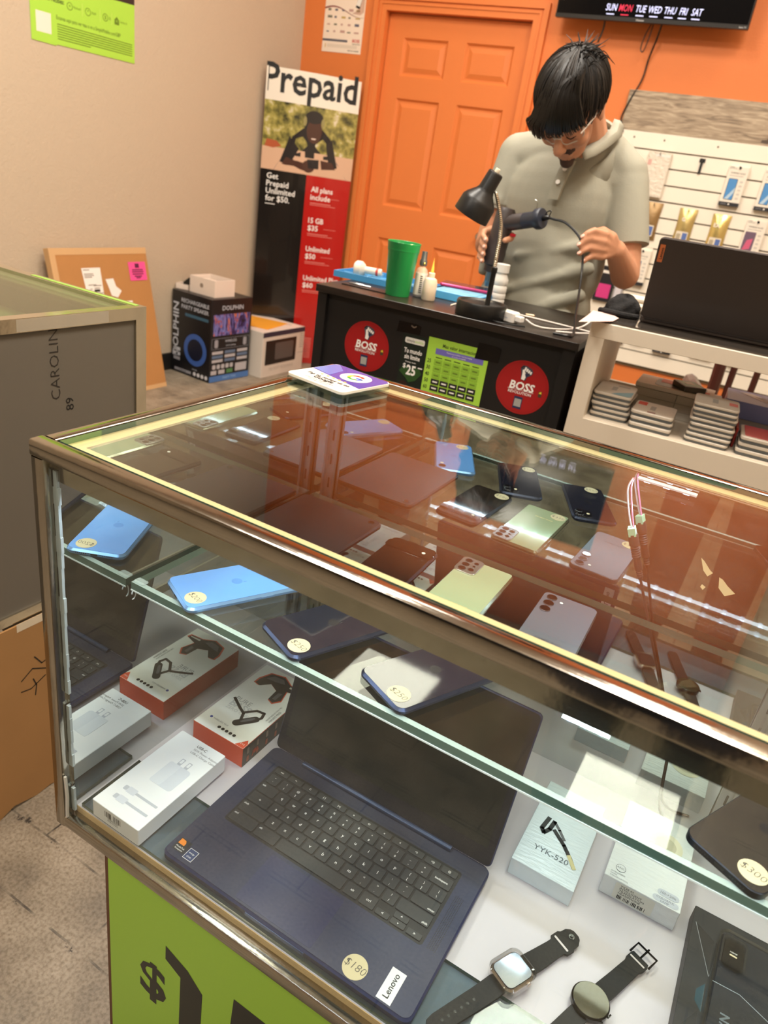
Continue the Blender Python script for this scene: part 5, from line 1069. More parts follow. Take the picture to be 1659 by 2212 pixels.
for a, b2, c_, d_ in ((.236, .300, -.072, -.045), (.452, .512, -.092, -.052)): obj('tape', G().poly([(a, c_), (b2, c_ + .003), (b2 + .002, d_ - .004), (b2 - .01, d_), (a + .004, d_)], bt_, TR(0, .0166 if a > .3 else .0174, KZT) @ FRONT, .0002), t)
obj('chip', G().tube([(.275, .0165, FZ(-.051)), (.283, .0160, FZ(-.054)), (.289, .0165, FZ(-.050))], .0016, M('bare chip', (120, 104, 90), .6), n=6), t)
ZC = KZT + .0005
def onK(nm, lab, cat, x, y, rz=0, z=ZC, group=None): return thing(nm, lab, cat, TR(x, y, z, rz=rz), group)
# green tumbler
t = onK('tumbler', 'tall green plastic tumbler on the black counter', 'cup', -.3060, 1.283); gp_ = M('green tumbler plastic', (32, 138, 74), .3, coat=.2)
g = G(); g.lathe([(.0005, .001), (.0305, 0), (.0315, .003), (.0390, .105), (.0396, .106), (.0425, .128), (.0432, .1295), (.0428, .1305), (.0415, .1295), (.0380, .106), (.0300, .006), (.0005, .005)], gp_, n=40); obj('cup', g, t)
obj('rim_band', G().lathe([(.0395, .1085), (.0408, .110), (.0412, .113), (.0399, .1125)], gp_, n=40), t)
# spray bottle
t = onK('spray_bottle', 'small clear spray bottle with a grey pump right of the green tumbler', 'bottle', -.2720, 1.337)
clp = M('clear bottle plastic', (226, 206, 190), .1, alpha=.45)
g = G(); g.lathe([(.0005, 0), (.0145, 0), (.0155, .002), (.0155, .062), (.013, .070), (.0075, .075), (.0075, .080)], clp, n=24); obj('bottle', g, t); obj('label', G().lathe([(.0157, .006), (.0158, .006), (.0158, .060), (.0157, .060)], M('label white', (228, 224, 220), .5), n=24), t)
g = G()
for k in range(9): g.quad(.002, .0095, .012 + k * .005, .0145 + k * .005, gp, Matrix.Translation((.0035, -.0158, 0)) @ FRONT @ TR(0, 0, -.0005))
obj('label_print', g, t); g = G(); g.lathe([(.0085, .078), (.0098, .079), (.0098, .090), (.0078, .093), (.0070, .112), (.0066, .113), (.0005, .1135)], M('pump grey', (70, 74, 78), .35), n=20); obj('pump', g, t); obj('nozzle', G().ball((.0065, -.0065, .084), (.0035, .0035, .0045), M('brass drop', (214, 180, 110), .25, .8), n=10), t)
# dropper bottle
t = onK('dropper_bottle', 'squat translucent dropper bottle with a yellow needle tip on the black counter', 'bottle', -.2335, 1.318)
g = G(); g.lathe([(.0005, 0), (.0165, 0), (.0180, .003), (.0180, .044), (.0150, .053), (.0085, .0565), (.0085, .067), (.0060, .0685)], M('cloudy plastic', (232, 220, 204), .3, alpha=.75, sss=.2), n=28); obj('bottle', g, t); obj('liquid', G().cyl(0, 0, .002, .021, .0165, M('clear liquid', (206, 200, 196), .1, alpha=.7)), t); g = G(); g.lathe([(.0045, .068), (.0035, .080), (.0020, .088), (.0006, .098), (.0004, .104)], M('needle yellow', (238, 186, 80), .3), n=12); obj('needle_tip', g, t)
# blue organiser tray with bits in it
bluet = M('tray blue', (66, 142, 196), .4); lblue = M('mat light blue', (118, 176, 206), .5, var=.04)
TX, TY, TRZ = -.552, 1.352, .10
t = onK('organiser_tray', 'blue divided organiser tray at the left end of the black counter', 'tray', TX, TY, TRZ)
TWi, TDe, THe = .275, .155, .016
g = G(); g.box(0, TWi, 0, TDe, 0, .003, bluet); g.box(0, TWi, 0, .005, .003, THe, bluet); g.box(0, TWi, TDe - .005, TDe, .003, THe, bluet); g.box(0, .005, .005, TDe - .005, .003, THe, bluet); g.box(TWi - .005, TWi, .005, TDe - .005, .003, THe, bluet); obj('tray', g, t)
for x in (.04, .085, .15, .21): obj('divider', G().box(x, x + .003, .005, TDe - .005, .003, .012, lblue), t)
obj('divider', G().box(.005, TWi - .005, .052, .055, .003, .012, lblue), t)
t = onK('torch_head', 'cloudy white round cap and tube lying in the blue tray', 'tool', TX + .055, TY + .06, .25, ZC + .003); pwm = M('ivory plastic', (222, 208, 186), .35)
g = G(); g.lathe([(.018, 0), (.022, .004), (.022, .018), (.016, .026), (.010, .03), (.010, .075), (.008, .078)], pwm, TR(-.02, .0, .0225, ry=PI / 2), 20); obj('body', g, t); obj('face', G().cyl(0, 0, -.001, .001, .018, M('pale grey face', (190, 188, 182), .3), T=TR(-.02, 0, .0225, ry=PI / 2)), t); obj('red_ring', G().lathe([(.0102, .062), (.0112, .063), (.0112, .068), (.0102, .069)], M('ring red', (190, 70, 60), .4), TR(-.02, 0, .0225, ry=PI / 2), 16), t)
for nm, lab, x, y, c, sh in (('green_spool', 'small yellow green spool in the blue tray', .145, .07, (150, 180, 90), 0), ('blue_spool', 'bright blue spool in the blue tray', .168, .075, (40, 100, 190), 0), ('coral_stopper', 'coral coloured stopper in the blue tray beside the tumbler', .178, .028, (236, 120, 90), 1), ('coral_clip', 'coral clip between the tumbler and the spray bottle', .262, .03, (232, 104, 76), 1)):
    P_ = TR(TX, TY, 0, rz=TRZ) @ Vector((x, y, 0)); t = thing(nm, lab, 'small part', TR(P_.x, P_.y, ZC + .0035 if x < .27 else ZC)); m = M(nm + ' plastic', c, .4)
    g = G()
    if sh == 0: g.lathe([(.009, 0), (.009, .003), (.006, .005), (.006, .022), (.010, .024), (.010, .027), (.003, .027)], m, n=16)
    else: g.lathe([(.008, 0), (.011, .002), (.011, .010), (.007, .016), (.004, .018), (.004, .028), (.0005, .029)], m, n=16)
    obj('body', g, t); obj('collar', G().lathe([(.0062, .012), (.0072, .013), (.0072, .016), (.0062, .017)], paper, n=14), t)
t = onK('black_ruler', 'thin black strip with tweezers on the black counter by the tray', 'ruler', -.462, 1.255, .03); obj('strip', G().rbox(0, .135, 0, .050, 0, .002, .003, M('strip dark', (40, 32, 28), .4)), t)
t = thing('tweezers', 'steel tweezers lying on the thin black strip', 'tweezers', TR(-.450, 1.275, ZC + .0022, rz=.15)); g = G(); flat_path(g, [(0, 0), (.03, .004), (.06, .001)], .003, steel, None, .004); g.tube([(0, 0, .002), (.03, .005, .003), (.062, .001, .002)], .0014, steel, n=6); obj('arm', g, t); obj('arm', G().tube([(0, 0, .0025), (.03, -.004, .003), (.062, 0, .002)], .0014, steel, n=6), t)
# light blue repair mat, pink phone
t = onK('repair_mat', 'light blue silicone repair mat behind the dropper bottle', 'mat', -.262, 1.385, .06); g = G(); g.rbox(0, .135, 0, .22, 0, .020, .006, bluet, .001, mt=lblue); obj('mat', g, t); g = G(); g.prism(rr(.015, .12, .02, .20, .01), .020, .0204, M('mat groove', (88, 148, 180), .5)); g.prism(rr(.017, .118, .022, .198, .009), .0204, .0206, lblue); g.quad(.07, .09, .055, .057, ink, z=.0212); obj('groove_print', g, t)
t = thing('pink_phone', 'pink rimmed phone lying on the light blue repair mat', 'phone', TR(-.215, 1.520, ZC + .0216, rz=-1.35)); obj('body', G().rbox(-.036, .036, -.074, .074, 0, .008, .009, M('pink phone frame', (190, 60, 110), .3, .4), .002), t); obj('screen', G().rbox(-.033, .033, -.071, .071, .008, .0084, .007, M('dark phone screen', (54, 44, 62), .1)), t)
# desk lamp
LX, LY = -.062, 1.262; lmb = M('lamp black', (16, 16, 17), .38)
t = onK('desk_lamp', 'black gooseneck desk lamp with a cone shade on the black counter', 'lamp', LX, LY)
g = G(); g.lathe([(.0005, 0), (.059, 0), (.061, .003), (.061, .031), (.059, .0345), (.054, .0345), (.050, .030), (.0005, .0295)], lmb, n=48); obj('base', g, t)
ST0, ST1 = Vector((.014, .0, .029)), Vector((.010, .011, .112)); sq = (ST1 - ST0).to_track_quat('Z', 'Y').to_matrix().to_4x4()
g = G(); g.lathe([(.0062, 0), (.0062, .074), (.0076, .076), (.0076, .086), (.0058, .088)], lmb, Matrix.Translation(ST0) @ sq, 16); obj('stem', g, t)
gn = M('gooseneck steel', (200, 190, 172), .25, 1.0); pp = [Vector(p) for p in (ST1, (.0085, .013, .145), (.0085, .012, .180), (.004, .008, .215), (-.006, .001, .248), (-.016, -.008, .276))]
def cr_(ps, u):
    u *= len(ps) - 1; i = min(int(u), len(ps) - 2); f_ = u - i; p0, p1, p2, p3 = ps[max(i - 1, 0)], ps[i], ps[i + 1], ps[min(i + 2, len(ps) - 1)]
    return .5 * ((2 * p1) + (p2 - p0) * f_ + (2 * p0 - 5 * p1 + 4 * p2 - p3) * f_ * f_ + (3 * p1 - p0 - 3 * p2 + p3) * f_ ** 3)
g = G(); n = 80; vs = []; fs = []
for i in range(n + 1):
    c_ = cr_(pp, i / n); r_ = .0048 if i % 2 else .0040
    for k in range(10): a = 2 * PI * k / 10; vs.append((c_.x + r_ * math.cos(a), c_.y + r_ * math.sin(a), c_.z))
for i in range(n):
    for k in range(10): fs.append((i * 10 + k, i * 10 + (k + 1) % 10, i * 10 + 10 + (k + 1) % 10, i * 10 + 10 + k))
g.add(vs, fs, gn); obj('gooseneck', g, t, 'steel gooseneck')
ax_ = Vector((-.042, -.006, -.100)).normalized(); SH_ = Matrix.Translation((-.027, -.014, .301)) @ ax_.to_track_quat('Z', 'Y').to_matrix().to_4x4()
g = G(); g.lathe([(.0005, -.016), (.0165, -.015), (.0180, -.012), (.0190, .024), (.022, .031), (.037, .048), (.0415, .056), (.043, .090), (.0415, .090), (.040, .058), (.035, .050), (.014, .036), (.0005, .035)], lmb, SH_, 36); obj('shade', g, t)
obj('bulb', G().ball((0, 0, .060), (.020, .020, .024), M('lamp bulb', (255, 214, 150), .4, emit=6), SH_), t); obj('switch', G().lathe([(.005, -.024), (.006, -.022), (.006, -.015)], M('switch ivory', (224, 214, 190), .4), SH_, 12), t)
l = bpy.data.lights.new('desk_bulb', 'SPOT'); l.energy = 3.0; l.color = (1, .74, .42); l.spot_size = 1.9; l.spot_blend = .6; l.shadow_soft_size = .02; lo = bpy.data.objects.new('desk_bulb', l); COL.objects.link(lo); lo.matrix_world = TR(LX, LY, ZC) @ SH_ @ TR(0, 0, .091) @ TR(rx=PI)
# white bottle
t = onK('white_bottle', 'white ribbed plastic bottle behind the desk lamp', 'bottle', -.127, 1.530); wpl = M('milky plastic', (224, 220, 212), .35)
g = G(); g.lathe([(.0005, 0), (.0200, 0), (.0215, .003), (.0215, .010), (.0205, .012), (.0215, .014), (.0215, .026), (.0205, .028), (.0215, .030), (.0215, .044), (.0190, .048), (.0215, .054), (.0215, .064), (.0150, .078), (.0150, .082)], wpl, n=32); obj('bottle', g, t)
g = G(); n = 28; pr = [((.0178 + (.0007 if i % 2 else 0)) * math.cos(2 * PI * i / n), (.0178 + (.0007 if i % 2 else 0)) * math.sin(2 * PI * i / n)) for i in range(n)]; g.prism(pr, .081, .104, wpl, .0015); obj('cap', g, t)
# charger brick and white cables
t = onK('charger_brick', 'white power adapter with a green light right of the lamp base', 'charger', .004, 1.280, -.32); obj('body', G().rbox(-.030, .026, -.014, .014, 0, .026, .006, white, .003), t); obj('green_light', G().rbox(-.004, .004, -.0035, .0035, .026, .0263, .003, M('green led', (90, 235, 110), .4, emit=1.4)), t); obj('plug', G().rbox(.026, .044, -.008, .008, .006, .020, .003, white, .002), t); obj('side_mark', G().quad(-.02, .01, .010, .012, M('pale grey print', (208, 210, 218), .5), front(0, -.0143, 0)), t)
wcab = M('white cable', (226, 214, 206), .4)
for nm, lab, pts in (('white_cable', 'white cable from the adapter looping to the right end of the counter', [(.046, 1.288, .979), (.070, 1.285, .9705), (.10, 1.30, .968), (.135, 1.36, .968), (.150, 1.42, .972), (.158, 1.46, .985), (.148, 1.47, .98)]), ('white_cable', 'white cable loop crossing the counter behind the adapter', [(-.13, 1.36, .968), (-.05, 1.40, .968), (.03, 1.405, .968), (.10, 1.40, .968), (.175, 1.385, .969), (.195, 1.355, .972), (.165, 1.315, .970), (.125, 1.285, .968)]), ('white_cable', 'short white cable lying round the lamp base', [(-.165, 1.315, .967), (-.16, 1.36, .968), (-.10, 1.365, .968), (-.04, 1.35, .968)])):
    tag(obj(nm, G().tube(pts, .0020, wcab, n=8)), lab, 'cable', 'white charging cables')
tag(obj('black_cable', G().tube([(-.03, 1.235, .968), (0, 1.225, .968), (.035, 1.238, .968), (.06, 1.25, .968)], .002, black, n=8)), 'thin black cable in front of the white adapter', 'cable')
tag(obj('shiny_clip', G().rbox(-.012, .012, -.006, .006, 0, .008, .003, M('copper clip', (206, 180, 150), .3, .7), .001, T=TR(.012, 1.42, ZC, rz=.4))), 'small shiny clip behind the white adapter', 'clip')
# ================================================================== white display counter
VT = TR(.2190, 1.2120, 0, rz=math.radians(5.0)); VZ = 1.02; VW, VD = .75, .36; VK = .865
wlm = M('white counter laminate', (214, 202, 184), .45, var=.02, scale=6)
t = thing('white_counter', 'white open fronted display counter filled with tablet boxes at the right', 'counter', VT)
OZ0, OZ1 = .806, .987; B_ = .035
obj('top_panel', G().rbox(0, VW, 0, VD, VZ - .033, VZ, .002, wlm, .001), t); obj('side_panel', G().box(0, B_, .0, VD, 0, VZ - .033, wlm), t); obj('side_panel', G().box(VW - B_, VW, .0, VD, 0, VZ - .033, wlm), t)
obj('shelf_panel', G().box(B_, VW - B_, .012, VD, OZ0 - .022, OZ0, wlm), t); obj('front_apron', G().box(B_, VW - B_, .0, .014, .02, OZ0 - .001, wlm), t); obj('rear_ledge', G().box(B_, VW - B_, VD - .016, VD, OZ0, OZ0 + .028, wlm), t)
obj('top_glass', G().box(.01, VW - .01, .01, VD - .01, VZ, VZ + .004, M('smoked top', (70, 64, 58), .12, coat=.6)), t)
tbw = M('tablet box grey white', (200, 190, 176), .45); tbt = M('tablet box teal', (84, 150, 170), .4); tbr = M('tablet box red', (200, 60, 52), .4); tbg = M('tablet box slate', (92, 96, 98), .4)
def tbox(lab, x, y, z, rz, W_, D_, H_, kind, group):
    x, y, W_, D_ = x * VK, y * VK, W_ * VK, D_ * VK
    P_ = VT @ TR(x, y, 0); b_ = thing('tablet_box', lab, 'box', VT @ TR(x, y, z, rz=rz), group)
    obj('lid', G().rbox(-W_ / 2, W_ / 2, -D_ / 2, D_ / 2, H_ * .45, H_, .010, tbw, .0015), b_); obj('base', G().rbox(-W_ / 2 + .002, W_ / 2 - .001, -D_ / 2 + .002, D_ / 2 - .002, 0, H_ * .45, .008, tbg, .0005), b_)
    g = G()
    if kind == 'teal': g.poly([(-.004, -D_ / 2 + .004), (W_ / 2 - .010, -D_ / 2 + .004), (W_ / 2 - .003, -D_ / 2 + .012), (W_ / 2 - .003, -D_ / 2 + .062), (.008, -D_ / 2 + .026)], tbt, z=H_ + .0004); g.quad(0, W_ / 2 - .016, .03, .042, M('tablet box print', (140, 136, 130), .4), z=H_ + .0004)
    elif kind == 'red': g.quad(W_ / 2 - .022, W_ / 2 - .004, -.012, .018, tbr, z=H_ + .0004)
    elif kind == 'redl': g.quad(-W_ / 2 + .006, -W_ / 2 + .026, .012, D_ / 2 - .010, tbr, z=H_ + .0004); g.quad(-.012, .006, -D_ / 2 + .006, -D_ / 2 + .016, M('maroon label', (120, 60, 56), .4), z=H_ + .0004)
    elif kind == 'redtop': g.rbox(-W_ / 2 + .008, W_ / 2 - .004, -D_ / 2 + .012, D_ / 2 - .004, H_, H_ + .0006, .006, M('pink red lid', (196, 84, 88), .4))
    g.quad(-.010, .002, -.02, .02, M('tablet box print', (140, 136, 130), .4), z=H_ + .0003); obj('print', g, b_)
    return b_
random.seed(5)
def stack(x, y, n, W_, D_, H_, kind, desc, group, tw=.03, z0=OZ0):
    H_ *= VK
    names = ['lowest', 'second', 'third', 'fourth', 'fifth', 'sixth', 'seventh', 'eighth', 'ninth']
    for k in range(n):
        lab = 'pale tablet box, ' + ('topmost' if k == n - 1 else names[k] + ' from below' if k else 'lowest') + ' of ' + desc
        tbox(lab, x + random.uniform(-.003, .003), y + random.uniform(-.003, .003), z0 + .0004 + k * (H_ + .0004), random.uniform(-tw, tw), W_, D_, H_, kind if k == n - 1 or (kind == 'red' and k == n - 3) else 'plain', group)
stack(.094, .118, 5, .100, .150, .0135, 'teal', 'the left stack with a teal corner', 'tablet boxes in the left stack', .05)
stack(.207, .094, 3, .108, .128, .0150, 'redl', 'the low middle stack with red labels', 'tablet boxes in the low middle stack')
stack(.348, .092, 8, .108, .120, .0125, 'red', 'the tall stack right of the middle', 'tablet boxes in the tall stack')
stack(.475, .092, 3, .108, .130, .0160, 'redtop', 'the far right stack under a pink red lid', 'tablet boxes in the far right stack')
for k in range(3):
    for j in range(2):
        P_ = VT @ TR(.162 + j * .101, .262, OZ0 + .0005 + k * .0190, rz=.0)
        b_ = thing('grey_carton', ('upper', 'middle', 'lowest')[2 - k] + ' grey carton in the ' + ('left' if j == 0 else 'right') + ' pile at the back of the counter shelf', 'box', P_, 'grey cartons at the back of the shelf'); obj('carton', G().rbox(-.050, .050, -.062, .062, 0, .0185, .001, M('grey carton', (186, 178, 164), .6), .0005), b_); obj('flap_seam', G().quad(-.045, .045, -.001, .001, gp, z=.0188), b_)
zt = OZ0 + .0005 + 3 * .0190
t = thing('white_flat_box', 'flat white box with a dark patch on top of the grey cartons', 'box', VT @ TR(.205, .262, zt + .0005, rz=-.03)); obj('carton', G().rbox(-.092, .088, -.058, .058, 0, .010, .002, M('flat box white', (222, 210, 196), .5), .0006), t); g = G(); g.prism(rr(-.050, .070, -.045, .040, .012), 0, .0004, tbg, T=TR(0, 0, .0101)); g.quad(-.04, -.01, .0, .045, M('coral print', (206, 96, 74), .5), z=.0108); g.quad(.05, .078, -.02, .0, M('coral print', (206, 96, 74), .5), z=.0108); obj('print', g, t)
t = thing('green_card_box', 'small dark box with a pale green square label on the flat white box', 'box', VT @ TR(.232, .250, zt + .0112, rz=.5)); obj('carton', G().rbox(-.028, .028, -.034, .034, 0, .013, .003, M('card box dark', (82, 76, 66), .4), .001), t); obj('label', G().quad(-.022, .022, -.026, .026, M('label mint', (120, 170, 130), .4), z=.0132), t); obj('label_square', G().quad(-.012, .012, -.008, .016, M('label pale', (200, 206, 186), .4), z=.0136), t)
for k in range(2):
    t = thing('blue_pack', ('topmost' if k else 'lower') + ' wide blue pack behind the tall stack of tablet boxes', 'box', VT @ TR(.432, .262, OZ0 + .0005 + k * .040, rz=.0), 'wide blue packs'); bl_ = M('pack blue lavender', (118, 130, 190), .35); obj('carton', G().rbox(-.112, .112, -.070, .070, 0, .0395, .003, bl_ if k else M('pack grey side', (150, 146, 150), .4), .001), t); g = G(); g.poly([(-.085, .04), (-.055, .05), (.045, -.05), (.01, -.062)], M('pack white print', (222, 222, 226), .4), z=.0400); g.poly([(-.05, .02), (-.03, .026), (.01, -.03), (-.01, -.036)], M('pack slate print', (110, 116, 140), .4), z=.0403); obj('print', g, t)
t = thing('red_case', 'dark red phone case standing between the right hand stacks', 'case', VT @ TR(.3560, .110, OZ0 + .0005)); obj('shell', G().rbox(-.003, .003, -.036, .036, 0, .044, .003, M('case red', (140, 44, 36), .4), .001), t); obj('hole', G().cyl(0, 0, 0, .0004, .006, black, T=TR(-.0042, .022, .038, ry=-PI / 2)), t)
# laptop on the white counter, lid turned to us
t = thing('laptop', 'charcoal laptop seen from behind its lid on the white counter', 'laptop', VT @ TR(.240, .112, VZ + .0044, rz=.02)); chl = M('charcoal lid', (60, 52, 48), .42, .2)
obj('base', G().rbox(-.155, .155, 0, .205, 0, .015, .012, chl, .003), t, None)
LT = TR(0, .004, .014, rx=math.radians(22)); g = G(); g.prism(rr(-.155, .155, 0, .184, .010, 5), 0, .007, chl, .0015, T=LT @ FRONT); ld = obj('lid', g, t)
obj('hinge', G().prism([(.008 * math.cos(a * PI / 6), .008 * math.sin(a * PI / 6)) for a in range(12)], -.145, .145, M('hinge shade', (44, 38, 36), .5), T=TR(0, .006, .012, ry=PI / 2)), t)
g = G(); A = LT @ front(0, -.0076, 0); g.rbox(-.1505, -.140, .132, .170, -.0002, .0003, .001, M('copper tag', (206, 118, 70), .35, .3), T=A); g.text('Lenovo', .0085, ink, A @ TR(-.1453, .151, .0006, rz=PI / 2), bold=.012, y=-.0035); obj('maker_tag', g, ld, 'copper coloured maker tag')
obj('screen', G().quad(-.148, .148, .010, .176, M('laptop screen glow', (120, 126, 140), .4), LT @ TR(0, .0006, 0) @ Euler((PI / 2, 0, PI)).to_matrix().to_4x4()), ld)
# black knit cap, pink slip, pale paper
t = thing('knit_hat', 'crumpled black knit hat on the white counter beside the laptop', 'hat', VT @ TR(.034, .150, VZ + .0044)); capm = M('black cloth', (14, 13, 14), .9, bump=.5, scale=90)
vs = []; fs = []; n = 26
for j in range(13):
    ph_ = PI / 2 * j / 12
    for i in range(n):
        a = 2 * PI * i / n; rr_ = 1 + .12 * math.sin(3 * a + j * .5) + .07 * math.sin(5 * a - j * .9) + .04 * math.sin(9 * a + j)
        vs.append((.041 * math.cos(ph_) * rr_ * math.cos(a) + .008 * math.sin(ph_), .037 * math.cos(ph_) * rr_ * math.sin(a), .046 * math.sin(ph_) * (1 + .10 * math.sin(2 * a + 1))))
for j in range(12):
    for i in range(n): fs.append((j * n + i, j * n + (i + 1) % n, (j + 1) * n + (i + 1) % n, (j + 1) * n + i))
fs.append(tuple(reversed(range(n)))); g = G(); g.add(vs, fs, capm); obj('crown', g, t); obj('brim_fold', G().tube([(-.042, -.024, .006), (-.018, -.040, .008), (.018, -.040, .007), (.044, -.022, .006)], .0062, capm), t)
t = thing('pink_slip', 'pale pink paper slip bridging the two counters', 'paper', TR(.232, 1.275, VZ + .0046, rz=.35)); g = G(); g.add([(-.072, -.148, .001), (.008, -.060, .002), (.028, .0, .003), (.020, .06, .001), (-.025, .05, .004), (-.045, -.04, .003)], [(0, 1, 5), (1, 2, 5), (2, 4, 5), (2, 3, 4)], M('pink paper', (232, 190, 178), .6)); obj('sheet', g, t)
t = thing('white_cloth', 'folded pale cloth behind the black knit hat', 'cloth', VT @ TR(.046, .285, VZ + .0044)); g = G(); g.rbox(-.045, .045, -.03, .03, 0, .022, .012, M('pale cloth', (222, 208, 188), .8, bump=.3, scale=50), .006); obj('fold', g, t); obj('fold', G().rbox(-.035, .040, -.022, .026, .022, .036, .010, M('pale cloth', (222, 208, 188), .8), .005), t)
# brown chair behind the white counter
chw = M('dark red wood', (74, 36, 28), .4, coat=.3)
t = thing('wooden_chair', 'dark red brown wooden chair with a spindled back behind the white counter', 'chair', TR(.60, 2.62, 0, rz=math.radians(192)))
obj('seat', G().rbox(-.24, .24, -.22, .22, .42, .47, .04, M('chair seat brown', (66, 40, 32), .6), .012), t)
for sx in (-1, 1):
    obj('leg', G().tube([(sx * .22, -.20, 0), (sx * .22, -.20, .42)], .020, chw, smooth=False), t); obj('leg', G().tube([(sx * .22, .20, 0), (sx * .22, .22, .45), (sx * .235, .27, .98)], .020, chw), t)
    obj('arm_rest', G().tube([(sx * .235, .22, .66), (sx * .26, .0, .675), (sx * .26, -.17, .665), (sx * .235, -.21, .61)], .028, chw), t); obj('arm_post', G().tube([(sx * .24, -.17, .45), (sx * .25, -.16, .65)], .016, chw, smooth=False), t)
obj('top_rail', G().tube([(-.25, .265, .97), (0, .31, 1.0), (.25, .265, .97)], .026, chw), t)
for k in range(6): obj('spindle', G().tube([(-.18 + k * .072, .225, .46), (-.19 + k * .076, .29, .97)], .011, chw, smooth=False), t)
# ================================================================== the shop assistant
def capsule(g, p0, r0, p1, r1, n=14):
    p0, p1 = Vector(p0), Vector(p1); d = p1 - p0; L = d.length; k = 6
    prof = [(max(r0 * math.sin(PI / 2 * i / k), 1e-6), -r0 * math.cos(PI / 2 * i / k)) for i in range(k + 1)] + [(max(r1 * math.cos(PI / 2 * i / k), 1e-6), L + r1 * math.sin(PI / 2 * i / k)) for i in range(k + 1)]
    g.lathe(prof, white, Matrix.Translation(p0) @ d.to_track_quat('Z', 'Y').to_matrix().to_4x4(), n)
def blob(name, build, voxel, m, smooth=3, cut=None):
    g = G(); build(g); ob = bpy.data.objects.new('tmp', mesh('tmp', g, False)); COL.objects.link(ob)
    md = ob.modifiers.new('r', 'REMESH'); md.mode = 'VOXEL'; md.voxel_size = voxel
    if smooth: sm = ob.modifiers.new('s', 'SMOOTH'); sm.factor = .5; sm.iterations = smooth
    me = bpy.data.meshes.new_from_object(ob.evaluated_get(bpy.context.evaluated_depsgraph_get())); bpy.data.objects.remove(ob)
    if cut:
        bm = bmesh.new(); bm.from_mesh(me); bmesh.ops.delete(bm, geom=[v for v in bm.verts if cut(v.co)], context='VERTS'); bm.to_mesh(me); bm.free()
    me.materials.clear(); me.materials.append(m); me.name = name
    me.polygons.foreach_set('material_index', [0] * len(me.polygons)); me.polygons.foreach_set('use_smooth', [True] * len(me.polygons)); me.update()
    return me
pr = thing('person', 'person with dark hair in a sage grey polo shirt bending over the black counter', 'person', TR(0, 0, 0))
HS = Vector((-.054, 1.578, 1.456)); hf = Vector((.03, -.58, -.815)).normalized(); hu = (Vector((.0, 0, 1)) - hf * hf.z); hu = (hu + Vector((-.06, 0, 0))); hu = (hu - hf * hu.dot(hf)).normalized(); hl = hu.cross(hf)
HM = Matrix(((hl.x, hf.x, hu.x, HS.x), (hl.y, hf.y, hu.y, HS.y), (hl.z, hf.z, hu.z, HS.z), (0, 0, 0, 1))) @ Matrix.Diagonal((.95, .95, .95, 1))
h_ = lambda x, y, z: HM @ Vector((x, y, z))
SHL, SHR = Vector((.076, 1.80, 1.312)), Vector((-.248, 1.80, 1.345))
ELL, ELR = Vector((.148, 1.755, 1.085)), Vector((-.275, 1.760, 1.095)); WRL, WRR = Vector((.132, 1.640, 1.148)), Vector((-.228, 1.655, 1.128))
FL_ = [[(.112, 1.572, 1.184), (.088, 1.543, 1.189), (.076, 1.531, 1.181), (.069, 1.526, 1.170)], [(.113, 1.566, 1.166), (.084, 1.537, 1.169), (.073, 1.526, 1.161), (.066, 1.521, 1.150)], [(.114, 1.568, 1.147), (.088, 1.540, 1.148), (.078, 1.529, 1.140), (.071, 1.524, 1.130)], [(.117, 1.575, 1.129), (.096, 1.551, 1.128), (.088, 1.542, 1.121), (.082, 1.537, 1.112)]]
TL_ = [(.122, 1.606, 1.180), (.100, 1.585, 1.192), (.084, 1.566, 1.184), (.074, 1.552, 1.171)]
FR_ = [[(-.212, 1.622, 1.142 - k * .0190), (-.226, 1.592, 1.138 - k * .0190), (-.217, 1.566, 1.128 - k * .0188), (-.198, 1.549, 1.119 - k * .0185)] for k in range(4)]
TR_ = [(-.178, 1.632, 1.140), (-.150, 1.608, 1.138), (-.142, 1.582, 1.132), (-.149, 1.560, 1.126)]
def finger(g, P, r0, r1):
    for i in range(len(P) - 1):
        a = r0 + (r1 - r0) * i / (len(P) - 1); b2 = r0 + (r1 - r0) * (i + 1) / (len(P) - 1); capsule(g, P[i], a, P[i + 1], b2, 10)
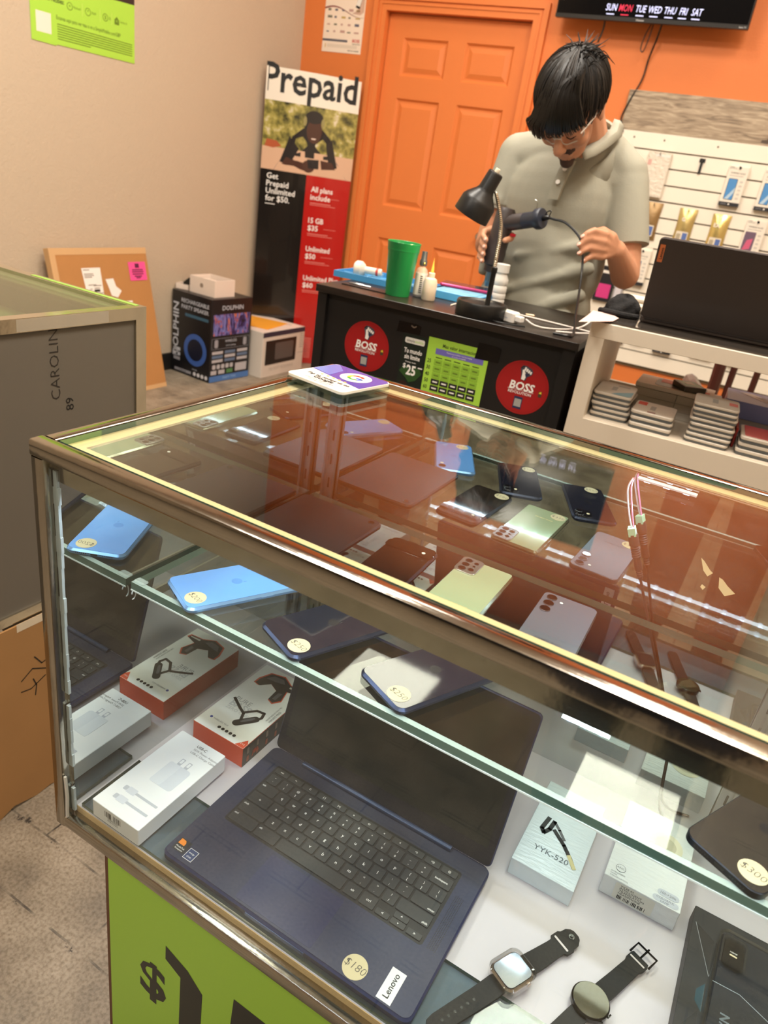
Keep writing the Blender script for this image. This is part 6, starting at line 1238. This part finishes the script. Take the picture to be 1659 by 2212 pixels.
def body(g):
    E = lambda c, r, T=None: g.ball(c, r, white, T, 20)
    E((0, -.018, .025), (.076, .094, .086), HM); E((0, .030, -.030), (.062, .060, .084), HM); E((0, .044, -.080), (.046, .044, .036), HM); E((0, .078, -.106), (.020, .018, .016), HM)
    capsule(g, h_(0, .088, .006), .0085, h_(0, .112, -.030), .0125); E((.0115, .101, -.036), (.0085, .009, .0075), HM); E((-.0115, .101, -.036), (.0085, .009, .0075), HM)
    capsule(g, h_(-.042, .072, .020), .013, h_(.042, .072, .020), .013)
    for s in (-1, 1):
        E((s * .040, .060, -.030), (.024, .026, .028), HM); E((s * .030, .076, -.002), (.015, .012, .009), HM); E((s * .0765, -.006, -.010), (.009, .020, .033), HM); E((s * .083, -.012, .006), (.007, .014, .016), HM)
    capsule(g, h_(-.020, .086, -.0625), .0055, h_(.020, .086, -.0625), .0055); capsule(g, h_(-.014, .086, -.0720), .0062, h_(.014, .086, -.0720), .0062)
    capsule(g, h_(0, -.050, -.050), .056, (-.045, 1.775, 1.375), .062)
    E((-.090, 1.80, 1.22), (.150, .095, .19)); E((-.10, 1.79, 1.02), (.140, .095, .17)); E((-.11, 1.80, .90), (.150, .105, .12)); capsule(g, SHR, .056, SHL, .056)
    for sh, el, wr in ((SHL, ELL, WRL), (SHR, ELR, WRR)): capsule(g, sh, .054, el, .040); capsule(g, el, .040, wr, .0265)
    for x in (-.185, -.035): capsule(g, (x, 1.80, .88), .085, (x, 1.79, .48), .057); capsule(g, (x, 1.79, .48), .055, (x, 1.81, .10), .036); capsule(g, (x, 1.81, .05), .038, (x - .01, 1.69, .035), .030)
    for k, F_ in enumerate(FL_):
        capsule(g, WRL, .018, F_[0], .0115 - .0008 * k, 10); finger(g, F_, .0098 - (.0012 if k == 3 else 0), .0072)
    capsule(g, WRL, .018, TL_[0], .0135, 10); finger(g, TL_, .0118, .0085)
    for k, F_ in enumerate(FR_):
        capsule(g, WRR, .018, F_[0], .0115, 10); finger(g, F_, .0098 - (.0012 if k == 3 else 0), .0072)
    capsule(g, WRR, .018, TR_[0], .0135, 10); finger(g, TR_, .0118, .0085)
skin = M('skin', (196, 140, 108), .5, sss=.12, var=.04, scale=30)
bme = blob('body', body, .0042, skin, 4); bme.materials.append(M('stubble', (74, 54, 46), .75)); HI = HM.inverted()
for p in bme.polygons:
    q = HI @ p.center
    if q.y > .05 and abs(q.x) < .034 and ((-.059 < q.z + abs(q.x) * .25 < -.0455 and abs(q.x) < .030) or (q.z < -.090 and q.y > .060 and abs(q.x) < .024)): p.material_index = 1
obj('body', bme, pr)
nailm = M('nail', (226, 178, 160), .3)
for F_ in FL_ + FR_:
    a, b2 = Vector(F_[2]), Vector(F_[3]); d = (b2 - a).normalized(); out = Vector((-.3, -.9, .3)) ; out = (out - d * out.dot(d)).normalized(); s_ = d.cross(out)
    T = Matrix(((s_.x, d.x, out.x, b2.x + out.x * .0058), (s_.y, d.y, out.y, b2.y + out.y * .0058), (s_.z, d.z, out.z, b2.z + out.z * .0058), (0, 0, 0, 1)))
    obj('fingernail', G().ball((0, 0, 0), (.0046, .0062, .0016), nailm, T, 12), pr)
# polo shirt
shirtm = M('sage polo cotton', (154, 152, 137), .85, bump=.12, scale=420, var=.03)
def shirt(g):
    E = lambda c, r: g.ball(c, r, white, None, 28)
    E((-.090, 1.80, 1.235), (.176, .120, .17)); E((-.095, 1.79, 1.08), (.170, .118, .20)); E((-.105, 1.79, .92), (.176, .128, .20)); capsule(g, SHR + Vector((.03, 0, .0)), .060, (-.085, 1.80, 1.355), .085, 20); capsule(g, SHL + Vector((-.03, 0, .0)), .060, (-.085, 1.80, 1.355), .085, 20)
    capsule(g, (-.16, 1.80, 1.380), .052, (-.0, 1.80, 1.380), .052, 20); capsule(g, (.005, 1.79, 1.385), .050, (.070, 1.80, 1.335), .054, 20); capsule(g, (-.15, 1.79, 1.375), .052, (-.235, 1.80, 1.35), .055, 20); capsule(g, (-.045, 1.775, 1.36), .072, (-.050, 1.79, 1.30), .10, 20)
    capsule(g, SHL, .058, SHL + (ELL - SHL) * .70, .060, 20); capsule(g, SHR, .058, SHR + (ELR - SHR) * .62, .058, 20)
    for a, ra, b2, rb_ in (((.060, 1.705, 1.150), .016, (-.150, 1.672, 1.085), .007), ((.055, 1.700, 1.085), .018, (-.170, 1.668, .985), .008), ((.050, 1.700, 1.01), .018, (-.14, 1.662, .915), .009), ((.03, 1.69, .95), .016, (-.20, 1.668, .90), .008), ((-.255, 1.73, 1.22), .014, (-.265, 1.73, 1.02), .012)):
        capsule(g, a, ra, b2, rb_, 12)
LA = (ELL - SHL).normalized(); RA = (ELR - SHR).normalized(); LL, RL = (ELL - SHL).length, (ELR - SHR).length
NK = Vector((-.045, 1.775, 1.375)); NA = (h_(0, -.05, -.05) - NK).normalized()
def scut(c):
    if c.z < .80: return True
    d = (c - SHL).dot(LA)
    if c.x > .075 and d > LL * .66 and (c - SHL - LA * d).length < .085: return True
    d = (c - SHR).dot(RA)
    if c.x < -.225 and d > RL * .60 and (c - SHR - RA * d).length < .075 and c.z > 1.10 - .5 * 0: return True
    d = (c - NK).dot(NA); return d > .012 and (c - NK - NA * d).length < .046
sh_me = blob('shirt', shirt, .0065, shirtm, 6, scut); sh = obj('polo_shirt', sh_me, pr, 'sage grey polo shirt')
s1 = sh.modifiers.new('thickness', 'SOLIDIFY'); s1.thickness = .003; s1.offset = 1
# collar: band round the neck and a falling leaf
up_ = NA; sx_ = Vector((1, 0, 0)); sx_ = (sx_ - up_ * sx_.dot(up_)).normalized(); sy_ = up_.cross(sx_); vs = []; fs = []; n = 40
for i in range(n + 1):
    a = math.radians(-90 + 12 + (360 - 24) * i / n); fr_ = abs(math.sin((a + PI / 2) / 2)) ; front_ = 1 - fr_
    c_, s_ = math.cos(a), math.sin(a)
    base_ = NK + up_ * .004
    rin, lift = .0755, .030 - .012 * front_
    dr = sx_ * c_ + sy_ * s_
    vs += [base_ + dr * rin + up_ * (lift - .022), base_ + dr * (rin + .003) + up_ * lift, base_ + dr * (rin + .008) + up_ * (lift - .001), base_ + dr * (rin + .024 + .034 * front_) - up_ * (.012 + .030 * front_) - Vector((0, .014 * front_, .002))]
for i in range(n):
    for k in range(3): fs.append((i * 4 + k, i * 4 + k + 1, i * 4 + 5 + k, i * 4 + 4 + k))
g = G(); g.add(vs, fs, shirtm); co = obj('collar', g, sh); s1 = co.modifiers.new('thickness', 'SOLIDIFY'); s1.thickness = .0025; s1.offset = 0
g = G(); inn = [Vector(p) for p in ((.010, 1.765, 1.459), (.014, 1.735, 1.431), (.001, 1.700, 1.404), (-.016, 1.672, 1.383), (-.033, 1.655, 1.370))]; out_ = [Vector(p) for p in ((.036, 1.775, 1.446), (.045, 1.745, 1.418), (.031, 1.692, 1.386), (.014, 1.658, 1.362), (-.007, 1.634, 1.347))]
vs = []; n = 12
for i in range(n + 1):
    u = i / n * 4; k = min(int(u), 3); f_ = u - k; p = inn[k].lerp(inn[k + 1], f_); q = out_[k].lerp(out_[k + 1], f_); m_ = (p + q) / 2 + Vector((.003, -.006, .004)); vs += [p + Vector((0, -.002, 0)), m_, q]
g.add(vs, [(i * 3 + k, i * 3 + k + 1, i * 3 + 4 + k, i * 3 + 3 + k) for i in range(n) for k in range(2)], shirtm); cl = obj('collar_leaf', g, sh); s1 = cl.modifiers.new('thickness', 'SOLIDIFY'); s1.thickness = .0035; s1.offset = 0
g = G(); pk = [(-.058, 1.676, 1.345), (-.064, 1.662, 1.310), (-.070, 1.656, 1.275), (-.074, 1.654, 1.245)]
vs = [];
for p in pk: vs += [(p[0] - .015, p[1] - .001, p[2]), (p[0] + .015, p[1] - .001, p[2]), (p[0] + .015, p[1] + .014, p[2]), (p[0] - .015, p[1] + .014, p[2])]
fs = []
for i in range(3):
    for k in range(4): fs.append((i * 4 + k, i * 4 + (k + 1) % 4, i * 4 + 4 + (k + 1) % 4, i * 4 + 4 + k))
fs += [(3, 2, 1, 0), (12, 13, 14, 15)]; g.add(vs, fs, shirtm); obj('placket', g, sh)
for p in ((-.0615, 1.665, 1.322), (-.0695, 1.6560, 1.288)): obj('button', G().cyl(0, 0, 0, .003, .0062, M('pearl button', (230, 226, 218), .2, coat=.5), .0008, Matrix.Translation(p) @ FRONT @ TR(rx=-.25)), sh)
for sh0, ax0, ln, f_, r_ in ((SHL, LA, LL, .655, .0628), (SHR, RA, RL, .585, .0612)):
    g = G(); c0 = sh0 + ax0 * ln * f_; g.lathe([(r_ - .004, -.011), (r_, -.010), (r_, .008), (r_ - .004, .009)], shirtm, Matrix.Translation(c0) @ ax0.to_track_quat('Z', 'Y').to_matrix().to_4x4(), 28); obj('sleeve_hem', g, sh)
# trousers, shoes
def pants(g):
    g.ball((-.11, 1.80, .90), (.165, .120, .12), white, None, 20)
    for x in (-.185, -.035): capsule(g, (x, 1.80, .88), .098, (x, 1.79, .48), .074); capsule(g, (x, 1.79, .48), .074, (x, 1.81, .10), .060)
obj('trousers', blob('trousers', pants, .012, M('dark denim', (40, 42, 52), .8), 3, lambda c: c.z < .07), pr)
for x in (-.185, -.035):
    g = G(); g.prism(rr(x - .05, x + .042, 1.63, 1.865, .044, 5), 0, .022, M('shoe sole', (200, 196, 190), .6), .004); g.ball((x - .004, 1.745, .03), (.044, .112, .045), M('shoe black', (24, 24, 26), .5), None, 18); obj('shoe', g, pr)
# hair: a shaped cap and several hundred locks combed out from the crown
hairm = M('black hair', (22, 18, 15), .42, spec=.35)
PQ = Vector((.16, -.50, .84)).normalized().to_track_quat('Z', 'Y').to_matrix().to_4x4()
EC = Vector((0, -.020, .028)); ER = Vector((.0900, .114, .096)); PI3 = PQ.to_3x3()
def hp(ph, th, k=1.0):
    d = PI3 @ Vector((math.sin(th) * math.cos(ph), math.sin(th) * math.sin(ph), math.cos(th)))
    return EC + Vector((d.x * ER.x, d.y * ER.y, d.z * ER.z)) * k
def hcap(g):
    g.ball(tuple(EC), (ER.x * .97, ER.y * .97, ER.z * .97), white, HM, 30)
HI = HM.inverted()
def hcut(c):
    q = HI @ c
    if q.y > .045: return q.z < .040 - (.030 if q.x < -.045 else 0)
    if q.y > -.03: return q.z < .012 - (.03 if q.x < -.06 and q.y > .02 else 0)
    return q.z < -.055
hr = obj('hair', blob('hair', hcap, .006, hairm, 3, hcut), pr, 'thick black hair')
random.seed(11); g = G()
for i in range(430):
    ph = random.uniform(0, 2 * PI); fwd = math.sin(ph); sd = math.cos(ph)
    dd = PI3 @ Vector((math.cos(ph), math.sin(ph), 0))
    tm = math.radians(102 + 22 * max(0, dd.y) + (14 if dd.x < -.3 and dd.y > -.2 else 0) - 6 * max(0, -dd.y)) * random.uniform(.86, 1.04)
    t0 = random.uniform(.02, .45) * tm; k0 = random.uniform(1.0, 1.035); sw = random.uniform(-.25, .05); P = []
    for j in range(6):
        u = j / 5; P.append(tuple(HM @ hp(ph + sw * u * u, t0 + (tm - t0) * u, k0 + .030 * math.sin(PI * u) - .01 * u)))
    g.tube(P, (random.uniform(.0022, .0042), .0007), hairm, n=5, sub=2)
for i in range(210):
    x0 = random.uniform(-.075, .070); s0 = random.uniform(0, 1); end = .010 - .042 * max(0, -x0 / .075) + random.uniform(-.008, .016)
    xe = x0 * 1.08 - .012 * s0; P = [(x0 * .45 + .02, random.uniform(-.02, .03), .118), (x0 * .7 + .006, .052, .110 - abs(x0) * .25), (x0 * .95, .094 - x0 * x0 * 4, .074 - abs(x0) * .3), (xe, .109 - x0 * x0 * 6.5, .034), (xe * 1.02, .108 - x0 * x0 * 7.5, end + .012)]
    g.tube([tuple(h_(*q)) for q in P], (random.uniform(.0026, .0044), .0008), hairm, n=5, sub=3)
obj('lock', g, hr, kind='stuff')
g = G()
for i in range(34):
    a = random.uniform(0, 2 * PI); b0 = hp(a, random.uniform(.02, .35), 1.0); d = (PI3 @ Vector((math.cos(a) * .8, math.sin(a) * .8 - .2, .9))).normalized(); L = random.uniform(.010, .026)
    g.tube([tuple(HM @ b0), tuple(HM @ (b0 + d * L * .6)), tuple(HM @ (b0 + d * L + Vector((math.cos(a) * .018, math.sin(a) * .018 - .01, -.004))))], (.0022, .0004), hairm, n=5, sub=3)
for i in range(16):
    a = random.uniform(-.5, .9); b0 = hp(a, random.uniform(.3, .7), 1.0); d = Vector((math.cos(a), .1, .25)).normalized(); L = random.uniform(.02, .032)
    g.tube([tuple(HM @ b0), tuple(HM @ (b0 + d * L * .7 + Vector((0, 0, .010)))), tuple(HM @ (b0 + d * L * 1.3 + Vector((0, 0, -.016))))], (.0020, .0004), hairm, n=5, sub=3)
obj('cowlick', g, hr, kind='stuff')
for s in (-1, 1): obj('eyebrow', G().tube([tuple(h_(s * .014, .0845, .020)), tuple(h_(s * .030, .0835, .0255)), tuple(h_(s * .047, .070, .019))], (.0040, .0024), hairm), pr)
for s in (-1, 1): obj('eyelash', G().tube([tuple(h_(s * .018, .0865, -.006)), tuple(h_(s * .030, .0885, -.009)), tuple(h_(s * .042, .0800, -.006))], .0012, hairm, n=6), pr)
clf = M('clear acetate', (236, 224, 210), .15, alpha=.7, coat=.5); g = G()
for s in (-1, 1):
    cx = s * .034; ring_ = [h_(cx + x, .099 - .30 * (cx + x) ** 2 / .034, z) for x, z in rr(-.025, .025, -.021, .019, .014, 4)]
    g.tube([tuple(p) for p in ring_ + [ring_[0]]], .0016, clf, n=6, smooth=False); g.tube([tuple(h_(s * .058, .085, .008)), tuple(h_(s * .076, .04, .010)), tuple(h_(s * .083, -.005, .006))], .0019, clf, n=6)
g.tube([tuple(h_(-.010, .101, .004)), tuple(h_(0, .1035, .007)), tuple(h_(.010, .101, .004))], .0020, clf, n=6); tag(obj('eyeglasses', g, None), 'clear rimmed eyeglasses worn by the person with dark hair', 'glasses')
# heat gun in the right hand and its cable through the left hand
t = thing('heat_gun', 'dark handheld heat gun with a sideways handle, held in the right hand', 'tool', TR(0, 0, 0)); gm_ = M('gun charcoal', (58, 50, 50), .45); gn_ = M('gun navy', (40, 46, 60), .4)
A0, A1 = Vector((-.172, 1.590, 1.196)), Vector((-.186, 1.588, 1.020)); dq = (A1 - A0).to_track_quat('Z', 'Y').to_matrix().to_4x4(); GT = Matrix.Translation(A0) @ dq
g = G(); g.lathe([(.0005, -.012), (.020, -.010), (.0270, 0), (.0285, .06), (.0280, .10), (.0290, .104), (.0270, .138), (.020, .142), (.0195, .158), (.0175, .160)], gm_, GT, 28); obj('barrel', g, t)
g = G(); g.lathe([(.0005, .157), (.0105, .158), (.0100, .186), (.0070, .190), (.0060, .200)], M('nozzle steel blue', (110, 140, 156), .3, .6), GT, 18); obj('nozzle', g, t)
B0, B1 = Vector((-.166, 1.586, 1.168)), Vector((-.058, 1.556, 1.196)); bq = (B1 - B0).to_track_quat('Z', 'Y').to_matrix().to_4x4(); BTm = Matrix.Translation(B0) @ bq
g = G(); g.lathe([(.0005, 0), (.021, .0), (.0210, .055), (.0195, .060), (.0200, .082), (.0200, .094)], gm_, BTm, 24); obj('handle', g, t); g = G(); g.lathe([(.0202, .06), (.0208, .062), (.0204, .090), (.0265, .100), (.0270, .112), (.0245, .118), (.0005, .119)], gn_, BTm, 24); obj('end_flare', g, t, 'navy handle end')
obj('trigger', G().rbox(-.008, .008, -.004, .004, 0, .008, .003, M('trigger red', (206, 30, 50), .3), .001, TR(-.136, 1.578, 1.138)), t); obj('hang_wire', G().tube([(-.075, 1.548, 1.214), (-.076, 1.545, 1.232), (-.084, 1.544, 1.238)], .0012, steel, n=6), t)
e = BTm @ Vector((0, 0, .118)); gland = G(); gland.lathe([(.006, 0), (.0075, .004), (.0060, .018), (.004, .022)], black, BTm @ TR(0, 0, .117), 14); obj('cable_gland', gland, t)
obj('cable_tie', G().tube([(-.050, 1.553, 1.200), (-.046, 1.552, 1.214), (-.036, 1.551, 1.216), (-.040, 1.552, 1.202)], .0016, black, n=6), t)
obj('cord', G().tube([tuple(BTm @ Vector((0, 0, .135))), (-.022, 1.545, 1.199), (.010, 1.540, 1.196), (.045, 1.535, 1.178), (.066, 1.532, 1.158), (.078, 1.530, 1.130), (.090, 1.518, 1.085), (.112, 1.46, 1.035), (.140, 1.37, .998), (.166, 1.29, .970), (.160, 1.255, .969), (.130, 1.25, .9685)], .0032, black, n=8), t)

# the photographer, mirrored darkly in the chrome rail and the front glass
ph_ = thing('person', 'person in dark clothes taking the picture, a dark reflection in the front rail', 'person', TR(.60, -.80, 0))
def pbody(g):
    E = lambda c, r: g.ball(c, r, white, None, 18)
    E((0, .015, 1.60), (.074, .092, .105)); E((0, .075, 1.555), (.045, .030, .045)); capsule(g, (0, .106, 1.595), .008, (0, .114, 1.570), .012); capsule(g, (0, -.01, 1.53), .054, (0, -.01, 1.42), .060)
    for s in (-1, 1): E((s * .076, .005, 1.595), (.010, .020, .032)); E((s * .03, .092, 1.608), (.014, .012, .010))
    E((0, 0, 1.25), (.165, .10, .20)); E((0, 0, 1.02), (.15, .10, .18)); capsule(g, (-.17, 0, 1.40), .055, (.17, 0, 1.40), .055)
    for s in (-1, 1):
        capsule(g, (s * .19, 0, 1.39), .050, (s * .235, .06, 1.12), .042); capsule(g, (s * .235, .06, 1.12), .040, (s * .095, .262, 1.195), .027); capsule(g, (s * .095, .262, 1.195), .024, (s * .072, .305, 1.215), .020)
        for k in range(4): capsule(g, (s * .068, .315, 1.235 - k * .018), .0095, (s * .060, .335, 1.230 - k * .018), .009, 8); capsule(g, (s * .060, .335, 1.230 - k * .018), .009, (s * .040, .338, 1.228 - k * .018), .0075, 8)
        capsule(g, (s * .066, .300, 1.225), .011, (s * .045, .318, 1.245), .009, 8)
        capsule(g, (s * .085, 0, .90), .085, (s * .095, .01, .48), .056); capsule(g, (s * .095, .01, .48), .054, (s * .10, -.01, .10), .036); capsule(g, (s * .10, -.02, .04), .036, (s * .105, .12, .03), .030)
obj('body', blob('body', pbody, .007, skin, 3), ph_)
def pshirt(g):
    g.ball((0, 0, 1.25), (.185, .125, .21), white, None, 20); g.ball((0, 0, 1.02), (.175, .125, .20), white, None, 20); capsule(g, (-.17, 0, 1.395), .066, (.17, 0, 1.395), .066); capsule(g, (0, -.01, 1.43), .068, (0, 0, 1.38), .11)
    for s in (-1, 1): capsule(g, (s * .19, 0, 1.39), .064, (s * .235, .06, 1.12), .056); capsule(g, (s * .235, .06, 1.12), .054, (s * .115, .235, 1.185), .038)
obj('jacket', blob('jacket', pshirt, .010, M('charcoal jacket', (34, 33, 34), .85), 3, lambda c: c.z < .86 or (c.z > 1.455 and abs(c.x) < .075)), ph_)
def ppants(g):
    g.ball((0, 0, .90), (.17, .12, .12), white, None, 18)
    for s in (-1, 1): capsule(g, (s * .085, 0, .90), .100, (s * .095, .01, .48), .072); capsule(g, (s * .095, .01, .48), .072, (s * .10, -.01, .10), .060)
obj('trousers', blob('trousers', ppants, .012, M('dark denim', (40, 42, 52), .8), 3, lambda c: c.z < .07), ph_)
g = G(); g.ball((0, .0, 1.625), (.085, .100, .095), hairm, None, 20); obj('hair', g, ph_)
for s in (-1, 1): g = G(); g.prism(rr(s * .10 - .045, s * .10 + .05, -.07, .17, .04, 5), 0, .03, M('shoe black', (24, 24, 26), .5), .006); g.ball((s * .10, .05, .035), (.044, .11, .045), M('shoe black', (24, 24, 26), .5), None, 14); obj('shoe', g, ph_)
